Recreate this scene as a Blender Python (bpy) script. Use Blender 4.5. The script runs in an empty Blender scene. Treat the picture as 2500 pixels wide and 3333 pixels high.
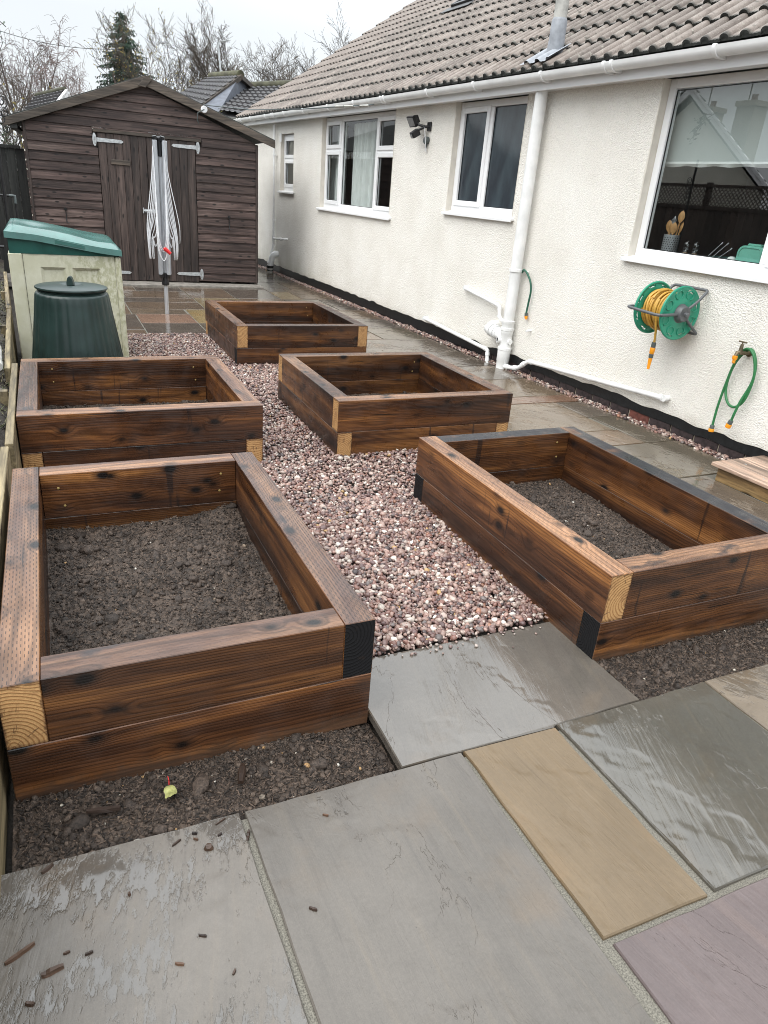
import bpy, bmesh, math, random
import numpy as np
from mathutils import Vector, Matrix, noise as mnoise

scene = bpy.context.scene
COL = scene.collection
R = math.radians
random.seed(7)
rng = np.random.default_rng(7)

# ------------------------------------------------------------------ camera
YAW, PITCH, ROLL, CAM_H = 0.452147247, 0.425617507, 0.0832665806, 1.52435536
_cy, _sy = math.cos(YAW), math.sin(YAW)
_f = Vector((_sy * math.cos(PITCH), _cy * math.cos(PITCH), -math.sin(PITCH)))
_r = Vector((_cy, -_sy, 0))
_u = _r.cross(_f)
_r2 = math.cos(ROLL) * _r + math.sin(ROLL) * _u
_u2 = -math.sin(ROLL) * _r + math.cos(ROLL) * _u
cam_d = bpy.data.cameras.new('camera')
cam_d.sensor_fit = 'HORIZONTAL'
cam_d.sensor_width = 36.0
cam_d.lens = 2283.69379 / 2500 * 36.0
cam_d.clip_start = 0.05
cam_d.clip_end = 1500
cam = bpy.data.objects.new('camera', cam_d)
COL.objects.link(cam)
_m = Matrix((_r2, _u2, -_f)).transposed().to_4x4()
_m.translation = (0, 0, CAM_H)
cam.matrix_world = _m
scene.camera = cam

# ------------------------------------------------------------------ world, sun, exposure
SUN_EL, SUN_ROT = R(52), R(250)
world = bpy.data.worlds.new('World')
scene.world = world
world.use_nodes = True
wt = world.node_tree
wt.nodes.clear()
w_out = wt.nodes.new('ShaderNodeOutputWorld')
w_bg = wt.nodes.new('ShaderNodeBackground')
w_bg.inputs['Strength'].default_value = 0.1
w_sky = wt.nodes.new('ShaderNodeTexSky')
w_sky.sky_type = 'NISHITA'
w_sky.sun_disc = False
w_sky.sun_elevation = SUN_EL
w_sky.sun_rotation = SUN_ROT
w_geo = wt.nodes.new('ShaderNodeTexCoord')
w_sep = wt.nodes.new('ShaderNodeSeparateXYZ')
wt.links.new(w_geo.outputs['Generated'], w_sep.inputs[0])
w_mr = wt.nodes.new('ShaderNodeMapRange')          # overcast sky: brightest overhead, a third of that at the horizon
w_mr.inputs['From Min'].default_value = 0.16
w_mr.inputs['From Max'].default_value = 1.0
w_mr.inputs['To Min'].default_value = 7.7
w_mr.inputs['To Max'].default_value = 27.0
wt.links.new(w_sep.outputs['Z'], w_mr.inputs['Value'])
w_ns = wt.nodes.new('ShaderNodeTexNoise')
w_ns.inputs['Scale'].default_value = 2.2
w_ns.inputs['Detail'].default_value = 4
wt.links.new(w_geo.outputs['Generated'], w_ns.inputs['Vector'])
w_nm = wt.nodes.new('ShaderNodeMapRange')
w_nm.inputs['From Min'].default_value = 0.3
w_nm.inputs['From Max'].default_value = 0.7
w_nm.inputs['To Min'].default_value = 0.93
w_nm.inputs['To Max'].default_value = 1.07
wt.links.new(w_ns.outputs['Fac'], w_nm.inputs['Value'])
w_mul = wt.nodes.new('ShaderNodeMath')
w_mul.operation = 'MULTIPLY'
wt.links.new(w_mr.outputs[0], w_mul.inputs[0])
wt.links.new(w_nm.outputs[0], w_mul.inputs[1])
w_vm = wt.nodes.new('ShaderNodeVectorMath')
w_vm.operation = 'SCALE'
w_vm.inputs[0].default_value = (0.945, 0.99, 1.025)
wt.links.new(w_mul.outputs[0], w_vm.inputs['Scale'])
w_mix = wt.nodes.new('ShaderNodeMix')
w_mix.data_type = 'RGBA'
w_mix.inputs[0].default_value = 0.92
wt.links.new(w_sky.outputs[0], w_mix.inputs[6])
wt.links.new(w_vm.outputs[0], w_mix.inputs[7])
wt.links.new(w_mix.outputs[2], w_bg.inputs[0])
wt.links.new(w_bg.outputs[0], w_out.inputs[0])

sun_d = bpy.data.lights.new('sun', 'SUN')
sun_d.energy = 1.5
sun_d.angle = R(50)
sun_d.color = (1.0, 0.96, 0.9)
sun = bpy.data.objects.new('sun', sun_d)
COL.objects.link(sun)
_sd = Vector((math.sin(SUN_ROT) * math.cos(SUN_EL), math.cos(SUN_ROT) * math.cos(SUN_EL), math.sin(SUN_EL)))
sun.rotation_euler = _sd.to_track_quat('Z', 'Y').to_euler()
sun.location = (-3, -2, 8)

scene.view_settings.view_transform = 'Standard'
scene.view_settings.look = 'None'
scene.view_settings.gamma = 1
scene.view_settings.exposure = 0.45
scene.view_settings.use_curve_mapping = False
scene.render.engine = 'CYCLES'
scene.cycles.max_bounces = 8
scene.cycles.transparent_max_bounces = 12
scene.cycles.use_denoising = True
scene.cycles.filter_width = 0.95


# ------------------------------------------------------------------ materials
class NT:
    def __init__(s, name):
        s.mt = bpy.data.materials.new(name)
        s.mt.use_nodes = True
        s.t = s.mt.node_tree
        s.t.nodes.clear()
        s.out = s.t.nodes.new('ShaderNodeOutputMaterial')

    def put(s, sock, v):
        if isinstance(v, bpy.types.NodeSocket):
            s.t.links.new(v, sock)
        elif isinstance(v, tuple) and len(v) == 3 and sock.type == 'RGBA':
            sock.default_value = (*v, 1)
        else:
            sock.default_value = v

    def node(s, t, **props):
        n = s.t.nodes.new(t)
        for k, v in props.items():
            setattr(n, k, v)
        return n

    def obj(s):
        return s.node('ShaderNodeTexCoord').outputs['Object']

    def pos(s):
        return s.node('ShaderNodeNewGeometry').outputs['Position']

    def rand(s):
        return s.node('ShaderNodeObjectInfo').outputs['Random']

    def ocol(s):
        return s.node('ShaderNodeObjectInfo').outputs['Color']

    def sep(s, v):
        n = s.node('ShaderNodeSeparateXYZ')
        s.put(n.inputs[0], v)
        return n.outputs

    def com(s, x, y, z):
        n = s.node('ShaderNodeCombineXYZ')
        for i, a in enumerate((x, y, z)):
            s.put(n.inputs[i], a)
        return n.outputs[0]

    def vm(s, op, a, b):
        n = s.node('ShaderNodeVectorMath', operation=op)
        s.put(n.inputs[0], a)
        s.put(n.inputs[1], b)
        return n.outputs[0]

    def m(s, op, a, b=0.0, c=0.0):
        n = s.node('ShaderNodeMath', operation=op)
        s.put(n.inputs[0], a)
        s.put(n.inputs[1], b)
        s.put(n.inputs[2], c)
        return n.outputs[0]

    def noise(s, v, sc, det=3.0, ro=0.55, dist=0.0):
        n = s.node('ShaderNodeTexNoise')
        s.put(n.inputs['Vector'], v)
        s.put(n.inputs['Scale'], sc)
        n.inputs['Detail'].default_value = det
        n.inputs['Roughness'].default_value = ro
        n.inputs['Distortion'].default_value = dist
        return n.outputs['Fac']

    def vor(s, v, sc, feature='F1', out='Distance', ra=1.0):
        n = s.node('ShaderNodeTexVoronoi', feature=feature)
        s.put(n.inputs['Vector'], v)
        s.put(n.inputs['Scale'], sc)
        n.inputs['Randomness'].default_value = ra
        return n.outputs[out]

    def ss(s, x, a, b, lo=0.0, hi=1.0, smooth=True):
        n = s.node('ShaderNodeMapRange')
        if smooth:
            n.interpolation_type = 'SMOOTHSTEP'
        s.put(n.inputs['Value'], x)
        n.inputs['From Min'].default_value = a
        n.inputs['From Max'].default_value = b
        n.inputs['To Min'].default_value = lo
        n.inputs['To Max'].default_value = hi
        return n.outputs[0]

    def mix(s, f, a, b, mode='MIX'):
        n = s.node('ShaderNodeMix', data_type='RGBA', blend_type=mode)
        s.put(n.inputs[0], f)
        s.put(n.inputs[6], a)
        s.put(n.inputs[7], b)
        return n.outputs[2]

    def ramp(s, f, stops):
        n = s.node('ShaderNodeValToRGB')
        s.put(n.inputs[0], f)
        e = n.color_ramp.elements
        while len(e) < len(stops):
            e.new(0.5)
        for i, (p, c) in enumerate(stops):
            e[i].position = p
            e[i].color = (*c, 1)
        return n.outputs[0]

    def grey(s, v):
        n = s.node('ShaderNodeCombineColor')
        for i in range(3):
            s.put(n.inputs[i], v)
        return n.outputs[0]

    def bump(s, h, st=0.5, d=0.01, nrm=None):
        n = s.node('ShaderNodeBump')
        s.put(n.inputs['Height'], h)
        s.put(n.inputs['Strength'], st)
        n.inputs['Distance'].default_value = d
        if nrm is not None:
            s.put(n.inputs['Normal'], nrm)
        return n.outputs[0]

    def bsdf(s, col, rough=0.5, nrm=None, **kw):
        n = s.node('ShaderNodeBsdfPrincipled')
        s.put(n.inputs['Base Color'], col)
        s.put(n.inputs['Roughness'], rough)
        if nrm is not None:
            s.put(n.inputs['Normal'], nrm)
        for k, v in kw.items():
            s.put(n.inputs[k.replace('_', ' ')], v)
        s.t.links.new(n.outputs[0], s.out.inputs['Surface'])
        return s.mt


def simple(name, col, rough=0.4, var=0.12, sc=6.0, bumpd=0.0, bsc=80.0, **kw):
    g = NT(name)
    p = g.obj()
    n = g.noise(p, sc, 4)
    c = g.mix(1.0, col, g.grey(g.ss(n, 0.25, 0.75, 1 - var, 1 + var)), 'MULTIPLY')
    nrm = g.bump(g.noise(p, bsc, 3), 0.4, bumpd) if bumpd else None
    return g.bsdf(c, rough, nrm, **kw)


def m_sleeper(kind):
    """solid sawn timber: rings round a pith outside the section, knots, stain; kind: side / end_light / end_black"""
    g = NT('sleeper_' + kind)
    o = g.obj()
    rnd = g.rand()
    off = g.vm('MULTIPLY', g.com(rnd, rnd, rnd), (37.0, 19.0, 53.0))
    p = g.vm('ADD', o, off)
    x, y, z = g.sep(o)[:3]
    w1 = g.noise(g.vm('MULTIPLY', p, (1.6, 7, 7)), 1.0, 2)
    w2 = g.noise(g.vm('MULTIPLY', g.vm('ADD', p, (7.0, 3.0, 1.0)), (1.3, 6, 6)), 1.0, 2)
    kv = g.vm('MULTIPLY', g.vm('ADD', p, g.vm('MULTIPLY', g.com(w1, w2, w1), (0.05, 0.02, 0.02))), (5.2, 8.6, 8.6))
    kd = g.vor(kv, 1.0)
    kinf = g.ss(kd, 0.05, 0.40, 1.0, 0.0)
    cy = g.m('MULTIPLY', g.m('SUBTRACT', g.m('FRACT', g.m('MULTIPLY', rnd, 7.3)), 0.5), 0.10)
    ry = g.m('ADD', g.m('SUBTRACT', y, cy), g.m('MULTIPLY', g.m('SUBTRACT', w1, 0.5), 0.035))
    rz = g.m('ADD', g.m('ADD', z, g.m('MULTIPLY', g.m('SUBTRACT', g.m('FRACT', g.m('MULTIPLY', rnd, 3.7)), 0.35), 0.16)),
             g.m('MULTIPLY', g.m('SUBTRACT', w2, 0.5), 0.035))
    rad = g.m('SQRT', g.m('ADD', g.m('MULTIPLY', ry, ry), g.m('MULTIPLY', rz, rz)))
    rad = g.m('ADD', rad, g.m('MULTIPLY', kinf, 0.012))
    ring = g.m('SINE', g.m('MULTIPLY', rad, 2 * math.pi / (0.0085 if kind == 'side' else 0.0115)))
    ring = g.m('POWER', g.m('MULTIPLY_ADD', ring, 0.5, 0.5), 2.5)
    fib = g.noise(g.vm('MULTIPLY', p, (7, 160, 160)), 1.0, 3, 0.6)
    big = g.noise(g.vm('MULTIPLY', p, (0.75, 8.5, 9.5)), 1.0, 5, 0.62, 0.5)
    runs = g.noise(g.vm('MULTIPLY', p, (16, 16, 1.2)), 1.0, 3, 0.6)
    oc = g.sep(g.ocol())
    if kind == 'side':
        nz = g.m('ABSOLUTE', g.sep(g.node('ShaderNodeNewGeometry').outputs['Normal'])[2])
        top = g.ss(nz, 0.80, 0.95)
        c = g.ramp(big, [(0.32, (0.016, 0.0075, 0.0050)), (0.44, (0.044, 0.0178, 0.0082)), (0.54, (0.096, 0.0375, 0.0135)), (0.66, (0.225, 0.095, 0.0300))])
        topc = g.ramp(big, [(0.30, (0.050, 0.027, 0.020)), (0.46, (0.105, 0.056, 0.038)), (0.66, (0.27, 0.145, 0.078))])  # tops paler and pinker: wet sky sheen put into the colour, plus weathering
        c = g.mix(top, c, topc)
        tone = g.m('MULTIPLY', oc[0], 1.0)
        c = g.mix(1.0, c, g.grey(g.m('MULTIPLY', g.m('MULTIPLY_ADD', tone, 1.15, 0.24), g.m('MULTIPLY_ADD', g.m('FRACT', g.m('MULTIPLY', rnd, 13.7)), 0.5, 0.78))), 'MULTIPLY')
        c = g.mix(1.0, c, g.grey(g.ss(ring, 0, 1, 1.13, 0.70)), 'MULTIPLY')
        c = g.mix(1.0, c, g.grey(g.ss(fib, 0.3, 0.7, 0.80, 1.20)), 'MULTIPLY')
        c = g.mix(g.m('MULTIPLY', g.ss(runs, 0.64, 0.70), g.m('SUBTRACT', 0.75, g.m('MULTIPLY', top, 0.6))), c, (0.012, 0.007, 0.006))
        c = g.mix(g.m('MULTIPLY', g.m('MULTIPLY', g.ss(kd, 0.10, 0.30, 1.0, 0.0), 0.75), g.ss(fib, 0.25, 0.6, 0.6, 1.0)), c, (0.012, 0.007, 0.0055))
        c = g.mix(g.ss(kd, 0.085, 0.165, 1.0, 0.0), c, (0.006, 0.004, 0.0035))
        # blue-black stain on some tops
        st = g.m('MULTIPLY', g.m('MULTIPLY', oc[1], top), g.ss(g.noise(p, 5.0, 3), 0.3, 0.42))
        c = g.mix(st, c, (0.020, 0.020, 0.024))
        blot = g.m('MULTIPLY', top, g.ss(g.noise(g.vm('MULTIPLY', p, (5, 9, 9)), 1.0, 4), 0.60, 0.70))
        c = g.mix(g.m('MULTIPLY', blot, 0.75), c, (0.022, 0.020, 0.022))
        saw = g.m('MULTIPLY', g.ss(g.noise(p, 330.0, 2, 0.7), 0.70, 0.76), g.ss(g.noise(p, 3.2, 3), 0.52, 0.62))
        c = g.mix(g.m('MULTIPLY', saw, g.m('SUBTRACT', 0.85, g.m('MULTIPLY', top, 0.6))), c, (0.30, 0.19, 0.095))
        chk = g.noise(g.vm('MULTIPLY', g.vm('ADD', p, (2.0, 5.0, 8.0)), (2.2, 70, 70)), 1.0, 2, 0.5)
        c = g.mix(g.m('MULTIPLY', g.ss(chk, 0.70, 0.73), 0.85), c, (0.005, 0.0035, 0.003))
        wz = g.sep(g.pos())[2]
        mud = g.ss(g.m('ADD', wz, g.m('MULTIPLY', g.noise(p, 24.0, 5, 0.7), 0.09)), 0.085, 0.035)
        c = g.mix(g.m('MULTIPLY', mud, 0.6), c, (0.050, 0.036, 0.027))
        # incised preservative slits on the top face
        row = g.m('DIVIDE', y, 0.0095)
        ir = g.m('FLOOR', row)
        uu = g.m('FRACT', g.m('ADD', g.m('DIVIDE', x, 0.030), g.m('MULTIPLY', ir, 0.37)))
        vv = g.m('ABSOLUTE', g.m('SUBTRACT', g.m('FRACT', row), 0.5))
        dash = g.m('MULTIPLY', g.m('LESS_THAN', uu, 0.45), g.m('LESS_THAN', vv, 0.13))
        dash = g.m('MULTIPLY', g.m('MULTIPLY', dash, oc[2]), top)
        c = g.mix(g.m('MULTIPLY', dash, 0.75), c, (0.012, 0.008, 0.008))
        h = g.m('SUBTRACT', g.m('ADD', g.m('MULTIPLY', fib, 0.6), g.m('MULTIPLY', ring, -0.3)), g.m('MULTIPLY', dash, 1.2))
        nrm = g.bump(h, 0.55, 0.0025)
        rough = g.ss(g.noise(p, 9.0, 4), 0.35, 0.7, 0.26, 0.52)
        return g.bsdf(c, rough, nrm, Specular_IOR_Level=0.5)
    if kind == 'end_light':
        c = g.mix(g.ss(ring, 0.1, 0.9), (0.46, 0.265, 0.108), (0.30, 0.145, 0.050))
        c = g.mix(g.m('MULTIPLY', g.ss(g.noise(p, 14.0, 5, 0.65), 0.46, 0.70), 0.7), c, (0.22, 0.105, 0.04))
        rr_ = g.m('ADD', rad, 0.004)
        crk = g.noise(g.com(g.m('MULTIPLY', g.m('DIVIDE', ry, rr_), 7.0), g.m('MULTIPLY', g.m('DIVIDE', rz, rr_), 7.0), g.m('MULTIPLY', rad, 9.0)), 1.0, 3, 0.6)
        c = g.mix(g.m('MULTIPLY', g.ss(crk, 0.63, 0.66), 0.75), c, (0.07, 0.032, 0.014))
        z = g.m('ADD', z, g.m('MULTIPLY', g.m('SUBTRACT', g.noise(p, 60.0, 3), 0.5), 0.022))
        y = g.m('ADD', y, g.m('MULTIPLY', g.m('SUBTRACT', g.noise(p, 75.0, 3), 0.5), 0.022))
        ex = g.ss(g.m('ABSOLUTE', z), 0.084, 0.099)
        ey = g.ss(g.m('ABSOLUTE', y), 0.040, 0.049)
        c = g.mix(g.m('MULTIPLY', g.m('MAXIMUM', ex, ey), 0.8), c, (0.075, 0.032, 0.013))
        c = g.mix(1.0, c, g.grey(g.ss(fib, 0.3, 0.7, 0.9, 1.1)), 'MULTIPLY')
        return g.bsdf(c, 0.62, g.bump(g.m('ADD', ring, g.noise(p, 120.0, 3)), 0.5, 0.0016))
    c = g.mix(g.ss(ring, 0.2, 0.9), (0.009, 0.009, 0.010), (0.004, 0.004, 0.0045))
    c = g.mix(g.m('MULTIPLY', g.ss(g.noise(p, 18.0, 4, 0.65), 0.58, 0.70), 0.5), c, (0.030, 0.018, 0.011))
    return g.bsdf(c, 0.7, g.bump(g.m('ADD', ring, g.noise(p, 90.0, 3)), 0.5, 0.0018), Specular_IOR_Level=0.2)


def m_stone():
    """wet riven sandstone; colour and wetness (alpha) of each slab come from the object"""
    g = NT('wet_sandstone')
    o = g.obj()
    oi = g.node('ShaderNodeObjectInfo')
    rnd, base, wb = oi.outputs['Random'], oi.outputs['Color'], oi.outputs['Alpha']
    p = g.vm('ADD', o, g.vm('MULTIPLY', g.com(rnd, rnd, rnd), (31.0, 17.0, 3.0)))
    ang = g.m('MULTIPLY_ADD', rnd, 0.9, 1.05)
    vr = g.node('ShaderNodeVectorRotate', rotation_type='Z_AXIS')
    g.put(vr.inputs['Vector'], p)
    g.put(vr.inputs['Angle'], ang)
    q = vr.outputs[0]
    streak = g.noise(g.vm('MULTIPLY', q, (1.8, 22, 4)), 1.0, 6, 0.68, 0.5)
    cloud = g.noise(q, 2.2, 5, 0.6)
    sand = g.noise(p, 420, 2, 0.7)
    grain = g.noise(p, 95, 4, 0.7)
    # wetness: a film of water with ragged, beaded edges
    wl = g.noise(g.vm('MULTIPLY', p, (1.5, 1.8, 1)), 1.0, 2)
    wf = g.noise(g.vm('MULTIPLY', q, (22, 60, 9)), 1.0, 4, 0.65)
    wet = g.ss(g.m('ADD', g.m('ADD', wl, g.m('MULTIPLY', g.m('SUBTRACT', wf, 0.5), 0.42)), g.m('MULTIPLY', g.m('SUBTRACT', wb, 0.5), 0.7)), 0.46, 0.56)
    c = g.mix(1.0, base, g.grey(g.ss(cloud, 0.3, 0.7, 0.86, 1.14)), 'MULTIPLY')
    c = g.mix(g.m('MULTIPLY', g.ss(streak, 0.50, 0.72), 0.30), c, g.mix(1.0, base, (1.40, 1.30, 1.14), 'MULTIPLY'))
    c = g.mix(g.m('MULTIPLY', g.ss(streak, 0.46, 0.28), 0.34), c, g.mix(1.0, base, (0.66, 0.67, 0.70), 'MULTIPLY'))
    rust = g.m('MULTIPLY', g.ss(g.noise(g.vm('ADD', q, (5.0, 9.0, 0.0)), 3.1, 4), 0.58, 0.74), 0.28)
    c = g.mix(rust, c, g.mix(1.0, base, (1.4, 1.05, 0.68), 'MULTIPLY'))
    c = g.mix(1.0, c, g.grey(g.ss(sand, 0.28, 0.72, 0.92, 1.08)), 'MULTIPLY')
    c = g.mix(1.0, c, g.grey(g.ss(grain, 0.3, 0.7, 0.95, 1.05)), 'MULTIPLY')
    spk = g.ss(g.vor(p, 46.0), 0.085, 0.05)
    c = g.mix(g.m('MULTIPLY', spk, g.m('MULTIPLY', g.ss(g.noise(p, 19.0, 2), 0.55, 0.65), 0.8)), c, (0.035, 0.032, 0.03))
    c = g.mix(1.0, c, g.grey(g.ss(wet, 0, 1, 1.06, 0.70)), 'MULTIPLY')
    # riven relief: thin terraces whose edges read as broken lines, plus directional ripple
    fld = g.noise(g.vm('MULTIPLY', q, (1.1, 2.4, 1)), 1.0, 7, 0.60, 0.6)
    stp = g.m('MULTIPLY', fld, 3.6)
    terr = g.m('ADD', g.m('FLOOR', stp), g.ss(g.m('FRACT', stp), 0.0, 0.02))
    fld2 = g.noise(g.vm('MULTIPLY', g.vm('ADD', q, (3.0, 8.0, 0)), (2.4, 6.5, 1)), 1.0, 6, 0.62, 0.8)
    stp2 = g.m('MULTIPLY', fld2, 4.0)
    terr2 = g.m('ADD', g.m('FLOOR', stp2), g.ss(g.m('FRACT', stp2), 0.0, 0.05))
    edge = g.ss(g.m('ABSOLUTE', g.m('SUBTRACT', g.m('FRACT', stp), 0.012)), 0.016, 0.0)
    brk = g.ss(g.noise(q, 4.0, 3), 0.46, 0.56)
    c = g.mix(g.m('MULTIPLY', g.m('MULTIPLY', edge, brk), 0.36), c, g.mix(1.0, base, (0.40, 0.38, 0.36), 'MULTIPLY'))
    rip = g.noise(g.vm('MULTIPLY', q, (4.0, 55, 6)), 1.0, 4, 0.6, 0.3)
    h = g.m('ADD', g.m('MULTIPLY', g.m('MULTIPLY', terr, g.ss(wet, 0, 1, 1.0, 0.55)), g.m('MULTIPLY_ADD', brk, 0.5, 0.12)), g.m('MULTIPLY', g.m('MULTIPLY', terr2, g.ss(wet, 0, 1, 1.0, 0.5)), 0.10))
    h = g.m('ADD', h, g.m('MULTIPLY', rip, g.ss(wet, 0, 1, 0.75, 0.34)))
    h = g.m('ADD', h, g.m('MULTIPLY', g.noise(p, 210, 3), g.ss(wet, 0, 1, 0.09, 0.02)))
    nrm = g.bump(h, 0.5, 0.0042)
    rough = g.m('ADD', g.ss(wet, 0, 1, 0.36, 0.085), g.m('MULTIPLY', g.ss(grain, 0.4, 0.7), 0.05))
    return g.bsdf(c, rough, nrm, Specular_IOR_Level=g.ss(wet, 0, 1, 0.42, 0.95))


def m_render():
    g = NT('roughcast_render')
    p = g.pos()
    x, y, z = g.sep(p)[:3]
    v = g.vor(p, 105.0, 'SMOOTH_F1')
    n1 = g.noise(p, 88.0, 4, 0.65)
    n2 = g.noise(p, 2.2, 4)
    c = g.ramp(n2, [(0.3, (0.765, 0.732, 0.668)), (0.6, (0.83, 0.803, 0.745)), (0.8, (0.85, 0.828, 0.778))])
    c = g.mix(1.0, c, g.grey(g.ss(n1, 0.3, 0.6, 0.90, 1.03)), 'MULTIPLY')
    # rain splash, algae and drips: stains with their own ragged outline
    n3 = g.noise(g.vm('MULTIPLY', p, (3, 3, 1.1)), 1.0, 4, 0.6)
    low = g.m('ADD', z, g.m('MULTIPLY', n3, 0.9))
    farm = g.ss(y, 10.2, 12.6)
    alg = g.m('MULTIPLY', g.ss(low, 0.95, 0.48), g.m('MULTIPLY_ADD', farm, 0.34, 0.05))
    c = g.mix(alg, c, (0.40, 0.385, 0.27))
    spl = g.m('MULTIPLY', g.ss(g.m('ADD', z, g.m('MULTIPLY', g.noise(p, 7.0, 4), 0.16)), 0.30, 0.19), 0.45)
    c = g.mix(spl, c, (0.50, 0.47, 0.40))
    drip = g.noise(g.vm('MULTIPLY', p, (5, 5, 0.35)), 1.0, 4, 0.6)
    c = g.mix(g.m('MULTIPLY', g.ss(drip, 0.58, 0.74), 0.08), c, (0.52, 0.50, 0.45))
    h = g.m('ADD', g.m('MULTIPLY', v, 0.8), g.m('ADD', n1, g.m('MULTIPLY', g.noise(p, 34.0, 2), 0.35)))
    return g.bsdf(c, 0.85, g.bump(h, 0.8, 0.0105))


def m_tile(dark=False):
    g = NT('roof_tile_dark' if dark else 'roof_tile')
    p = g.pos() if dark else g.vm('ADD', g.obj(), g.vm('MULTIPLY', g.com(g.rand(), g.rand(), g.rand()), (9.0, 5.0, 3.0)))
    n = g.noise(p, 9.0, 5, 0.65)
    f = g.noise(p, 140.0, 3)
    if dark:
        c = g.ramp(n, [(0.3, (0.045, 0.045, 0.05)), (0.6, (0.085, 0.082, 0.085)), (0.75, (0.17, 0.17, 0.155))])
    else:
        c = g.ramp(n, [(0.25, (0.125, 0.100, 0.086)), (0.5, (0.190, 0.158, 0.137)), (0.75, (0.25, 0.22, 0.195))])
        c = g.mix(1.0, c, g.grey(g.m('MULTIPLY_ADD', g.rand(), 0.42, 0.78)), 'MULTIPLY')
    c = g.mix(g.m('MULTIPLY', g.ss(f, 0.58, 0.72), 0.5), c, (0.40, 0.375, 0.34))
    c = g.mix(g.m('MULTIPLY', g.ss(f, 0.42, 0.30), 0.5), c, (0.05, 0.042, 0.036))
    if not dark:
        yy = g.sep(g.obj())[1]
        lich = g.m('MULTIPLY', g.ss(g.noise(p, 26.0, 4, 0.65), 0.60, 0.66), 0.6)
        c = g.mix(lich, c, (0.33, 0.32, 0.27))
        mos = g.m('MULTIPLY', g.ss(g.noise(g.vm('ADD', p, (4.0, 2.0, 7.0)), 13.0, 4, 0.65), 0.60, 0.70), 0.7)
        c = g.mix(mos, c, (0.045, 0.045, 0.032))
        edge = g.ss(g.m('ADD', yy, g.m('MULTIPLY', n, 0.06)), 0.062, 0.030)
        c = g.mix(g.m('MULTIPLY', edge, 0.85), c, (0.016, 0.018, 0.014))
    return g.bsdf(c, 0.72, g.bump(f, 0.6, 0.003))


def m_boards(name, cols, sc=(6, 90, 22), rough=0.6, grain_axis=0, knots=True):
    """weathered board; grain runs along the object's X, or along Z when grain_axis is 2"""
    g = NT(name)
    o = g.obj()
    rnd = g.rand()
    p = g.vm('ADD', o, g.vm('MULTIPLY', g.com(rnd, rnd, rnd), (41.0, 13.0, 29.0)))
    scl = (2.5, 30, 45) if grain_axis == 0 else ((45, 30, 2.5) if grain_axis == 2 else (45, 2.5, 30))
    lo = (1.0, 6, 9) if grain_axis == 0 else ((9, 6, 1.0) if grain_axis == 2 else (9, 1.0, 6))
    kn = (5.5, 8, 13) if grain_axis == 0 else ((13, 8, 4.5) if grain_axis == 2 else (9, 3.0, 6))
    gr = g.noise(g.vm('MULTIPLY', p, scl), 1.0, 4, 0.65, 0.5)
    big = g.noise(g.vm('MULTIPLY', p, lo), 1.0, 4, 0.6)
    c = g.ramp(big, [(0.3, cols[0]), (0.52, cols[1]), (0.75, cols[2])])
    c = g.mix(1.0, c, g.grey(g.ss(gr, 0.3, 0.7, 0.52, 1.5)), 'MULTIPLY')
    c = g.mix(1.0, c, g.grey(g.m('MULTIPLY_ADD', rnd, 0.75, 0.64)), 'MULTIPLY')
    if knots:
        kd = g.vor(g.vm('MULTIPLY', p, kn), 1.0)
        c = g.mix(g.ss(kd, 0.10, 0.22, 0.95, 0.0), c, tuple(a * 0.15 for a in cols[0]))
    return g.bsdf(c, rough, g.bump(gr, 0.5, 0.003))


def m_vcol(name, rough, bumpsc, bumpd, spec=0.5, var=0.25, nsc=40.0):
    g = NT(name)
    a = g.node('ShaderNodeAttribute', attribute_name='tint').outputs['Color']
    p = g.pos()
    c = g.mix(1.0, a, g.grey(g.ss(g.noise(p, nsc, 4, 0.65), 0.25, 0.75, 1 - var, 1 + var)), 'MULTIPLY')
    return g.bsdf(c, rough, g.bump(g.noise(p, bumpsc, 4, 0.7), 0.7, bumpd), Specular_IOR_Level=spec)


def m_glass(name, refl=2.0, tint=(0.86, 0.90, 0.90), rough=0.0, frost=False):
    g = NT(name)
    ge = g.node('ShaderNodeNewGeometry')
    dt = g.node('ShaderNodeVectorMath', operation='DOT_PRODUCT')
    g.t.links.new(ge.outputs['Incoming'], dt.inputs[0])
    g.t.links.new(ge.outputs['Normal'], dt.inputs[1])
    cs = g.m('SUBTRACT', 1.0, g.m('ABSOLUTE', dt.outputs['Value']))
    f = g.m('MULTIPLY_ADD', g.m('POWER', cs, 5.0), 0.9, 0.045 * refl)
    f = g.m('MINIMUM', f, 1.0)
    gl = g.node('ShaderNodeBsdfGlossy')
    gl.inputs['Roughness'].default_value = rough
    if frost:
        t = g.node('ShaderNodeBsdfPrincipled')
        p = g.obj()
        mist = g.noise(g.vm('MULTIPLY', p, (6, 6, 2.5)), 1.0, 4)
        g.put(t.inputs['Base Color'], g.ramp(mist, [(0.35, (0.006, 0.012, 0.020)), (0.72, (0.035, 0.055, 0.066))]))
        t.inputs['Roughness'].default_value = 0.5
        g.put(gl.inputs['Normal'], g.bump(g.noise(p, 45.0, 3), 0.25, 0.002))
    else:
        t = g.node('ShaderNodeBsdfTransparent')
        t.inputs['Color'].default_value = (*tint, 1)
    mx = g.node('ShaderNodeMixShader')
    g.put(mx.inputs[0], f)
    g.t.links.new(t.outputs[0], mx.inputs[1])
    g.t.links.new(gl.outputs[0], mx.inputs[2])
    g.t.links.new(mx.outputs[0], g.out.inputs['Surface'])
    return g.mt


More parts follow.
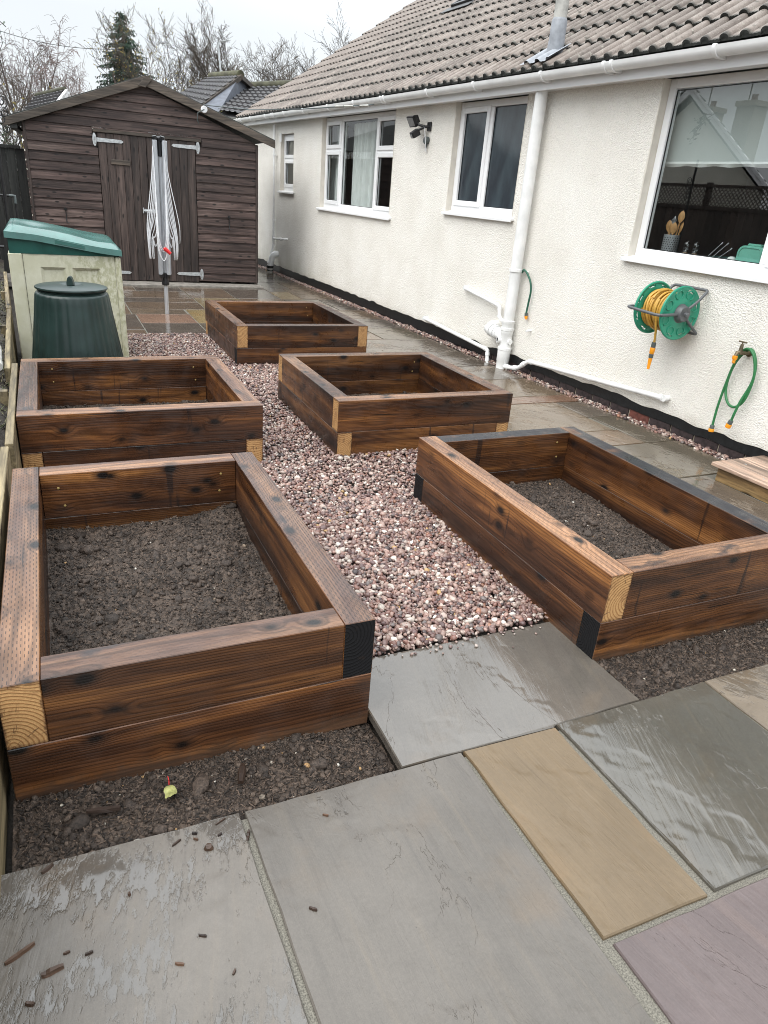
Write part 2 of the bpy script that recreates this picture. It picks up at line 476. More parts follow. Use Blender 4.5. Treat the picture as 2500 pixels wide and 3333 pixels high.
M = {}
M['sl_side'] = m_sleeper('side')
M['sl_light'] = m_sleeper('end_light')
M['sl_black'] = m_sleeper('end_black')
M['stone'] = m_stone()
M['render'] = m_render()
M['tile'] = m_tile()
M['tile_dark'] = m_tile(True)
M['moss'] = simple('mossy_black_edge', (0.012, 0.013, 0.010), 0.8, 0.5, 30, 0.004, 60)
M['shed'] = m_boards('shed_board', [(0.035, 0.022, 0.020), (0.073, 0.048, 0.042), (0.145, 0.104, 0.090)], rough=0.55)
M['shed_v'] = m_boards('shed_plank', [(0.024, 0.016, 0.014), (0.048, 0.033, 0.028), (0.098, 0.070, 0.060)], rough=0.55, grain_axis=2)
M['barge'] = m_boards('weathered_fascia', [(0.040, 0.033, 0.026), (0.075, 0.060, 0.048), (0.15, 0.115, 0.085)], rough=0.7, knots=False)
M['edging'] = m_boards('edging_timber', [(0.11, 0.085, 0.045), (0.19, 0.15, 0.085), (0.27, 0.215, 0.12)], rough=0.6, grain_axis=1)
M['fence'] = m_boards('dark_fence_board', [(0.010, 0.011, 0.010), (0.018, 0.019, 0.017), (0.03, 0.03, 0.027)], rough=0.6, grain_axis=2)
M['decking'] = m_boards('decking_board', [(0.25, 0.165, 0.12), (0.31, 0.215, 0.16), (0.37, 0.265, 0.205)], rough=0.42, grain_axis=1, knots=False)
M['riser'] = m_boards('pale_timber_riser', [(0.15, 0.088, 0.036), (0.22, 0.14, 0.06), (0.30, 0.2, 0.095)], rough=0.5, grain_axis=1)
M['pebble'] = m_vcol('wet_pebble', 0.33, 180, 0.0012, 0.5, 0.22, 90)
M['soil'] = m_vcol('moist_soil', 0.6, 260, 0.006, 0.4, 0.6, 130)
M['grout'] = simple('sandy_joint', (0.135, 0.125, 0.102), 0.85, 0.55, 260, 0.004, 350)
M['ground'] = simple('bare_ground', (0.05, 0.042, 0.034), 0.9, 0.4, 3, 0.02, 40)
M['concrete'] = simple('concrete', (0.23, 0.21, 0.185), 0.75, 0.3, 14, 0.004, 140)
M['black'] = simple('bitumen_paint', (0.008, 0.009, 0.010), 0.42, 0.4, 25, 0.004, 60)
M['upvc'] = simple('white_upvc', (0.80, 0.805, 0.81), 0.28, 0.03, 3)
M['gutter'] = simple('aged_white_pvc', (0.77, 0.775, 0.77), 0.33, 0.07, 5)
M['pipe'] = simple('white_pvc_pipe', (0.78, 0.785, 0.775), 0.36, 0.10, 7)
M['reveal'] = simple('smooth_reveal_paint', (0.66, 0.62, 0.55), 0.8, 0.08, 8, 0.002, 60)
M['glass'] = m_glass('window_glass')
M['glassk'] = m_glass('kitchen_glass', 3.4)
M['frost'] = m_glass('misted_glass', 1.2, frost=True)
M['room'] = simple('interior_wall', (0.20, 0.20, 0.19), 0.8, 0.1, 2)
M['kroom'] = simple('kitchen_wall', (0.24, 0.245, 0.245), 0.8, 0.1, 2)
M['curtain'] = simple('sheer_curtain', (0.78, 0.79, 0.76), 0.8, 0.06, 9)
M['blind'] = simple('roller_blind', (0.50, 0.54, 0.52), 0.8, 0.03, 4)
M['worktop'] = simple('dark_worktop', (0.035, 0.037, 0.038), 0.3, 0.4, 120)
M['lead'] = simple('lead_sheet', (0.085, 0.095, 0.118), 0.55, 0.25, 12, 0.003, 40)
M['leadlight'] = simple('weathered_lead', (0.25, 0.265, 0.29), 0.45, 0.22, 14, 0.003, 40)
M['asb'] = simple('stained_grey_pipe', (0.36, 0.355, 0.33), 0.6, 0.3, 11, 0.002, 50)
M['galv'] = simple('galvanised_steel', (0.52, 0.54, 0.55), 0.42, 0.2, 30, 0.0, 0, Metallic=0.6)
M['iron'] = simple('black_iron', (0.010, 0.010, 0.011), 0.4, 0.3, 20)
M['alu'] = simple('aluminium', (0.55, 0.57, 0.60), 0.35, 0.08, 8, 0, 0, Metallic=0.55)
M['blackp'] = simple('black_plastic', (0.012, 0.012, 0.014), 0.35, 0.2, 10)
M['whitecord'] = simple('white_cord', (0.74, 0.75, 0.77), 0.5, 0.03, 10)
M['red'] = simple('red_plastic', (0.62, 0.02, 0.02), 0.35, 0.05, 10)
M['binlid'] = simple('green_box_lid', (0.034, 0.13, 0.112), 0.2, 0.22, 7, 0.001, 22, Specular_IOR_Level=0.9)
M['bingreen'] = simple('green_box_body', (0.018, 0.088, 0.073), 0.36, 0.18, 8)
M['compost'] = simple('dark_green_plastic', (0.012, 0.028, 0.025), 0.36, 0.25, 7, 0.001, 60)
M['reelgreen'] = simple('reel_green', (0.022, 0.27, 0.165), 0.32, 0.08, 6)
M['reelgrey'] = simple('reel_grey', (0.10, 0.105, 0.11), 0.4, 0.12, 9)
M['hosey'] = simple('yellow_hose', (0.52, 0.30, 0.055), 0.4, 0.2, 25)
M['hoseg'] = simple('green_hose', (0.025, 0.165, 0.055), 0.38, 0.15, 60)
M['hosedk'] = simple('dark_green_hose', (0.016, 0.10, 0.062), 0.4, 0.15, 30)
M['orange'] = simple('orange_plastic', (0.78, 0.30, 0.012), 0.35, 0.08, 10)
M['conn'] = simple('grey_connector', (0.07, 0.085, 0.085), 0.45, 0.1, 10)
M['brass'] = simple('old_brass', (0.16, 0.13, 0.085), 0.45, 0.3, 30, 0, 0, Metallic=0.7)
M['screwbrass'] = simple('yellow_screw', (0.30, 0.21, 0.075), 0.35, 0.2, 30)
M['spoon'] = simple('spoon_wood', (0.46, 0.245, 0.09), 0.5, 0.2, 25)
M['steel'] = simple('brushed_steel', (0.36, 0.37, 0.375), 0.35, 0.1, 20, 0, 0, Metallic=0.5)
M['mint'] = simple('mint_tin', (0.19, 0.52, 0.40), 0.35, 0.04, 6)
M['clear'] = m_glass('clear_plastic', 2.2, (0.8, 0.83, 0.84))
M['fencebr'] = m_boards('brown_fence_board', [(0.045, 0.032, 0.026), (0.075, 0.055, 0.045), (0.11, 0.085, 0.07)], rough=0.7, grain_axis=2)
M['felt'] = simple('roofing_felt', (0.035, 0.038, 0.035), 0.85, 0.3, 30, 0.003, 200)
M['bark'] = simple('tree_bark', (0.045, 0.038, 0.031), 0.85, 0.35, 3)
M['twig'] = simple('grey_twig', (0.072, 0.058, 0.044), 0.85, 0.3, 0.6)
M['birch'] = simple('birch_twig', (0.12, 0.082, 0.072), 0.85, 0.3, 0.6)
M['needle'] = simple('conifer_needle', (0.030, 0.058, 0.036), 0.7, 0.55, 1.6)
M['leafy'] = simple('yellow_leaf', (0.30, 0.24, 0.05), 0.6, 0.45, 1.2)
M['leafg'] = simple('dark_leaf', (0.024, 0.048, 0.018), 0.4, 0.4, 8)
M['cream'] = simple('cream_render', (0.62, 0.60, 0.52), 0.85, 0.12, 1)
M['brickdark'] = simple('stained_brick', (0.035, 0.024, 0.024), 0.65, 0.5, 30, 0.004, 60)
M['brickred'] = simple('red_brick', (0.13, 0.042, 0.030), 0.7, 0.35, 30, 0.004, 60)
M['mortar'] = simple('mortar', (0.30, 0.26, 0.20), 0.9, 0.35, 40, 0.004, 100)
M['chip'] = m_boards('bark_chip', [(0.016, 0.010, 0.008), (0.045, 0.024, 0.014), (0.10, 0.05, 0.026)], rough=0.5, knots=False)
M['leafpale'] = simple('fallen_leaf', (0.27, 0.27, 0.10), 0.5, 0.4, 60)


def m_bincream():
    g = NT('cream_box_panel')
    p = g.pos()
    n = g.noise(p, 6.0, 5, 0.6)
    f = g.noise(g.vm('MULTIPLY', p, (40, 40, 22)), 1.0, 4, 0.65)
    x, y, z = g.sep(p)[:3]
    c = g.mix(g.ss(n, 0.3, 0.7), (0.50, 0.49, 0.36), (0.60, 0.59, 0.47))
    sx = g.ss(g.m('ADD', x, g.m('MULTIPLY', n, 0.5)), 0.12, 0.62)
    alg = g.m('MULTIPLY', g.ss(g.m('ADD', f, g.m('MULTIPLY', n, 0.35)), 0.60, 0.80), g.m('MULTIPLY_ADD', sx, 0.5, 0.06))
    c = g.mix(alg, c, (0.25, 0.25, 0.11))
    return g.bsdf(c, 0.42, g.bump(f, 0.15, 0.001))


M['bincream'] = m_bincream()

# ------------------------------------------------------------------ builders
WL = {}


class MB:
    def __init__(s, xf=None):
        s.v, s.f, s.mi, s.xf = [], [], [], xf

    def add(s, vs, fs, m=0):
        b = len(s.v)
        s.v += [tuple(q) for q in vs]
        s.f += [tuple(i + b for i in q) for q in fs]
        s.mi += [m] * len(fs)

    def box(s, x0, x1, y0, y1, z0, z1, m=0):
        vs = [(x, y, z) for z in (z0, z1) for y in (y0, y1) for x in (x0, x1)]
        s.add(vs, [(0, 2, 3, 1), (4, 5, 7, 6), (0, 1, 5, 4), (2, 6, 7, 3), (0, 4, 6, 2), (1, 3, 7, 5)], m)

    def prism(s, poly, vec, m=0):
        n = len(poly)
        vec = Vector(vec)
        a = [Vector(q) for q in poly]
        s.add(a + [q + vec for q in a], [tuple(range(n - 1, -1, -1)), tuple(range(n, 2 * n))] +
              [(i, (i + 1) % n, n + (i + 1) % n, n + i) for i in range(n)], m)

    def tube(s, pts, r, n=8, m=0, cap=True, closed=False):
        P = [Vector(q) for q in pts]
        k = len(P)
        rs = r if isinstance(r, (list, tuple)) else [r] * k
        tans = []
        for i in range(k):
            if closed:
                t = P[(i + 1) % k] - P[i - 1]
            else:
                t = P[min(i + 1, k - 1)] - P[max(i - 1, 0)]
            tans.append(t.normalized())
        ref = Vector((0, 0, 1)) if abs(tans[0].z) < 0.9 else Vector((1, 0, 0))
        u = tans[0].cross(ref).normalized()
        vs = []
        for i in range(k):
            u = (u - tans[i] * u.dot(tans[i])).normalized()
            w = tans[i].cross(u)
            for j in range(n):
                a = 2 * math.pi * j / n
                vs.append(P[i] + (u * math.cos(a) + w * math.sin(a)) * rs[i])
        fs = []
        for i in range(k if closed else k - 1):
            i2 = (i + 1) % k
            for j in range(n):
                j2 = (j + 1) % n
                fs.append((i * n + j, i * n + j2, i2 * n + j2, i2 * n + j))
        if cap and not closed:
            fs.append(tuple(range(n - 1, -1, -1)))
            fs.append(tuple((k - 1) * n + j for j in range(n)))
        s.add(vs, fs, m)

    def lathe(s, prof, c=(0, 0, 0), n=24, m=0, axis='Z', frame=None, cap=False, rfun=None):
        """prof: (radius, height) pairs; frame: (u, w, a) axes"""
        c = Vector(c)
        if frame is None:
            frame = (Vector((1, 0, 0)), Vector((0, 1, 0)), Vector((0, 0, 1)))
        U, Wv, Av = frame
        vs = []
        for r_, h_ in prof:
            for j in range(n):
                a = 2 * math.pi * j / n
                rr = r_ * (rfun(a, h_) if rfun else 1)
                vs.append(c + U * (rr * math.cos(a)) + Wv * (rr * math.sin(a)) + Av * h_)
        fs = []
        for i in range(len(prof) - 1):
            for j in range(n):
                j2 = (j + 1) % n
                fs.append((i * n + j, i * n + j2, (i + 1) * n + j2, (i + 1) * n + j))
        if cap:
            fs.append(tuple(range(n - 1, -1, -1)))
            fs.append(tuple((len(prof) - 1) * n + j for j in range(n)))
        s.add(vs, fs, m)

    def build(s, name, mats, parent=None, smooth=None, bevel=0.0, origin=None, fixn=True):
        vs = [Vector(s.xf(*q)) for q in s.v] if s.xf else [Vector(q) for q in s.v]
        if origin is None:
            lo = Vector([min(q[i] for q in vs) for i in range(3)])
            hi = Vector([max(q[i] for q in vs) for i in range(3)])
            origin = (lo + hi) / 2
        origin = Vector(origin)
        me = bpy.data.meshes.new(name)
        me.from_pydata([q - origin for q in vs], [], s.f)
        mats = mats if isinstance(mats, (list, tuple)) else [mats]
        for q in mats:
            me.materials.append(M[q] if isinstance(q, str) else q)
        if len(mats) > 1:
            me.polygons.foreach_set('material_index', s.mi)
        if bevel or fixn:
            bm = bmesh.new()
            bm.from_mesh(me)
            if fixn:
                bmesh.ops.recalc_face_normals(bm, faces=bm.faces[:])
            if bevel:
                ed = [e for e in bm.edges if len(e.link_faces) == 2 and e.calc_face_angle(0) > 0.5]
                bmesh.ops.bevel(bm, geom=ed, offset=bevel, segments=1, affect='EDGES', clamp_overlap=True)
            bm.to_mesh(me)
            bm.free()
        if smooth is not None:
            me.polygons.foreach_set('use_smooth', [True] * len(me.polygons))
            if smooth < 179:
                me.set_sharp_from_angle(angle=R(smooth))
        o = bpy.data.objects.new(name, me)
        place(o, parent, origin)
        return o


def place(o, parent, loc):
    loc = Vector(loc)
    COL.objects.link(o)
    if parent is not None:
        o.parent = parent
        o.location = loc - WL[parent.name]
    else:
        o.location = loc
    WL[o.name] = loc


def tag(o, label=None, cat=None, group=None, kind=None):
    if label:
        o['label'] = label
    if cat:
        o['category'] = cat
    if group:
        o['group'] = group
    if kind:
        o['kind'] = kind
    return o


def thing(name, label, cat, loc, group=None, kind=None, parent=None):
    o = bpy.data.objects.new(name, None)
    o.empty_display_size = 0.1
    place(o, parent, loc)
    return tag(o, label, cat, group, kind)


def fbm(x, y, z=0.0, o=4):
    t, a, k = 0.0, 1.0, 1.0
    for _ in range(o):
        t += a * mnoise.noise(Vector((x * k, y * k, z)))
        a *= 0.5
        k *= 2.03
    return t


def bulk(name, v, f, tint, mat, smooth=True):
    """one mesh from arrays with a per-vertex colour attribute; tris"""
    me = bpy.data.meshes.new(name)
    nv, nf = len(v), len(f)
    me.vertices.add(nv)
    me.vertices.foreach_set('co', np.asarray(v, np.float32).ravel())
    k = f.shape[1]
    me.loops.add(nf * k)
    me.loops.foreach_set('vertex_index', np.asarray(f, np.int32).ravel())
    me.polygons.add(nf)
    me.polygons.foreach_set('loop_start', np.arange(0, nf * k, k, dtype=np.int32))
    me.polygons.foreach_set('loop_total', np.full(nf, k, np.int32))
    if smooth:
        me.polygons.foreach_set('use_smooth', np.ones(nf, bool))
    if tint is not None:
        at = me.color_attributes.new('tint', 'FLOAT_COLOR', 'POINT')
        c4 = np.ones((nv, 4), np.float32)
        c4[:, :3] = tint
        at.data.foreach_set('color', c4.ravel())
    me.update(calc_edges=True)
    me.validate()
    me.materials.append(M[mat])
    o = bpy.data.objects.new(name, me)
    place(o, None, (0, 0, 0))
    return o


def ico(sub):
    bm = bmesh.new()
    bmesh.ops.create_icosphere(bm, subdivisions=sub, radius=1)
    v = np.array([q.co[:] for q in bm.verts])
    f = np.array([[q.index for q in p.verts] for p in bm.faces])
    bm.free()
    return v, f


def lumps(cent, size, tint, sub, squash=(0.55, 0.8), rough=0.18, tilt=0.35):
    """irregular stones: returns verts, faces, tints for all"""
    bv, bf = ico(sub)
    n = len(cent)
    k = len(bv)
    protos = []
    for i in range(10):
        d = np.array([1 + rough * 2.2 * mnoise.noise(Vector(q * 1.3) + Vector((i * 7.7, 0, 0))) for q in bv])
        protos.append(np.clip(bv * d[:, None], -0.86 - 0.02 * i, 0.80 + 0.03 * (i % 4)) if i % 2 else bv * d[:, None])
    protos = np.array(protos)
    V = protos[rng.integers(0, 10, n)]
    sx = size * rng.uniform(0.85, 1.25, n)
    sy = size * rng.uniform(0.65, 0.95, n)
    sz = size * rng.uniform(squash[0], squash[1], n)
    V = V * np.stack([sx, sy, sz], 1)[:, None, :]
    a = rng.uniform(0, 2 * np.pi, n)
    tx, ty = rng.normal(0, tilt, n), rng.normal(0, tilt, n)
    ca, sa = np.cos(a), np.sin(a)
    cx, sxn = np.cos(tx), np.sin(tx)
    cyy, syn = np.cos(ty), np.sin(ty)
    y1 = V[:, :, 1] * cx[:, None] - V[:, :, 2] * sxn[:, None]
    z1 = V[:, :, 1] * sxn[:, None] + V[:, :, 2] * cx[:, None]
    x1 = V[:, :, 0] * cyy[:, None] + z1 * syn[:, None]
    z2 = -V[:, :, 0] * syn[:, None] + z1 * cyy[:, None]
    x2 = x1 * ca[:, None] - y1 * sa[:, None]
    y2 = x1 * sa[:, None] + y1 * ca[:, None]
    P = np.stack([x2, y2, z2], 2) + cent[:, None, :]
    F = bf[None] + (np.arange(n) * k)[:, None, None]
    return P.reshape(-1, 3), F.reshape(-1, 3), np.repeat(tint, k, 0)


def merge(parts):
    V, F, T, b = [], [], [], 0
    for v, f, t in parts:
        V.append(v)
        F.append(f + b)
        T.append(t)
        b += len(v)
    return np.concatenate(V), np.concatenate(F), np.concatenate(T)


# ------------------------------------------------------------------ house frame of reference
WA = Vector((4.259, 3.298, 0))
dW = (Vector((3.881, 14.522, 0)) - WA).normalized()      # along the wall, away from the camera
nW = Vector((-dW.y, dW.x, 0))                            # out of the wall, into the garden
TILT = 0.0068


def H(s, o, z):
    return WA + dW * s + nW * o + Vector((0, 0, z))


# ------------------------------------------------------------------ ground
mb = MB()
mb.add([(-400, -400, -0.09), (400, -400, -0.09), (400, 400, -0.09), (-400, 400, -0.09)], [(0, 1, 2, 3)])
tag(mb.build('ground', 'ground', fixn=False), kind='structure')

# beds: x0, x1, y0, y1, which course runs long
BEDS = {'A': (-0.23, 0.784, 1.605, 3.103), 'B': (1.693, 2.712, 1.607, 3.139), 'C': (1.508, 2.765, 3.853, 5.149),
        'D': (-0.235, 1.039, 3.846, 5.131), 'E': (1.452, 2.713, 6.269, 7.706)}
BTOP = 0.361

# ------------------------------------------------------------------ paving
GREY, GREEN, TAN, BUFF, PURP, BRN, DARK, RED = ((0.112, 0.100, 0.087), (0.104, 0.094, 0.076), (0.132, 0.107, 0.080), (0.118, 0.085, 0.050),
                                                (0.100, 0.078, 0.075), (0.140, 0.107, 0.078), (0.095, 0.083, 0.071), (0.155, 0.100, 0.074))


def slab(x0, x1, y0, y1, col, parent, quad=None, dz=0.0, wet=0.5):
    pts = quad or [(x0, y0), (x1, y0), (x1, y1), (x0, y1)]
    ring, rnd2 = [], random.Random(int(x0 * 977 + y0 * 613 + 5))
    for i in range(len(pts)):
        a, b = Vector(pts[i]), Vector(pts[(i + 1) % len(pts)])
        L = (b - a).length
        k = max(3, min(10, int(L / 0.07)))
        nrm = Vector(((b - a).y, -(b - a).x)).normalized()
        for j in range(k):
            q = a.lerp(b, j / k)
            d = 0 if j == 0 else rnd2.uniform(-0.0028, 0.0010)
            ring.append(q + nrm * d)
    c = sum(ring, Vector((0, 0))) / len(ring)
    n = len(ring)
    top = [(c + (q - c) * (1 - 0.0035 / max((q - c).length, 0.05)), dz + rnd2.uniform(-0.0004, 0.0004)) for q in ring]
    mb = MB()
    vs = [(q.x, q.y, z) for q, z in top] + [(q.x, q.y, dz - 0.004) for q in ring] + [(q.x, q.y, -0.030) for q in ring]
    fs = [tuple(range(n))] + [(i, n + i, n + (i + 1) % n, (i + 1) % n) for i in range(n)] + \
         [(n + i, 2 * n + i, 2 * n + (i + 1) % n, n + (i + 1) % n) for i in range(n)]
    mb.add(vs, fs)
    o = mb.build('paving_slab', 'stone', parent)
    v = rnd2.uniform(0.92, 1.08)
    o.color = (col[0] * v, col[1] * v, col[2] * v, wet)
    return o


paving = thing('paving', None, None, (1.5, 3, 0), kind='structure')
J = 0.007
# near patio
slab(-0.30, 0.309, -0.9, 0, GREY, paving, quad=[(-0.30, 0.30), (0.33, 0.30), (0.3065, 1.361), (-0.30, 1.372)], wet=0.45)
slab(0.33, 0.98, 0, 0, GREY, paving, quad=[(0.345, 0.35), (0.985, 0.35), (0.985, 1.356), (0.322, 1.360)], wet=0.12)
slab(1, 1.33, 0.7, 1.35, BUFF, paving, quad=[(1.004, 0.722), (1.328, 0.716), (1.331, 1.350), (0.994, 1.356)], dz=0.002, wet=0.15)
slab(1.35, 2, 0.72, 1.36, GREEN, paving, quad=[(1.357, 0.720), (2.006, 0.712), (2.006, 1.368), (1.344, 1.357)], dz=0.003, wet=0.75)
slab(2.02, 2.7, 0.72, 1.37, TAN, paving, quad=[(2.020, 0.720), (2.69, 0.715), (2.69, 1.375), (2.018, 1.371)])
slab(1.02, 1.9, 0.0, 0.7, PURP, paving, quad=[(1.016, -0.1), (1.90, -0.1), (1.90, 0.698), (1.018, 0.705)], wet=0.1)
slab(1.92, 2.7, 0.0, 0.7, GREY, paving, quad=[(1.915, -0.1), (2.69, -0.1), (2.69, 0.700), (1.915, 0.698)])
slab(-0.3, 0.33, -0.6, 0.28, TAN, paving)
slab(0.345, 1.0, -0.6, 0.335, GREY, paving)
slab(2.705, 3.5, 0.5, 1.7, GREY, paving)
# between the two near beds
slab(0.79, 1.71, 1.37, 1.87, (0.150, 0.132, 0.112), paving, quad=[(0.788, 1.3615), (0.985, 1.3595), (1.331, 1.3535), (1.345, 1.3605), (1.706, 1.3665), (1.700, 1.876), (0.790, 1.880)], wet=0.95)
# path along the house
PATH = [(2.725, 3.78, 1.715, 3.020, DARK), (2.725, 4.17, 3.034, 3.655, GREEN), (2.725, 3.865, 3.668, 3.968, BRN), (3.879, 4.155, 3.672, 4.300, GREEN),
        (2.78, 3.838, 3.980, 4.735, TAN), (3.852, 4.140, 4.314, 4.722, GREY), (2.78, 4.130, 4.750, 4.930, RED), (2.78, 3.45, 4.944, 5.525, GREY),
        (3.463, 4.105, 4.944, 5.525, TAN), (2.78, 4.085, 5.539, 6.05, GREY), (2.725, 3.60, 6.064, 6.72, TAN), (3.614, 4.050, 6.064, 6.72, DARK),
        (2.725, 4.025, 6.734, 7.395, GREY), (2.725, 3.40, 7.409, 8.06, BRN), (3.414, 4.0, 7.409, 8.06, GREEN)]
for x0, x1, y0, y1, c in PATH:
    slab(x0, x1, y0, y1, (c[0] * 1.5, c[1] * 1.38, c[2] * 1.25), paving, wet=0.8)
FAR = [(0.20, 0.862, 7.66, 7.992, BRN), (0.20, 0.862, 8.006, 8.925, DARK), (0.876, 1.494, 7.70, 8.368, DARK), (0.876, 1.494, 8.382, 8.944, (0.235, 0.155, 0.115)),
       (0.840, 1.478, 8.958, 9.300, TAN), (0.20, 0.826, 8.939, 9.842, BRN), (1.508, 2.10, 7.72, 8.372, GREEN), (1.508, 2.10, 8.386, 9.30, (0.235, 0.185, 0.095)),
       (0.840, 1.765, 9.314, 9.842, BRN), (0.20, 1.384, 9.856, 10.206, DARK), (1.398, 1.765, 9.856, 10.206, BRN), (0.20, 0.876, 10.22, 11.3, DARK),
       (0.890, 1.735, 10.22, 10.84, BRN), (0.890, 1.080, 10.854, 11.3, BRN), (1.094, 1.735, 10.854, 11.3, DARK), (1.749, 2.375, 10.28, 11.3, BRN),
       (1.779, 2.405, 9.314, 10.266, (0.215, 0.175, 0.105)), (2.389, 3.045, 10.30, 11.33, DARK), (2.419, 3.045, 9.314, 10.286, BRN),
       (2.114, 2.70, 7.72, 8.50, GREY), (2.114, 3.045, 8.514, 9.30, BRN), (2.714, 3.045, 8.074, 8.50, GREY),
       (3.059, 3.47, 8.074, 8.70, BRN), (3.484, 3.985, 8.074, 8.70, GREY), (3.059, 3.975, 8.714, 9.35, BRN), (3.059, 3.60, 9.364, 10.266, GREY),
       (3.614, 3.955, 9.364, 10.34, DARK), (3.059, 3.363, 10.30, 10.99, (0.20, 0.16, 0.10)), (3.377, 3.93, 10.355, 11.29, BRN), (3.059, 3.363, 11.004, 11.29, DARK),
       (3.059, 3.50, 11.304, 12.1, GREY), (3.514, 3.90, 11.304, 12.1, BRN), (3.10, 3.87, 12.114, 12.9, DARK), (3.10, 3.85, 12.914, 13.8, BRN), (3.10, 3.83, 13.814, 15.0, DARK)]
for x0, x1, y0, y1, c in FAR:
    slab(x0, x1, y0, y1, (c[0] * 1.25, c[1] * 1.17, c[2] * 1.1), paving, wet=0.95)
mb = MB()
for x0, x1, y0, y1 in ((-0.29, 2.685, -0.5, 1.34), (0.82, 1.68, 1.42, 1.86), (2.73, 4.0, 1.72, 7.66), (0.21, 3.80, 7.6605, 15)):
    mb.add([(x0, y0, -0.009), (x1, y0, -0.009), (x1, y1, -0.009), (x0, y1, -0.009)], [(0, 1, 2, 3)])
mb.build('joint_sand', 'grout', paving, fixn=False)

mb = MB()
mb.box(-0.6, 3.07, 11.335, 14.2, -0.05, 0.022)
tag(mb.build('concrete_base', 'concrete', bevel=0.006), kind='structure')

# ------------------------------------------------------------------ gravel
def gravel_mask(x, y):
    ok = (x > -0.235) & (x < 2.72) & (y > 1.86) & (y < 7.69)
    ok &= ~((x > 0.86) & (x < 1.9) & (y < 1.885))
    for b in BEDS.values():
        ok &= ~((x > b[0] + 0.01) & (x < b[1] - 0.01) & (y > b[2] + 0.01) & (y < b[3] - 0.01))
    vis = ((x > 0.77) & (x < 1.71) & (y < 3.95)) | ((x > 1.0) & (x < 1.53)) | ((y > 5.1) & (x < 1.5)) | ((x > 1.45) & (y > 5.12) & (y < 6.3)) | \
          ((y > 3.08) & (y < 3.87))
    return ok & vis


def pebble_field(step, mask, x0, x1, y0, y1, size, sub, zc):
    gx, gy = np.meshgrid(np.arange(x0, x1, step), np.arange(y0, y1, step))
    x = gx.ravel() + rng.uniform(-0.5, 0.5, gx.size) * step
    y = gy.ravel() + rng.uniform(-0.5, 0.5, gx.size) * step
    k = mask(x, y)
    x, y = x[k], y[k]
    n = len(x)
    sz = np.clip(rng.lognormal(math.log(size), 0.30, n), size * 0.5, size * 2.0)
    und = np.array([0.006 * mnoise.noise(Vector((a * 2.5, b * 2.5, 0))) for a, b in zip(x, y)])
    z = zc + und + rng.uniform(-0.006, 0.009, n) - sz * 0.1
    pal = np.array([(0.30, 0.205, 0.175), (0.20, 0.125, 0.112), (0.42, 0.335, 0.295), (0.125, 0.075, 0.072), (0.56, 0.50, 0.45), (0.23, 0.12, 0.098),
                    (0.34, 0.22, 0.185), (0.15, 0.125, 0.12), (0.075, 0.054, 0.055), (0.66, 0.61, 0.56), (0.30, 0.15, 0.10), (0.42, 0.27, 0.12)])
    pr = np.array([.18, .18, .12, .13, .055, .08, .11, .07, .04, .012, .012, .005])
    t = pal[rng.choice(len(pal), n, p=pr / pr.sum())] * np.array((0.86, 0.84, 0.815)) * rng.uniform(0.78, 1.2, n)[:, None]
    return lumps(np.stack([x, y, z], 1), sz, t, sub, (0.5, 0.8), 0.16, 0.4)


near = pebble_field(0.0132, lambda x, y: gravel_mask(x, y) & (y < 3.25), 0.7, 1.8, 1.86, 3.25, 0.0100, 2, 0.012)
near2 = pebble_field(0.021, lambda x, y: gravel_mask(x, y) & (y < 3.25), 0.7, 1.8, 1.86, 3.25, 0.0105, 1, 0.000)
mid = pebble_field(0.0165, lambda x, y: gravel_mask(x, y) & (y >= 3.25), -0.24, 2.72, 3.25, 7.7, 0.0112, 1, 0.012)


def strip_mask(x, y):
    s = (x - WA.x) * dW.x + (y - WA.y) * dW.y
    o = (x - WA.x) * nW.x + (y - WA.y) * nW.y
    return (o > 0.004) & (o < 0.096) & (s > -0.15) & (s < 11.5)


strip = pebble_field(0.0175, strip_mask, 3.7, 4.4, 3.1, 14.8, 0.0125, 1, 0.004)
n = 70                                # strays kicked on to the slabs
sx_, sy_ = np.concatenate([rng.uniform(0.82, 1.66, 45), rng.uniform(2.74, 3.2, 25)]), np.concatenate([1.878 - rng.exponential(0.02, 45), rng.uniform(5.2, 7.6, 25)])
stc = np.array([(0.28, 0.20, 0.17), (0.16, 0.11, 0.10), (0.38, 0.32, 0.28)])[rng.integers(0, 3, n)]
stray = lumps(np.stack([sx_, sy_, np.full(n, 0.004)], 1), rng.uniform(0.004, 0.010, n), stc, 1, (0.5, 0.8), 0.16, 0.3)
V, F, T = merge([near, near2, mid, strip, stray])
tag(bulk('gravel', V, F, T, 'pebble'), kind='stuff')
mb = MB()
mb.add([(-0.24, 1.885, -0.02), (2.722, 1.885, -0.02), (2.722, 7.70, -0.02), (-0.24, 7.70, -0.02)], [(0, 1, 2, 3)])
mb.add([tuple(H(-0.2, 0, -0.012)), tuple(H(-0.2, 0.10, -0.012)), tuple(H(11.6, 0.10, -0.012)), tuple(H(11.6, 0, -0.012))], [(0, 1, 2, 3)])
tag(mb.build('gravel_bedding', 'ground', fixn=False), kind='structure')


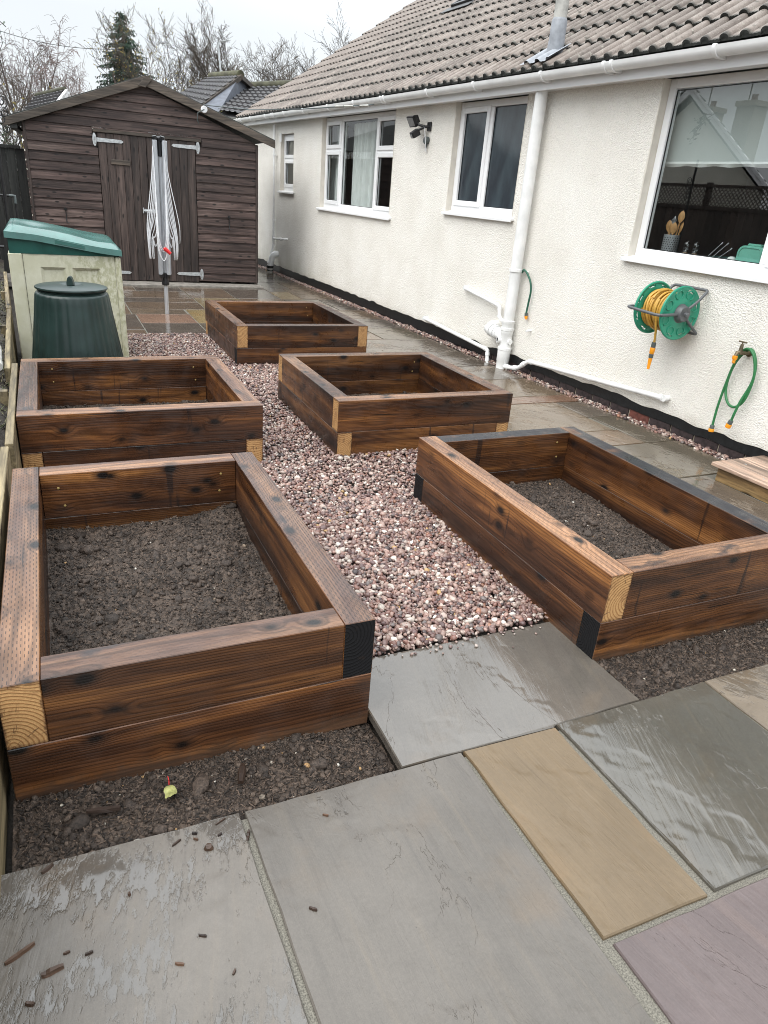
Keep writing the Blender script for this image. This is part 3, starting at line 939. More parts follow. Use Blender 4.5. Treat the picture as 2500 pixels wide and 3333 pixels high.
# ------------------------------------------------------------------ soil
def soil(name, label, x0, x1, y0, y1, zf, res=0.008, amp=0.016, crumbs=2500, stones=40, mask=None, dry=1.0, clods=420):
    nx, ny = max(2, int((x1 - x0) / res)), max(2, int((y1 - y0) / res))
    v, t = [], []
    for j in range(ny + 1):
        for i in range(nx + 1):
            x, y = x0 + (x1 - x0) * i / nx, y0 + (y1 - y0) * j / ny
            a = fbm(x * 11, y * 11, 1.3, 2) * amp * 0.6
            b = fbm(x * 46, y * 46, 4.1, 3)
            h = zf(x, y) + a + abs(b) * amp * 0.75 - amp * 0.4
            v.append((x, y, h))
            k = 0.72 + 0.55 * b + 0.35 * fbm(x * 5, y * 5, 9.0, 3)
            k = max(0.22, k) * dry
            t.append((0.078 * k, 0.0550 * k, 0.0405 * k))
    ii = np.arange(nx * ny)
    i0 = (ii // nx) * (nx + 1) + ii % nx
    f = np.concatenate([np.stack([i0, i0 + 1, i0 + nx + 2], 1), np.stack([i0, i0 + nx + 2, i0 + nx + 1], 1)])
    v, t = np.array(v), np.array(t)
    parts = [(v, f, t)]
    n = int(crumbs * 1.8)
    x, y = rng.uniform(x0 + .01, x1 - .01, n), rng.uniform(y0 + .01, y1 - .01, n)
    gi = np.clip(((x - x0) / (x1 - x0) * nx).astype(int), 0, nx) + np.clip(((y - y0) / (y1 - y0) * ny).astype(int), 0, ny) * (nx + 1)
    z = v[gi, 2]
    sz = np.clip(rng.lognormal(math.log(0.0032), 0.55, n), 0.0014, 0.014)
    tt = np.array((0.062, 0.045, 0.034))[None] * rng.uniform(0.30, 1.6, n)[:, None] * dry
    parts.append(lumps(np.stack([x, y, z + sz * 0.2], 1), sz, tt, 1, (0.5, 0.9), 0.3, 0.6))
    n = int((x1 - x0) * (y1 - y0) * clods)
    x, y = rng.uniform(x0 + .02, x1 - .02, n), rng.uniform(y0 + .02, y1 - .02, n)
    gi = np.clip(((x - x0) / (x1 - x0) * nx).astype(int), 0, nx) + np.clip(((y - y0) / (y1 - y0) * ny).astype(int), 0, ny) * (nx + 1)
    sz = np.clip(rng.lognormal(math.log(0.009), 0.5, n), 0.004, 0.034)
    tt = np.array((0.054, 0.039, 0.030))[None] * rng.uniform(0.5, 1.3, n)[:, None] * dry
    parts.append(lumps(np.stack([x, y, v[gi, 2] - sz * 0.1], 1), sz, tt, 2, (0.6, 0.9), 0.42, 0.6))
    # shreds of bark and root
    n = int(crumbs * 1.3)
    x, y = rng.uniform(x0 + .01, x1 - .01, n), rng.uniform(y0 + .01, y1 - .01, n)
    gi = np.clip(((x - x0) / (x1 - x0) * nx).astype(int), 0, nx) + np.clip(((y - y0) / (y1 - y0) * ny).astype(int), 0, ny) * (nx + 1)
    L, wd, a = rng.uniform(0.006, 0.022, n), rng.uniform(0.0007, 0.0020, n), rng.uniform(0, 2 * np.pi, n)
    dx, dy = np.cos(a), np.sin(a)
    c = np.stack([x, y, v[gi, 2] + 0.003], 1)
    e = np.stack([dx * L / 2, dy * L / 2, rng.normal(0, 0.003, n)], 1)
    w = np.stack([-dy * wd, dx * wd, np.zeros(n)], 1)
    up = np.array([0, 0, 0.002])
    P = np.stack([c - e - w, c - e + w, c - e + up, c + e - w, c + e + w, c + e + up], 1).reshape(-1, 3)
    bf = np.array([[0, 2, 5], [0, 5, 3], [2, 1, 4], [2, 4, 5], [0, 1, 2], [3, 5, 4]])
    Fq = (bf[None] + (np.arange(n) * 6)[:, None, None]).reshape(-1, 3)
    sh = np.array((0.058, 0.040, 0.029))[None] * rng.choice([0.2, 0.4, 0.8, 1.7], n)[:, None]
    parts.append((P, Fq, np.repeat(sh, 6, 0)))
    if stones:
        n = stones
        x, y = rng.uniform(x0 + .02, x1 - .02, n), rng.uniform(y0 + .02, y1 - .02, n)
        gi = np.clip(((x - x0) / (x1 - x0) * nx).astype(int), 0, nx) + np.clip(((y - y0) / (y1 - y0) * ny).astype(int), 0, ny) * (nx + 1)
        sz = np.clip(rng.lognormal(math.log(0.0038), 0.5, n), 0.002, 0.012)
        pal = np.array([(0.40, 0.36, 0.30), (0.36, 0.22, 0.10), (0.24, 0.18, 0.13), (0.46, 0.43, 0.38), (0.17, 0.14, 0.11)])
        parts.append(lumps(np.stack([x, y, v[gi, 2] + sz * 0.4], 1), sz, pal[rng.integers(0, 5, n)], 1, (0.5, 0.8), 0.25, 0.4))
    V, F, T = merge(parts)
    return tag(bulk(name, V, F, T, 'soil', True), label, kind='stuff')


def bed_soil(k, z0, z1, lump=None, **kw):
    b = BEDS[k]
    def zf(x, y):
        t = (y - b[2]) / (b[3] - b[2])
        z = z0 + (z1 - z0) * t
        z += 0.012 * mnoise.noise(Vector((x * 3, y * 3, 2.0)))
        if lump:
            for lx, ly, lr, lh in lump:
                d = math.hypot(x - lx, y - ly) / lr
                z += lh * math.exp(-d * d * 2)
        return z
    return soil('soil', None, b[0] + 0.098, b[1] - 0.098, b[2] + 0.098, b[3] - 0.098, zf, **kw)


bed_soil('A', 0.055, 0.115, [(0.22, 2.42, 0.09, 0.05), (0.05, 2.75, 0.08, 0.03), (0.55, 2.7, 0.1, 0.02), (0.62, 2.98, 0.12, 0.04)], res=0.007, crumbs=4500, stones=55, amp=0.024)
bed_soil('B', 0.05, 0.085, [(2.2, 2.95, 0.1, 0.02)], res=0.008, crumbs=3800, stones=60)
bed_soil('C', 0.04, 0.05, None, res=0.012, crumbs=1200, stones=30)
bed_soil('D', 0.05, 0.06, None, res=0.012, crumbs=1200, stones=30)
bed_soil('E', 0.04, 0.05, None, res=0.02, crumbs=500, stones=10)


def strip_z(x, y):
    z = -0.018
    if x > 0.55:
        z -= 0.03 * min(1, (x - 0.55) / 0.2)
    z -= 0.012 * max(0, 1 - (y - 1.36) / 0.06)
    return z + 0.010 * mnoise.noise(Vector((x * 4, y * 4, 0)))


soil('soil', None, -0.235, 0.792, 1.352, 1.62, strip_z, res=0.006, crumbs=2200, stones=45, amp=0.014)
soil('soil', None, 1.70, 2.72, 1.365, 1.62, lambda x, y: -0.012 + 0.008 * mnoise.noise(Vector((x * 4, y * 4, 0))), res=0.007, crumbs=2000, stones=25, amp=0.014)


# ------------------------------------------------------------------ raised beds
def sleeper(parent, cx, cy, cz, L, along, ends=('sl_light', 'sl_light'), tone=0.5, stain=0.0, inc=0.0, label=None, dz=0.0):
    mb = MB()
    h, w, l = 0.0995, 0.05, L / 2 - 0.0008
    k = 10
    vs, fs, mi = [], [], []
    mb.box(-l, l, -w, w, -h, h)
    mb.mi = [0, 0, 0, 0, 1, 2]
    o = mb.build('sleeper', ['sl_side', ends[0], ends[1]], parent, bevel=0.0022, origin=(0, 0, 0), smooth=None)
    o.location = Vector((cx, cy, cz + dz)) - WL[parent.name]
    o.rotation_euler = (random.uniform(-0.004, 0.004), random.uniform(-0.002, 0.002), (R(90) if along == 'y' else 0) + random.uniform(-0.0015, 0.0015))
    o.color = (tone, stain, inc, 1)
    if label:
        o['label'] = label
    return o


def bed(key, label, long_top, tones, ends, stains=(0, 0, 0, 0), incs=(1, 1, 1, 1), group='raised timber beds'):
    """order of the sides: left, right, front, back; ends: {(course, side): (low end, high end)}"""
    x0, x1, y0, y1 = BEDS[key]
    t = thing('raised_bed', label, 'raised bed', ((x0 + x1) / 2, (y0 + y1) / 2, 0), group)
    for course in (1, 0):
        z = BTOP - 0.1 if course else BTOP - 0.3
        longs = long_top if course else not long_top
        gap = 0.1 if longs else 0.0          # the y-running pair goes through when longs
        for i, side in enumerate(('left', 'right', 'front', 'back')):
            e = ends.get((course, side), ('sl_light', 'sl_light'))
            to = tones[course][i]
            st, ic = (stains[i], incs[i]) if course else (0, 0)
            if i < 2:
                cx = x0 + 0.05 if i == 0 else x1 - 0.05
                L = (y1 - y0) if longs else (y1 - y0) - 0.2
                sleeper(t, cx, (y0 + y1) / 2, z, L, 'y', e, to, st, ic)
            else:
                cy = y0 + 0.05 if i == 2 else y1 - 0.05
                L = (x1 - x0) - 0.2 if longs else (x1 - x0)
                sleeper(t, (x0 + x1) / 2, cy, z, L, 'x', e, to, st, ic)
    # coach-screw heads on the inner face of the far timber
    rs = random.Random(ord(key))
    for sx0 in (x0 + 0.17, x1 - 0.17):
        for sz0 in (BTOP - 0.06, BTOP - 0.145):
            mb = MB()
            mb.lathe([(0.0058, 0.0), (0.005, 0.002), (0.0025, 0.003), (0.0, 0.003)], (sx0 + rs.uniform(-.02, .02), y1 - 0.1003, sz0 + rs.uniform(-.01, .01)), 8, frame=(Vector((1, 0, 0)), Vector((0, 0, 1)), Vector((0, -1, 0))))
            mb.build('screw', 'screwbrass', t, fixn=True)
    return t


LB = ('sl_light', 'sl_light')
bed('A', 'near left raised bed holding dark lumpy soil with one black sleeper end', True,
    {1: (0.55, 0.62, 0.50, 0.62), 0: (0.4, 0.4, 0.62, 0.3)}, {(1, 'right'): ('sl_black', 'sl_light')}, stains=(0, 0.25, 0, 0), incs=(1, 1, 0.2, 0.2))
bed('B', 'near right raised bed with blue-black stained back and right top edges', True,
    {1: (0.62, 0.48, 0.55, 0.42), 0: (0.45, 0.35, 0.4, 0.3)}, {(0, 'front'): ('sl_black', 'sl_black'), (0, 'back'): ('sl_black', 'sl_black')},
    stains=(0, 1, 0, 1), incs=(0.5, 0, 0.2, 0))
bed('C', 'square raised bed in the middle, standing beside the house path', False,
    {1: (0.55, 0.40, 0.60, 0.42), 0: (0.30, 0.35, 0.38, 0.4)}, {}, incs=(0.6, 0.2, 0.2, 0.2))
bed('D', 'raised bed in front of the dark green compost bin', False,
    {1: (0.50, 0.72, 0.66, 0.62), 0: (0.4, 0.4, 0.60, 0.4)}, {}, incs=(1, 1, 0, 0))
bed('E', 'farthest raised bed, next to the patio and the rotary airer', True,
    {1: (0.50, 0.45, 0.52, 0.48), 0: (0.52, 0.4, 0.40, 0.4)}, {(0, 'front'): ('sl_black', 'sl_black')}, incs=(0.5, 0.2, 0.1, 0.1))

# ------------------------------------------------------------------ edging on the left with its bank
edg = thing('timber_edging', 'pale weathered timber edging boards retaining the soil bank', 'edging', (-0.27, 3.4, 0))
for pts, z0, z1, th in (([(-0.252, 0.75), (-0.256, 3.44)], -0.05, 0.345, 0.034), ([(-0.237, 3.46), (-0.252, 5.05)], -0.05, 0.350, 0.036),
                        ([(-0.290, 4.90), (-0.350, 7.25)], -0.05, 0.355, 0.034), ([(-0.352, 7.10), (-0.46, 9.6)], -0.05, 0.36, 0.034)):
    mb = MB()
    (xa, ya), (xb, yb) = pts
    n = 6
    bt, tp = [], []
    for i in range(n + 1):
        t = i / n
        x, y = xa + (xb - xa) * t, ya + (yb - ya) * t
        bt.append((x, y))
    vs = []
    for i, (x, y) in enumerate(bt):
        zz = z1 + 0.004 * math.sin(i * 2.1)
        vs += [(x, y, z0), (x - th, y, z0), (x - th, y, zz), (x, y, zz)]
    fs = [(0, 3, 2, 1), (4 * n, 4 * n + 1, 4 * n + 2, 4 * n + 3)]
    for i in range(n):
        for k in range(4):
            k2 = (k + 1) % 4
            fs.append((4 * i + k, 4 * i + k2, 4 * i + 4 + k2, 4 * i + 4 + k))
    mb.add(vs, fs)
    mb.build('board', 'edging', edg, bevel=0.003)
for (x, y, h) in ((-0.315, 4.45, 0.335), (-0.312, 2.3, 0.33), (-0.385, 6.4, 0.34), (-0.45, 8.2, 0.34)):
    mb = MB()
    mb.box(x - 0.022, x + 0.022, y - 0.022, y + 0.022, -0.05, h)
    mb.build('stake', 'edging', edg, bevel=0.003)


def bank():
    nx, ny = 40, 240
    v, t = [], []
    for j in range(ny + 1):
        for i in range(nx + 1):
            y = 0.4 + 11.4 * j / ny
            xr = -0.287 if y < 4.9 else -0.287 - (y - 4.9) * 0.043
            x = xr - 1.6 * (i / nx) ** 1.6
            d = xr - x
            z = 0.24 + 0.20 * (1 - math.exp(-d * 2.5)) + 0.03 * fbm(x * 6, y * 6, 0, 4)
            v.append((x, y, z))
            k = 0.8 + 0.5 * fbm(x * 20, y * 20, 3, 3)
            g = max(0, min(1, fbm(x * 2.2, y * 1.3, 7, 2) + 0.15))
            a, b = np.array((0.040, 0.032, 0.026)), np.array((0.11, 0.105, 0.062))
            t.append((a * (1 - g) + b * g) * max(0.3, k))
    ii = np.arange(nx * ny)
    i0 = (ii // nx) * (nx + 1) + ii % nx
    f = np.concatenate([np.stack([i0, i0 + nx + 2, i0 + 1], 1), np.stack([i0, i0 + nx + 1, i0 + nx + 2], 1)])
    v, t = np.array(v), np.array(t)
    n = 2600
    x = rng.uniform(-0.75, -0.30, n)
    y = rng.uniform(1.5, 10, n)
    k = x < np.where(y < 4.9, -0.295, -0.295 - (y - 4.9) * 0.043)
    x, y = x[k], y[k]
    n = len(x)
    d = np.where(y < 4.9, -0.287, -0.287 - (y - 4.9) * 0.043) - x
    z = 0.24 + 0.20 * (1 - np.exp(-d * 2.5))
    sz = np.clip(rng.lognormal(math.log(0.009), 0.6, n), 0.003, 0.035)
    tt = np.array((0.05, 0.042, 0.034))[None] * rng.uniform(0.3, 2.0, n)[:, None]
    V, F, T = merge([(v, f, t), lumps(np.stack([x, y, z], 1), sz, tt, 1, (0.4, 0.8), 0.3, 0.5)])
    # dry grass blades
    n = 4200
    x = rng.uniform(-0.75, -0.30, n)
    y = rng.uniform(2.6, 9.5, n)
    k = x < np.where(y < 4.9, -0.30, -0.30 - (y - 4.9) * 0.043)
    x, y = x[k], y[k]
    n = len(x)
    d = np.where(y < 4.9, -0.287, -0.287 - (y - 4.9) * 0.043) - x
    z = 0.24 + 0.20 * (1 - np.exp(-d * 2.5))
    a, L = rng.uniform(0, 6.28, n), rng.uniform(0.03, 0.09, n)
    c = np.stack([x, y, z], 1)
    tip = c + np.stack([np.cos(a) * L * 0.7, np.sin(a) * L * 0.7, L * 0.45], 1)
    w = np.stack([-np.sin(a) * 0.003, np.cos(a) * 0.003, np.zeros(n)], 1)
    P = np.stack([c - w, c + w, tip], 1).reshape(-1, 3)
    Fg = np.arange(n * 3).reshape(-1, 3)
    col = np.array([(0.16, 0.15, 0.075), (0.08, 0.10, 0.035), (0.20, 0.175, 0.10)])[rng.integers(0, 3, n)]
    V, F, T = merge([(V, F, T), (P, Fg, np.repeat(col, 3, 0))])
    tag(bulk('soil_bank', V, F, T, 'soil', True), kind='structure')


bank()

mb = MB()
pc = [(-0.40, 5.55, 0.42), (-0.362, 5.2, 0.40), (-0.350, 4.86, 0.385)]
mb.tube(pc, 0.022, 12)
mb.tube([(-0.351, 4.90, 0.387), (-0.350, 4.82, 0.383)], 0.027, 12)
tag(mb.build('plastic_pipe', 'asb', smooth=40), 'short white plastic pipe lying on the soil bank behind the edging', 'pipe')

# ------------------------------------------------------------------ bungalow
house = thing('bungalow', 'cream roughcast bungalow with brown concrete tile roof', 'bungalow', H(4.5, 0, 0))
SOF = lambda s: 2.425 + TILT * s
# openings: s0, s1, z0, z1
OPEN = {'k': (-1.35, 1.325, 1.205, None), 'w2': (2.975, 4.24, 1.395, None), 'w1': (5.675, 8.14, 1.243, None), 'w0': (9.435, 10.12, 1.425, 2.315)}
ZT = 2.62


def wall_mesh():
    ss_ = sorted({-3.0, 12.25} | {a for o in OPEN.values() for a in o[:2]})
    mb = MB(H)
    for a, b in zip(ss_[:-1], ss_[1:]):
        op = [o for o in OPEN.values() if o[0] <= a + 1e-6 and b - 1e-6 <= o[1]]
        spans = [(0.1, ZT)]
        if op:
            o = op[0]
            spans = [(0.1, o[2])] + ([(o[3], ZT)] if o[3] else [(SOF(a) + 0.02, ZT)])
        for z0, z1 in spans:
            k = max(1, int((b - a) / 0.06)) if z0 < 0.2 else 1
            if z0 < 0.2:
                # ragged lower edge over the black plinth
                for i in range(k):
                    sa, sb = a + (b - a) * i / k, a + (b - a) * (i + 1) / k
                    za, zb = [0.136 + 0.020 * fbm(q * 5.0, 0.3, 0, 5) for q in (sa, sb)]
                    mb.add([(sa, 0, za), (sb, 0, zb), (sb, 0, z1), (sa, 0, z1)], [(0, 1, 2, 3)])
                    mb.add([(sa, 0, za), (sa, -0.012, za - 0.006), (sb, -0.012, zb - 0.006), (sb, 0, zb)], [(0, 1, 2, 3)])
            else:
                mb.add([(a, 0, z0), (b, 0, z0), (b, 0, z1), (a, 0, z1)], [(0, 1, 2, 3)])
    # gable end and back of the house
    mb.add([(12.25, 0, -0.05), (12.25, -9.2, -0.05), (12.25, -9.2, ZT), (12.25, -4.6, ZT + 3.0), (12.25, 0, ZT)], [(0, 1, 2, 3, 4)])
    mb.add([(-3, -9.2, -0.05), (12.25, -9.2, -0.05), (12.25, -9.2, ZT), (-3, -9.2, ZT)], [(0, 1, 2, 3)])
    mb.add([(-3, 0, -0.05), (-3, -9.2, -0.05), (-3, -9.2, ZT), (-3, -4.6, ZT + 3.0), (-3, 0, ZT)], [(0, 1, 2, 3, 4)])
    return mb.build('wall', 'render', house, fixn=False)


wall_o = wall_mesh()
for k, (a, b, z0, z1) in OPEN.items():
    mb = MB(H)
    za, zb = (z1, z1) if z1 else (SOF(a) + 0.02, SOF(b) + 0.02)
    d = -0.125
    e = 0.001
    # a few mm of smooth render returns round the arris
    def jag(s, side):
        m_ = MB(H)
        n = 24
        for i in range(n):
            p0, p1 = z0 + (za - z0) * i / n, z0 + (za - z0) * (i + 1) / n
            j0, j1 = [0.010 + 0.007 * fbm(q * 9, s, 0, 3) for q in (p0, p1)]
            mb.add([(s, e, p0), (s + side * j0, e + 0.001, p0), (s + side * j1, e + 0.001, p1), (s, e, p1)], [(0, 1, 2, 3)])
            mb.add([(s, e, p0), (s, e, p1), (s, d, p1), (s, d, p0)], [(0, 1, 2, 3)])
    jag(a, -1)
    jag(b, 1)
    mb.add([(a, 0, z0), (b, 0, z0), (b, d, z0), (a, d, z0)], [(0, 1, 2, 3)])
    mb.add([(a, 0, za), (b, 0, zb), (b, d, zb), (a, d, za)], [(0, 1, 2, 3)])
    mb.build('reveal', 'reveal', house, fixn=False)

# interior
mb = MB(H)
rooms = [(-2.9, 2.2, -3.4, 1), (2.2, 4.9, -2.2, 0), (4.9, 8.9, -3.6, 0), (8.9, 11.2, -2.0, 0)]
for a, b, d, m_ in rooms:
    o_, z0, z1 = -0.127, 0.02, 2.42
    mb.add([(a, d, z0), (b, d, z0), (b, d, z1), (a, d, z1)], [(0, 1, 2, 3)], m_)
    mb.add([(a, d, z0), (a, o_, z0), (a, o_, z1), (a, d, z1)], [(0, 1, 2, 3)], m_)
    mb.add([(b, d, z0), (b, o_, z0), (b, o_, z1), (b, d, z1)], [(0, 1, 2, 3)], m_)
    mb.add([(a, d, z0), (b, d, z0), (b, o_, z0), (a, o_, z0)], [(0, 1, 2, 3)], m_)
    mb.add([(a, d, z1 + 0.06), (b, d, z1 + 0.06), (b, o_, z1 + 0.06), (a, o_, z1 + 0.06)], [(0, 1, 2, 3)], m_)
mb.build('interior', ['room', 'kroom'], house, fixn=False)
# inner face of the outer wall, so that rooms are closed
mb = MB(H)
ss_ = sorted({-2.9, 11.2} | {a for o in OPEN.values() for a in o[:2]})
for a, b in zip(ss_[:-1], ss_[1:]):
    op = [o for o in OPEN.values() if o[0] <= a + 1e-6 and b - 1e-6 <= o[1]]
    spans = [(0.02, 2.5)]
    if op:
        spans = [(0.02, op[0][2])] + ([(op[0][3], 2.5)] if op[0][3] else [])
    for z0, z1 in spans:
        mb.add([(a, -0.128, z0), (b, -0.128, z0), (b, -0.128, z1), (a, -0.128, z1)], [(0, 1, 2, 3)])
mb.build('inner_leaf', 'room', house, fixn=False)


# plinth: black-painted band with bricks showing below it
mb = MB(H)
n = 380
for i in range(n):
    a, b = -3 + 15.2 * i / n, -3 + 15.2 * (i + 1) / n
    la = 0.062 + 0.012 * fbm(a * 4, 1, 0, 3) if a < 3.2 else 0.02
    lb = 0.062 + 0.012 * fbm(b * 4, 1, 0, 3) if b < 3.2 else 0.02
    ua, ub = [0.160 + 0.004 * fbm(q * 6, 5, 0, 3) for q in (a, b)]
    mb.add([(a, -0.006, la), (b, -0.006, lb), (b, -0.006, ub), (a, -0.006, ua)], [(0, 1, 2, 3)])
pl = mb.build('plinth', 'black', house, fixn=False)
mb = MB(H)
mb.add([(-3, -0.022, -0.06), (12.25, -0.022, -0.06), (12.25, -0.022, 0.15), (-3, -0.022, 0.15)], [(0, 1, 2, 3)])
mb.build('mortar', 'mortar', pl, fixn=False)
bm0 = {}
s = -0.6
i = 0
while s < 12.1:
    mb = MB(H)
    near_ = s < 3.2
    mb.box(s + 0.004, s + 0.216, -0.06, -0.0105 - (0.004 if i % 3 == 0 else 0), -0.05, 0.062 if near_ else 0.06)
    mb.build('brick', 'brickred' if (near_ and i in (6,)) else ('brickdark' if near_ else 'black'), pl, bevel=0.003)
    s += 0.225
    i += 1


# windows
def window(s0, s1, z0, z1a, z1b, mullions, transoms, sashes, glass, sill, label=None):
    """mullions: list of s; panes between them; transoms: {pane index: z}; sashes: set of (pane, row) with an opening sash; sill: (s0, s1, ztop)"""
    fo, fi = -0.062, -0.122
    w = 0.062
    fr = MB(H)
    edges = [s0] + mullions + [s1]
    def bar(a, b, c, d, o0=fi, o1=fo):
        fr.box(a, b, o0, o1, c, d)
    zt = lambda s_: z1a + (z1b - z1a) * (s_ - s0) / (s1 - s0)
    bar(s0, s0 + w, z0, zt(s0))
    bar(s1 - w, s1, z0, zt(s1))
    bar(s0 + w, s1 - w, z0, z0 + w + 0.012)
    fr.prism([(s0 + w, fi, zt(s0 + w) - w), (s1 - w, fi, zt(s1 - w) - w), (s1 - w, fi, zt(s1 - w)), (s0 + w, fi, zt(s0 + w))], (0, fo - fi, 0))
    mw = 0.033
    for q in mullions:
        bar(q - mw, q + mw, z0 + w + 0.012, zt(q) - w, fi + 0.001, fo - 0.001)
    cells = []
    for i in range(len(edges) - 1):
        a = s0 + w if i == 0 else edges[i] + mw
        b = s1 - w if i == len(edges) - 2 else edges[i + 1] - mw
        top = min(zt(a), zt(b)) - w
        if i in transoms:
            bar(a, b, transoms[i] - 0.028, transoms[i] + 0.028, fi + 0.001, fo - 0.001)
            cells += [(i, 0, a, b, z0 + w + 0.012, transoms[i] - 0.028), (i, 1, a, b, transoms[i] + 0.028, top)]
        else:
            cells.append((i, 0, a, b, z0 + w + 0.012, top))
    win = fr.build('window', 'upvc', house, bevel=0.005)
    if label:
        win['label'] = label
    for (i, r_, a, b, c, d) in cells:
        if (i, r_) in sashes:
            sb = MB(H)
            o0, o1, q = -0.105, -0.048, 0.054
            e = 0.014
            aa, bb, cc, dd = a - e, b + e, c - e, d + e
            sb.box(aa, aa + q, o0, o1, cc, dd)
            sb.box(bb - q, bb, o0, o1, cc, dd)
            sb.box(aa + q, bb - q, o0, o1, cc, cc + q)
            sb.box(aa + q, bb - q, o0, o1, dd - q, dd)
            sb.build('sash', 'upvc', win, bevel=0.006)
            a, b, c, d = aa + q, bb - q, cc + q, dd - q
        # rubber gasket and glazing
        gk = MB(H)
        t = 0.005
        og = -0.078 if (i, r_) in sashes else -0.085
        gk.box(a, a + t, og - 0.004, og + 0.004, c, d)
        gk.box(b - t, b, og - 0.004, og + 0.004, c, d)
        gk.box(a + t, b - t, og - 0.004, og + 0.004, c, c + t)
        gk.box(a + t, b - t, og - 0.004, og + 0.004, d - t, d)
        gk.build('gasket', 'blackp', win)
        gl = MB(H)
        gl.add([(a, og - 0.002, c), (b, og - 0.002, c), (b, og - 0.002, d), (a, og - 0.002, d)], [(0, 1, 2, 3)])
        gl.build('pane', glass, win, fixn=False)
    sm = MB(H)
    a, b, zs = sill
    prof = [(-0.06, zs + 0.012), (0.030, zs - 0.004), (0.042, zs - 0.010), (0.042, zs - 0.034), (0.030, zs - 0.034), (0.028, zs - 0.022), (-0.06, zs - 0.022)]
    sm.prism([(a, o_, z_) for o_, z_ in prof], (b - a, 0, 0))
    sm.build('sill', 'upvc', win, bevel=0.002)
    return win


window(-1.35, 1.325, 1.208, SOF(-1.35), SOF(1.325), [0.165], {}, {(0, 0)}, 'glassk', (-1.45, 1.365, 1.212))
window(2.975, 4.24, 1.398, SOF(2.975), SOF(4.24), [3.64], {}, {(1, 0)}, 'frost', (2.93, 4.275, 1.392))
window(5.675, 8.14, 1.246, SOF(5.675), SOF(8.14), [6.30, 7.50], {0: 2.01, 2: 2.05}, {(0, 0), (2, 0), (0, 1), (2, 1)}, 'glass', (5.60, 8.20, 1.240))
window(9.435, 10.12, 1.428, 2.31, 2.31, [], {0: 1.93}, {(0, 1), (0, 0)}, 'glass', (9.36, 10.16, 1.42))


def curtain(s0, s1, z0, z1, o0, waves=9, mat='curtain', seed=0):
    mb = MB(H)
    n = 60
    vs, fs = [], []
    for i in range(n + 1):
        t = i / n
        d = 0.035 * math.sin(t * waves * 6.283 + seed) + 0.015 * math.sin(t * waves * 2.7 + 1 + seed)
        sh = 0.06 * math.sin(t * 5 + seed)
        vs += [(s0 + (s1 - s0) * t, o0 + d * 0.7, z1), (s0 + (s1 - s0) * t * 0.97 + sh * 0.3, o0 + d * 1.3, z0)]
        if i:
            fs.append((2 * i - 2, 2 * i, 2 * i + 1, 2 * i - 1))
    mb.add(vs, fs)
    return mb.build('curtain', mat, house, smooth=179, fixn=False)


curtain(6.68, 7.46, 1.0, 2.4, -0.24, 7)
curtain(5.55, 5.86, 1.0, 2.4, -0.26, 3, seed=2)
curtain(7.75, 8.3, 1.0, 2.4, -0.26, 4, seed=1)
# kitchen blind with a looped hem, and the worktop under the window
mb = MB(H)
mb.box(-1.3, 1.345, -0.186, -0.183, 1.905, 2.40)
bl = mb.build('blind', 'blind', house)
mb = MB(H)
n = 90
for i in range(n):
    a, b = -1.3 + 2.645 * i / n, -1.3 + 2.645 * (i + 1) / n
    q0, q1 = [1.872 + 0.004 * math.sin(q * 24) for q in (a, b)]
    dd0, dd1 = [0.012 + 0.006 * math.sin(q * 31) for q in (a, b)]
    mb.add([(a, -0.180, 1.906), (b, -0.180, 1.906), (b, -0.180 + dd1, 1.89), (a, -0.180 + dd0, 1.89)], [(0, 1, 2, 3)])
    mb.add([(a, -0.180 + dd0, 1.89), (b, -0.180 + dd1, 1.89), (b, -0.183, q1), (a, -0.183, q0)], [(0, 1, 2, 3)])
mb.build('hem', 'curtain', bl, fixn=False)
mb = MB(H)
mb.box(-1.3, 1.32, -0.70, -0.135, 1.225, 1.262)
mb.build('worktop', 'worktop', house, bevel=0.004)

# soffit, fascia, gutter
mb = MB(lambda s_, o_, z_: H(s_, o_, z_ + TILT * s_))
mb.box(-3, 12.3, -0.01, 0.142, 2.425, 2.433)
mb.build('soffit', 'upvc', house)
mb = MB(lambda s_, o_, z_: H(s_, o_, z_ + TILT * s_))
mb.box(-3, 12.32, 0.142, 0.160, 2.408, 2.545)
mb.build('fascia', 'upvc', house, bevel=0.002)
mb = MB(lambda s_, o_, z_: H(s_, o_, z_ + TILT * s_))
GC, GZ, GR = 0.222, 2.518, 0.054
prof = []
for k in range(13):
    a = math.pi + math.pi * k / 12
    prof.append((GC + GR * math.cos(a), GZ + GR * math.sin(a) * 1.0))
inner = [(GC + (GR - 0.004) * math.cos(math.pi + math.pi * k / 12), GZ + (GR - 0.004) * math.sin(math.pi + math.pi * k / 12)) for k in range(12, -1, -1)]
lip = [(prof[-1][0] + 0.002, GZ + 0.006), (prof[-1][0] - 0.007, GZ + 0.006)]
mb.prism([(-3, a, b) for a, b in prof + lip + inner], (15.36, 0, 0))
gut = mb.build('gutter', 'gutter', house, smooth=40)


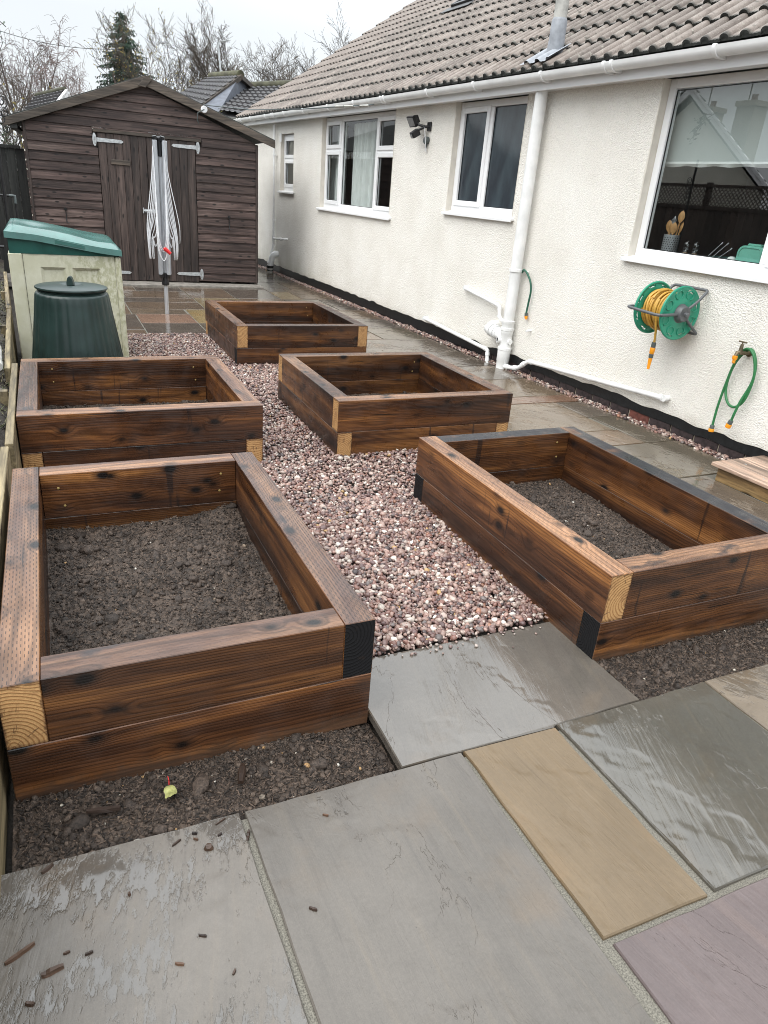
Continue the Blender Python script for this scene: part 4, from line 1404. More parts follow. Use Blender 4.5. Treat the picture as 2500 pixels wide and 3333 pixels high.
def gbracket(s_, wd, union=False):
    mb = MB(lambda a, b, c: H(a, b, c + TILT * a))
    pr = [(GC + (GR + 0.009) * math.cos(math.pi + math.pi * k / 10), GZ + (GR + 0.009) * math.sin(math.pi + math.pi * k / 10)) for k in range(11)]
    pr += [(GC + GR + 0.004, GZ + 0.012), (GC + GR - 0.008, GZ + 0.012), (GC + GR - 0.008, GZ)]
    pri = [(GC + (GR - 0.001) * math.cos(math.pi + math.pi * k / 10), GZ + (GR - 0.001) * math.sin(math.pi + math.pi * k / 10)) for k in range(10, -1, -1)]
    mb.prism([(s_ - wd, a, b) for a, b in pr + pri], (2 * wd, 0, 0))
    mb.box(s_ - wd * 0.9, s_ + wd * 0.9, 0.1602, GC - 0.01, GZ - 0.062, GZ - 0.035)
    mb.build('bracket', 'gutter', gut, smooth=40)


for s_ in (-1.6, -0.55, 0.68, 2.47, 3.52, 4.45, 6.4, 7.3, 8.3, 9.2, 10.2, 11.1, 12.0):
    gbracket(s_, 0.014)
for s_ in (1.62, 1.70, 5.50, 5.58, 9.75, 9.83, 11.75, 11.83):
    gbracket(s_, 0.014)
for s_ in (1.66, 5.54, 9.79, 11.79):
    mb = MB(lambda a, b, c: H(a, b, c + TILT * a))
    pr = [(GC + (GR + 0.003) * math.cos(math.pi + math.pi * k / 10), GZ + (GR + 0.003) * math.sin(math.pi + math.pi * k / 10)) for k in range(11)]
    pri = [(GC + (GR - 0.001) * math.cos(math.pi + math.pi * k / 10), GZ + (GR - 0.001) * math.sin(math.pi + math.pi * k / 10)) for k in range(10, -1, -1)]
    mb.prism([(s_ - 0.03, a, b) for a, b in pr + pri], (0.06, 0, 0))
    mb.build('gutter_union', 'gutter', gut, smooth=40)

# roof
PIT = R(33.5)
ex = -(dW + Vector((0, 0, TILT))).normalized()
ey = (-nW * math.cos(PIT) + Vector((0, 0, math.sin(PIT)))).normalized()
ez = ex.cross(ey).normalized()
ey = ez.cross(ex).normalized()
EAVE_O, EAVE_Z = 0.20, 2.548


def RP(s_, l, n_=0.0):
    return H(s_, EAVE_O, EAVE_Z + TILT * s_) + ey * l + ez * n_


mb = MB()
mb.prism([RP(-3, 0.03, -0.03), RP(12.24, 0.03, -0.03), RP(12.24, 5.45, -0.03), RP(-3, 5.45, -0.03)], -ez * 0.03)
roof = mb.build('roof', 'felt', house)
mb = MB()
rt = RP(0, 5.45)
mb.prism([RP(-3, 5.44, -0.005), RP(12.24, 5.44, -0.005), RP(12.24, 5.44, -0.005) - nW * 4.6 - Vector((0, 0, 3.0)), RP(-3, 5.44, -0.005) - nW * 4.6 - Vector((0, 0, 3.0))], (0, 0, -0.05))
mb.build('back_slope', 'tile_dark', roof)
mb = MB()
mb.tube([RP(-3, 5.46, -0.02), RP(12.28, 5.46, -0.02)], 0.11, 12)
mb.build('ridge', 'tile_dark', roof, smooth=60)

TW, GAUGE, TLEN = 0.304, 0.345, 0.42
NPROF = 24


def tile_profile():
    """height of a double-roll interlocking tile across its width: two rolls, pans with fine ribs"""
    pts = []
    us = []
    for rc in (0.038, 0.190):
        for k in range(7):
            us.append((rc + 0.036 * math.cos(math.pi - math.pi * k / 6), 0.030 * math.sin(math.pi * k / 6) ** 0.85))
        base = rc + 0.036
        for k in range(1, 6):
            us.append((base + 0.0125 * k, 0.004 if k % 2 else 0.0))
    return [(max(0.0, u), h) for u, h in us] + [(TW - 0.001, 0.0)]


def tile_mesh():
    pr = tile_profile()
    n = len(pr)
    T = 0.017
    vs, fs, mi = [], [], []
    # y=0 is the nose (lower edge), lifted on the course below
    for (y, lift) in ((0.0, 0.026), (0.012, 0.028), (TLEN, 0.0)):
        for u, h in pr:
            vs.append((u, y, h + lift))
    for (y, lift) in ((0.0, 0.026), (TLEN, 0.0)):
        for u, h in pr:
            vs.append((u, y, h + lift - T))
    for r_ in range(2):
        for i in range(n - 1):
            fs.append((r_ * n + i, r_ * n + i + 1, (r_ + 1) * n + i + 1, (r_ + 1) * n + i))
            mi.append(0)
    for i in range(n - 1):          # nose, filled down to the pan under the rolls
        fs.append((i + 1, i, 3 * n + i, 3 * n + i + 1))
        mi.append(1)
    for i in range(n - 1):
        fs.append((3 * n + i + 1, 3 * n + i, 4 * n + i, 4 * n + i + 1))
        mi.append(1)
    fs.append((0, n, 2 * n, 4 * n, 3 * n))
    mi.append(0)
    fs.append((n - 1, 4 * n - 1, 5 * n - 1, 3 * n - 1, 2 * n - 1))
    mi.append(0)
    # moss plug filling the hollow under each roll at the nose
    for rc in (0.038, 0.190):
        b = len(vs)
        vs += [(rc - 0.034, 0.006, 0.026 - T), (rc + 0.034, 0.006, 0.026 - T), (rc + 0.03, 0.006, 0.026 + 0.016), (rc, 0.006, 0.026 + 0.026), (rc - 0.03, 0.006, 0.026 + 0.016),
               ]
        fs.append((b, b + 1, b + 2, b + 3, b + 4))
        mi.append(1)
    me = bpy.data.meshes.new('tile')
    me.from_pydata(vs, [], fs)
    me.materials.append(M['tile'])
    me.materials.append(M['moss'])
    me.polygons.foreach_set('material_index', mi)
    me.polygons.foreach_set('use_smooth', [True] * len(fs))
    me.set_sharp_from_angle(angle=R(50))
    return me


tme = tile_mesh()
cells = []
cw = Vector((0, 0, CAM_H))
for r_ in range(16):
    for c_ in range(51):
        s_hi = 12.27 - c_ * TW
        if s_hi < -2.6:
            continue
        P = RP(s_hi, r_ * GAUGE, -0.005)
        d = P - cw
        zc = d.dot(_f)
        u_, v_ = 1250 + 2283.7 * d.dot(_r2) / zc, 1666 - 2283.7 * d.dot(_u2) / zc
        seen = zc > 0.5 and -80 < u_ < 2700 and -120 < v_ < 1000
        cells.append((d.length if seen else d.length + 100, r_, P))
cells.sort(key=lambda q: q[0])
rest_v, rest_f, rest_m = [], [], []
rr = random.Random(3)
tv = [v.co.copy() for v in tme.vertices]
tf = [tuple(p.vertices) for p in tme.polygons]
tm = [p.material_index for p in tme.polygons]
for i, (d, r_, P) in enumerate(cells):
    mt = Matrix((ex, ey, ez)).transposed().to_4x4() @ Matrix.Rotation(rr.gauss(0, 0.004), 4, 'X') @ Matrix.Rotation(rr.gauss(0, 0.006), 4, 'Z')
    P2 = P + ex * rr.uniform(-0.002, 0.002) + ey * rr.uniform(-0.004, 0.004)
    if i < 300:
        o = bpy.data.objects.new('tile', tme)
        COL.objects.link(o)
        o.parent = roof
        mt.translation = P2 - WL[roof.name]
        o.matrix_basis = mt
    else:
        b = len(rest_v)
        mt.translation = P2 - WL[roof.name]
        rest_v += [mt @ q for q in tv]
        rest_f += [tuple(k + b for k in q) for q in tf]
        rest_m += tm
mR = NT('roof_tile_far')
_p = mR.pos()
_n, _f2 = mR.noise(_p, 9.0, 5, 0.65), mR.noise(_p, 140.0, 3)
_c = mR.ramp(_n, [(0.25, (0.125, 0.100, 0.086)), (0.5, (0.190, 0.158, 0.137)), (0.75, (0.25, 0.22, 0.195))])
_c = mR.mix(mR.m('MULTIPLY', mR.ss(_f2, 0.58, 0.72), 0.5), _c, (0.40, 0.375, 0.34))
mR = mR.bsdf(_c, 0.72, mR.bump(_f2, 0.6, 0.003))
me = bpy.data.meshes.new('far_tiles')
me.from_pydata(rest_v, [], rest_f)
me.materials.append(mR)
me.materials.append(M['moss'])
me.polygons.foreach_set('material_index', rest_m)
me.polygons.foreach_set('use_smooth', [True] * len(rest_f))
me.set_sharp_from_angle(angle=R(50))
o = bpy.data.objects.new('far_tiles', me)
COL.objects.link(o)
o.parent = roof
o['kind'] = 'stuff'
# verge strip at the gable
mb = MB()
mb.prism([RP(12.262, 0.0, -0.05), RP(12.262, 5.45, -0.05), RP(12.262, 5.45, 0.022), RP(12.262, 0.0, 0.022)], dW * 0.03)
mb.build('verge', 'mortar', roof, bevel=0.003)

# roof window
sky_l, sky_s = 2.86, 8.38
mb = MB()
def RB(mb, s0, s1, l0, l1, n0, n1, m=0):
    vs = [RP(a, b, c) for c in (n0, n1) for b in (l0, l1) for a in (s0, s1)]
    mb.add(vs, [(0, 2, 3, 1), (4, 5, 7, 6), (0, 1, 5, 4), (2, 6, 7, 3), (0, 4, 6, 2), (1, 3, 7, 5)], m)
RB(mb, sky_s - 0.06, sky_s, sky_l, sky_l + 1.0, 0, 0.09)
RB(mb, sky_s - 0.62, sky_s - 0.56, sky_l, sky_l + 1.0, 0, 0.09)
RB(mb, sky_s - 0.56, sky_s - 0.06, sky_l, sky_l + 0.07, 0, 0.085)
RB(mb, sky_s - 0.56, sky_s - 0.06, sky_l + 0.93, sky_l + 1.0, 0, 0.085)
RB(mb, sky_s - 0.72, sky_s + 0.10, sky_l - 0.16, sky_l - 0.002, 0.045, 0.056)
sk = mb.build('roof_window', 'iron', roof, bevel=0.004)
mb = MB()
mb.add([RP(sky_s - 0.56, sky_l + 0.07, 0.07), RP(sky_s - 0.06, sky_l + 0.07, 0.07), RP(sky_s - 0.06, sky_l + 0.93, 0.07), RP(sky_s - 0.56, sky_l + 0.93, 0.07)], [(0, 1, 2, 3)])
mb.build('pane', 'glass', sk, fixn=False)

# soil stack through the roof with lead slate
st = thing('vent_stack', 'grey stained vent pipe rising through the tiles with a lead collar', 'vent pipe', RP(2.69, 0.22))
base = RP(2.69, 0.25)
mb = MB()
mb.tube([base + Vector((0, 0, -0.12)), base + Vector((0, 0, 2.2))], 0.056, 20)
mb.build('pipe', 'asb', st, smooth=60)
mb = MB()
mb.lathe([(0.080, -0.08), (0.074, 0.02), (0.068, 0.12), (0.066, 0.26), (0.060, 0.275), (0.057, 0.28)], base, 24)
mb.build('collar', 'leadlight', st, smooth=60)
mb = MB()
pr = tile_profile()
def roll_h(s_):
    u = (12.27 - s_) % TW
    for (a, ha), (b, hb) in zip(pr[:-1], pr[1:]):
        if a <= u <= b:
            return ha + (hb - ha) * (u - a) / max(b - a, 1e-6)
    return 0
ns, nl = 44, 8
vs, fs = [], []
for j in range(nl + 1):
    for i in range(ns + 1):
        s_ = 2.49 + 0.42 * i / ns
        l = 0.05 + 0.25 * j / nl
        vs.append(RP(s_, l, roll_h(s_) * 1.0 + 0.036 + 0.018 * (1 if l < GAUGE else 0.0) - 0.02 * (l / 0.345)))
for j in range(nl):
    for i in range(ns):
        fs.append((j * (ns + 1) + i, j * (ns + 1) + i + 1, (j + 1) * (ns + 1) + i + 1, (j + 1) * (ns + 1) + i))
mb.add(vs, fs)
mb.build('flashing', 'leadlight', st, smooth=179, fixn=False)


# ------------------------------------------------------------------ pipes on the wall
def hp(pts):
    return [H(*q) for q in pts]


def bend(p0, p1, p2, r, n=5):
    """p0->p1->p2 polyline with its corner rounded"""
    a, b, c = Vector(p0), Vector(p1), Vector(p2)
    d0, d1 = (a - b).normalized(), (c - b).normalized()
    q0, q1 = b + d0 * r, b + d1 * r
    return [tuple(q0 * (1 - t) ** 2 + b * 2 * t * (1 - t) + q1 * t * t) for t in [i / n for i in range(n + 1)]]


def path(pts, r=0.03):
    out = [tuple(pts[0])]
    for i in range(1, len(pts) - 1):
        out += bend(pts[i - 1], pts[i], pts[i + 1], r)
    return out + [tuple(pts[-1])]


def ringz(mb, p, d, r, L, n=18):
    d = Vector(d).normalized()
    mb.tube([Vector(p) - d * L / 2, Vector(p) + d * L / 2], r, n)


sp = thing('soil_pipe', 'thick white soil pipe with branch fitting running down the wall', 'drain pipe', H(2.665, 0.085, 0))
mb = MB()
c = H(2.665, 0.085, 0)
Z = Vector((0, 0, 1))
mb.tube([c + Z * 0.0, c + Z * 0.5, c + Z * 2.44], 0.054, 22)
mb.build('pipe', 'pipe', sp, smooth=50)
mb = MB()
mb.lathe([(0.055, 0.93), (0.064, 0.932), (0.064, 0.955), (0.055, 0.958)], c, 22)
mb.tube([c + Z * 0.943, H(2.60, 0.02, 0.943), H(2.56, 0.01, 0.943)], 0.011, 6)
mb.build('pipe_clip', 'pipe', sp, smooth=40)
mb = MB()
mb.lathe([(0.054, 0.475), (0.064, 0.47), (0.064, 0.448), (0.060, 0.44), (0.060, 0.405), (0.068, 0.40), (0.068, 0.378), (0.063, 0.372), (0.063, 0.345), (0.060, 0.34), (0.060, 0.22),
          (0.062, 0.212), (0.069, 0.208), (0.069, 0.186), (0.065, 0.182), (0.064, 0.075), (0.061, 0.070), (0.061, 0.0)], c, 24)
mb.build('socket', 'pipe', sp, smooth=35)
br = MB()
b0, b1 = H(2.665, 0.085, 0.30), H(2.90, 0.115, 0.345)
dd = (b1 - b0).normalized()
br.tube([b0, b1], 0.055, 20)
for t, r_ in ((0.55, 0.062), (0.70, 0.066), (0.80, 0.062), (0.93, 0.067)):
    ringz(br, b0 + (b1 - b0) * t, dd, r_, 0.022)
br.tube([b1 - dd * 0.02, b1 + dd * 0.015, H(2.955, 0.07, 0.36), H(2.965, 0.0, 0.36)], [0.063, 0.061, 0.058, 0.058], 18)
br.build('branch', 'pipe', sp, smooth=40)
bs = MB()
bs.tube([H(2.665, 0.085, 0.27), H(2.69, 0.162, 0.28)], 0.026, 16)
ringz(bs, H(2.69, 0.158, 0.28), H(2.69, 0.162, 0.28) - H(2.665, 0.085, 0.27), 0.031, 0.02)
bs.tube([H(2.665, 0.085, 0.27), H(2.59, 0.08, 0.275)], 0.027, 16)
bs.build('boss', 'pipe', sp, smooth=40)
bb = MB()
bb.tube([H(2.6895, 0.1605, 0.28), H(2.693, 0.1702, 0.2812)], 0.019, 14)
bb.build('boss_hole', 'blackp', sp)

wp = thing('waste_pipe', 'white waste pipe sloping down the wall into the back of the soil pipe', 'waste pipe', H(3.2, 0.04, 0.6))
mb = MB()
mb.tube(hp(path([(3.60, -0.01, 0.655), (3.60, 0.04, 0.652), (2.88, 0.06, 0.575), (2.84, 0.075, 0.47), (2.74, 0.08, 0.44)], 0.03)), 0.0185, 12)
mb.build('pipe', 'pipe', wp, smooth=50)
for p, q in (((3.60, 0.022, 0.653), (3.60, 0.05, 0.653)), ((3.585, 0.041, 0.650), (3.555, 0.042, 0.646)), ((2.93, 0.058, 0.580), (2.90, 0.060, 0.577)),
             ((2.876, 0.063, 0.560), (2.868, 0.066, 0.538)), ((2.848, 0.072, 0.492), (2.842, 0.074, 0.474))):
    mb = MB()
    mb.tube([H(*p), H(*q)], 0.0225, 12)
    mb.build('coupling', 'pipe', wp, smooth=50)

wp = thing('waste_pipe', 'white waste pipe low by the black plinth, dropping left of the soil pipe base', 'waste pipe', H(3.7, 0.05, 0.12))
mb = MB()
mb.tube(hp(path([(4.41, -0.01, 0.19), (4.41, 0.045, 0.187), (2.985, 0.06, 0.112), (2.965, 0.075, 0.09), (2.93, 0.085, -0.02)], 0.028)), 0.0195, 12)
mb.build('pipe', 'pipe', wp, smooth=50)
for p, q in (((4.41, 0.02, 0.188), (4.41, 0.058, 0.188)), ((4.395, 0.046, 0.187), (4.36, 0.046, 0.185)), ((3.05, 0.060, 0.116), (3.01, 0.061, 0.114)),
             ((2.965, 0.073, 0.092), (2.955, 0.077, 0.06)), ((2.946, 0.081, 0.03), (2.938, 0.083, 0.005))):
    mb = MB()
    mb.tube([H(*p), H(*q)], 0.024, 12)
    mb.build('coupling', 'pipe', wp, smooth=50)

wp = thing('waste_pipe', 'long white waste pipe running right from the drain to an elbow under the hose reel', 'waste pipe', H(1.5, 0.05, 0.18))
mb = MB()
mb.tube(hp(path([(0.60, -0.01, 0.258), (0.60, 0.045, 0.256), (2.30, 0.05, 0.150), (2.42, 0.07, 0.055), (2.52, 0.085, 0.035), (2.70, 0.10, 0.02)], 0.04)), 0.0205, 12)
mb.build('pipe', 'pipe', wp, smooth=50)
for p, q in (((0.60, 0.018, 0.257), (0.60, 0.055, 0.256)), ((0.615, 0.046, 0.255), (0.655, 0.046, 0.2525)), ((1.42, 0.048, 0.205), (1.45, 0.048, 0.203)),
             ((2.24, 0.050, 0.154), (2.285, 0.050, 0.151)), ((2.345, 0.06, 0.118), (2.375, 0.064, 0.092)), ((2.44, 0.073, 0.052), (2.48, 0.080, 0.043)), ((2.55, 0.088, 0.034), (2.585, 0.091, 0.031))):
    mb = MB()
    mb.tube([H(*p), H(*q)], 0.0255, 12)
    mb.build('coupling', 'pipe', wp, smooth=50)
mb = MB()
mb.tube([H(2.40, -0.005, 0.425), H(2.40, 0.055, 0.418)], 0.011, 10)
tag(mb.build('overflow_pipe', 'pipe', smooth=50), 'tiny white overflow stub poking from the wall right of the soil pipe', 'pipe stub')

fp = thing('drain_pipe', 'thin white drain pipe near the shed ending in a fat elbow at the ground', 'drain pipe', H(10.33, 0.05, 0))
mb = MB()
mb.tube(hp([(10.33, 0.05, 2.47), (10.33, 0.05, 0.50), (10.33, 0.07, 0.40), (10.33, 0.10, 0.34)]), 0.021, 12)
mb.build('pipe', 'pipe', fp, smooth=50)
for z_ in (1.99, 0.92):
    mb = MB()
    mb.lathe([(0.022, -0.012), (0.028, -0.01), (0.028, 0.01), (0.022, 0.012)], H(10.33, 0.05, z_), 14)
    mb.tube(hp([(10.39, 0.03, z_), (10.27, 0.03, z_)]), 0.008, 6)
    mb.build('pipe_clip', 'pipe', fp, smooth=40)
mb = MB()
mb.tube(hp(path([(10.33, 0.05, 0.60), (9.72, 0.06, 0.63), (9.66, 0.0, 0.64)], 0.03)), 0.018, 12)
for a, b in (((10.33, 0.05, 0.65), (10.33, 0.05, 0.56)), ((9.9, 0.058, 0.623), (9.83, 0.058, 0.627)), ((10.33, 0.052, 0.50), (10.33, 0.054, 0.46))):
    mb.tube([H(*a), H(*b)], 0.027, 12)
mb.build('branch', 'pipe', fp, smooth=50)
mb = MB()
mb.tube(hp(path([(10.20, -0.02, 0.335), (10.21, 0.10, 0.335), (10.24, 0.14, 0.10)], 0.085)), 0.056, 18)
mb.tube(hp([(10.235, 0.135, 0.20), (10.236, 0.137, 0.17)]), 0.063, 18)
mb.build('elbow', 'pipe', fp, smooth=50)
mb = MB()
mb.tube(hp([(10.24, 0.14, 0.13), (10.245, 0.14, 0.09)]), 0.066, 18)
mb.tube(hp([(10.245, 0.14, 0.062), (10.25, 0.14, 0.045)]), 0.066, 18)
mb.build('collar', 'iron', fp, smooth=50)
mb = MB()
mb.tube(hp([(10.24, 0.14, 0.10), (10.25, 0.14, -0.02)]), 0.058, 18)
mb.build('socket', 'asb', fp, smooth=50)

for (s_, z_, h_, lab) in ((2.79, 2.32, 0.15, 'small slotted white wall vent tucked beside the top of the soil pipe'), (10.125, 2.262, 0.14, 'small slotted white wall vent above left of the narrow window')):
    v_ = thing('wall_vent', lab, 'vent', H(s_, 0, z_))
    mb = MB(H)
    mb.box(s_ - 0.045, s_ + 0.045, 0.0, 0.008, z_ - h_ / 2, z_ - h_ / 2 + 0.012)
    mb.box(s_ - 0.045, s_ + 0.045, 0.0, 0.008, z_ + h_ / 2 - 0.012, z_ + h_ / 2)
    mb.box(s_ - 0.045, s_ - 0.036, 0.0, 0.008, z_ - h_ / 2 + 0.012, z_ + h_ / 2 - 0.012)
    mb.box(s_ + 0.036, s_ + 0.045, 0.0, 0.008, z_ - h_ / 2 + 0.012, z_ + h_ / 2 - 0.012)
    mb.build('frame', 'pipe', v_, bevel=0.001)
    mb = MB(H)
    k = 7
    for i in range(k):
        zz = z_ - h_ / 2 + 0.012 + (h_ - 0.024) * (i + 0.2) / k
        mb.add([(s_ - 0.036, 0.007, zz), (s_ + 0.036, 0.007, zz), (s_ + 0.036, 0.002, zz + 0.013), (s_ - 0.036, 0.002, zz + 0.013)], [(0, 1, 2, 3)])
    mb.build('slats', 'pipe' if s_ > 5 else 'conn', v_, fixn=False)

# ------------------------------------------------------------------ floodlight
fl = thing('floodlight', 'black security floodlight with motion sensor on the wall between the windows', 'floodlight', H(4.78, 0.03, 2.2))
mb = MB()
hc = H(4.95, 0.15, 2.285)
fdir = (nW * 0.88 - dW * 0.05 - Z * 0.52).normalized()
sx_ = fdir.cross(Z).normalized()
uy_ = sx_.cross(fdir).normalized()
def LB_(mb, c, a, b, u, w, l0, l1, m=0, a2=None, b2=None):
    """box along fdir from l0 to l1 with half-sizes a, b (a2, b2 at the far end)"""
    a2, b2 = a2 or a, b2 or b
    vs = [c + fdir * l0 + u * i * a + w * j * b for j in (-1, 1) for i in (-1, 1)] + [c + fdir * l1 + u * i * a2 + w * j * b2 for j in (-1, 1) for i in (-1, 1)]
    mb.add(vs, [(0, 1, 3, 2), (4, 6, 7, 5), (0, 4, 5, 1), (2, 3, 7, 6), (0, 2, 6, 4), (1, 5, 7, 3)], m)
LB_(mb, hc, 0.048, 0.038, sx_, uy_, -0.06, -0.02, 0, 0.068, 0.056)
LB_(mb, hc, 0.070, 0.058, sx_, uy_, -0.02, 0.010)
for k in range(6):
    LB_(mb, hc + sx_ * (-0.04 + 0.016 * k), 0.0025, 0.040, sx_, uy_, -0.08, -0.03)
mb.build('housing', 'blackp', fl, bevel=0.003)
mb = MB()
LB_(mb, hc, 0.058, 0.046, sx_, uy_, 0.0105, 0.0125)
mb.build('lens', 'steel', fl)
mb = MB()
mb.tube([H(4.78, 0.0, 2.245), H(4.80, 0.05, 2.24), H(4.86, 0.10, 2.255), hc - fdir * 0.05], 0.014, 8)
mb.tube([H(4.80, 0.06, 2.235), H(4.86, 0.11, 2.20), H(4.875, 0.12, 2.185)], 0.013, 8)
mb.box(0, 0, 0, 0, 0, 0)
mb.build('arm', 'blackp', fl, smooth=50)
mb = MB(H)
mb.box(4.74, 4.82, 0.0, 0.02, 2.20, 2.29)
mb.build('backplate', 'blackp', fl, bevel=0.004)
mb = MB()
LB_(mb, H(4.885, 0.13, 2.165), 0.034, 0.036, sx_, uy_, -0.05, 0.05, 0, 0.034, 0.032)
mb.build('motion_sensor', 'blackp', fl, bevel=0.005)
mb = MB()
LB_(mb, H(4.885, 0.13, 2.160), 0.020, 0.018, sx_, uy_, 0.0505, 0.056)
mb.build('sensor_eye', 'steel', fl, bevel=0.004)
mb = MB()
mb.lathe([(0.0, 0.045), (0.034, 0.045), (0.040, 0.038), (0.040, 0.0)], H(4.80, 0.0, 2.105), 20, frame=(dW, Z, nW))
mb.tube([H(4.80, 0.022, 2.07), H(4.80, 0.022, 2.03)], 0.012, 10)
mb.build('junction_box', 'conn', fl, smooth=40)
mb = MB()
mb.tube(hp([(4.80, 0.06, 2.235), (4.79, 0.055, 2.18), (4.765, 0.055, 2.10), (4.77, 0.04, 2.03), (4.795, 0.012, 1.985)]), 0.0045, 6)
mb.tube(hp([(4.80, 0.022, 2.03), (4.80, 0.022, 1.995)]), 0.009, 8)
mb.build('cable', 'whitecord', fl, smooth=60)

# ------------------------------------------------------------------ hose reel
reel = thing('hose_reel', 'green wall-mounted hose reel wound with yellow hose', 'hose reel', H(0.63, 0.2, 0.91))
RO, RZ = 0.205, 0.908
AX = -dW          # axis towards the camera side
fr_ = (nW, Z, AX)


def disc(s_, flip):
    """flange with eight slotted windows, built as a ring grid with gaps"""
    mb = MB()
    cc = H(s_, RO, RZ)
    n = 64
    radii = [0.062, 0.098, 0.112, 0.152, 0.166, 0.180]
    offs = [0.012, 0.012, 0.004, 0.004, 0.010, 0.008]
    T = 0.010
    vs = []
    for r_, of in zip(radii, offs):
        for j in range(n):
            a = 2 * math.pi * j / n
            vs.append(cc + (nW * math.cos(a) + Z * math.sin(a)) * r_ + AX * (of * flip))
    k = len(vs)
    vs += [q - AX * (T * flip) for q in vs]
    fs = []
    def gap(i, j):
        return i == 3 and (j % 8) in (3, 4) and False or (i == 3 and (j % 8) in (2, 3, 4))
    solid = {}
    for i in range(len(radii) - 1):
        for j in range(n):
            solid[i, j] = not (i in (3,) and (j % 8) in (2, 3, 4, 5))
    for i in range(len(radii) - 1):
        for j in range(n):
            if not solid[i, j]:
                continue
            j2 = (j + 1) % n
            q = (i * n + j, i * n + j2, (i + 1) * n + j2, (i + 1) * n + j)
            fs.append(q)
            fs.append(tuple(a + k for a in reversed(q)))
            for (ni, nj, e) in ((i - 1, j, (q[1], q[0])), (i + 1, j, (q[3], q[2])), (i, (j - 1) % n, (q[0], q[3])), (i, j2, (q[2], q[1]))):
                if not solid.get((ni, nj), False):
                    fs.append((e[0], e[1], e[1] + k, e[0] + k))
    mb.add(vs, fs)
    # rim bead and raised scallops
    mb.tube([cc + (nW * math.cos(2 * math.pi * j / 48) + Z * math.sin(2 * math.pi * j / 48)) * 0.179 + AX * 0.002 * flip for j in range(48)], 0.009, 8, closed=True)
    for k8 in range(8):
        a0 = 2 * math.pi * (k8 + 0.55) / 8 + 0.0
        pts = []
        for q in range(14):
            b = 2 * math.pi * q / 14
            rr_ = 0.132 + 0.030 * math.cos(b)
            aa = a0 + 0.25 * math.sin(b)
            pts.append(cc + (nW * math.cos(aa) + Z * math.sin(aa)) * rr_ + AX * 0.007 * flip)
        mb.tube(pts, 0.0045, 5, closed=True)
    return mb.build('flange', 'reelgreen', reel, smooth=40)


disc(0.510, 1)
disc(0.755, -1)
mb = MB()
mb.tube([H(0.515, RO, RZ), H(0.75, RO, RZ)], 0.085, 24)
mb.build('drum', 'reelgreen', reel, smooth=50)
# wound hose: many turns in layers
mb = MB()
rh = random.Random(5)
hr = 0.0085
for layer in range(3):
    rl = 0.096 + layer * 0.0145
    nt = 13 - (layer == 2)
    pts = []
    for t in range(nt * 26 + 1):
        a = 2 * math.pi * t / 26
        s_ = 0.533 + (0.735 - 0.533) * (t / (nt * 26))
        if layer % 2:
            s_ = 1.268 - s_
        wob = 0.006 * math.sin(a * 0.31 + layer * 2) + 0.004 * math.sin(a * 0.83)
        pts.append(H(s_ + wob * (0.6 + 0.4 * layer), RO + math.cos(a) * (rl + wob * 0.4), RZ + math.sin(a) * (rl + wob * 0.4)))
    mb.tube(pts, hr, 7)
for s0_, s1_, r0_ in ((0.70, 0.60, 0.139), (0.66, 0.69, 0.140)):
    pts = []
    for t in range(27):
        a = 2 * math.pi * t / 26 + 0.6
        pts.append(H(s0_ + (s1_ - s0_) * (t / 26) + 0.01 * math.sin(a * 2), RO + math.cos(a) * r0_, RZ + math.sin(a) * r0_))
    mb.tube(pts, hr, 7)
# tail hanging down
mb.tube([H(0.60, RO + 0.125, RZ - 0.03), H(0.592, RO + 0.118, RZ - 0.08), H(0.588, RO + 0.105, RZ - 0.14), H(0.586, RO + 0.098, RZ - 0.20), H(0.588, RO + 0.095, 0.685)], hr, 8)
mb.build('hose', 'hosey', reel, smooth=70)
tcx = H(0.588, RO + 0.095, 0)
mb = MB()
mb.lathe([(0.010, 0.69), (0.0165, 0.688), (0.0165, 0.652), (0.014, 0.65)], tcx, 14, cap=True)
mb.lathe([(0.014, 0.605), (0.0165, 0.603), (0.0165, 0.578), (0.013, 0.576)], tcx, 14, cap=True)
mb.build('connector', 'conn', reel, smooth=40)
mb = MB()
mb.lathe([(0.017, 0.652), (0.019, 0.648), (0.018, 0.612), (0.0145, 0.605)], tcx, 14, cap=True)
mb.lathe([(0.0135, 0.577), (0.014, 0.56), (0.010, 0.50), (0.011, 0.495)], tcx, 14, cap=True)
mb.build('nozzle', 'orange', reel, smooth=40)
# hub with its fittings
mb = MB()
mb.lathe([(0.078, 0.0), (0.078, 0.006), (0.062, 0.012), (0.055, 0.042), (0.048, 0.050), (0.0, 0.050)], H(0.508, RO, RZ), 28, frame=fr_)
mb.tube([H(0.465, RO, RZ), H(0.435, RO, RZ), H(0.435, RO + 0.02, RZ - 0.004)], [0.017, 0.014, 0.010], 12)
for a in (0.9, 2.3, 3.9, 5.4):
    q = H(0.47, RO, RZ) + (nW * math.cos(a) + Z * math.sin(a)) * 0.04
    mb.tube([q, q + AX * 0.014], 0.012, 10)
mb.build('hub', 'reelgrey', reel, smooth=40)
mb = MB()
mb.lathe([(0.07, 0.0), (0.06, -0.025), (0.0, -0.025)], H(0.757, RO, RZ), 24, frame=fr_)
mb.build('hub', 'reelgrey', reel, smooth=40)
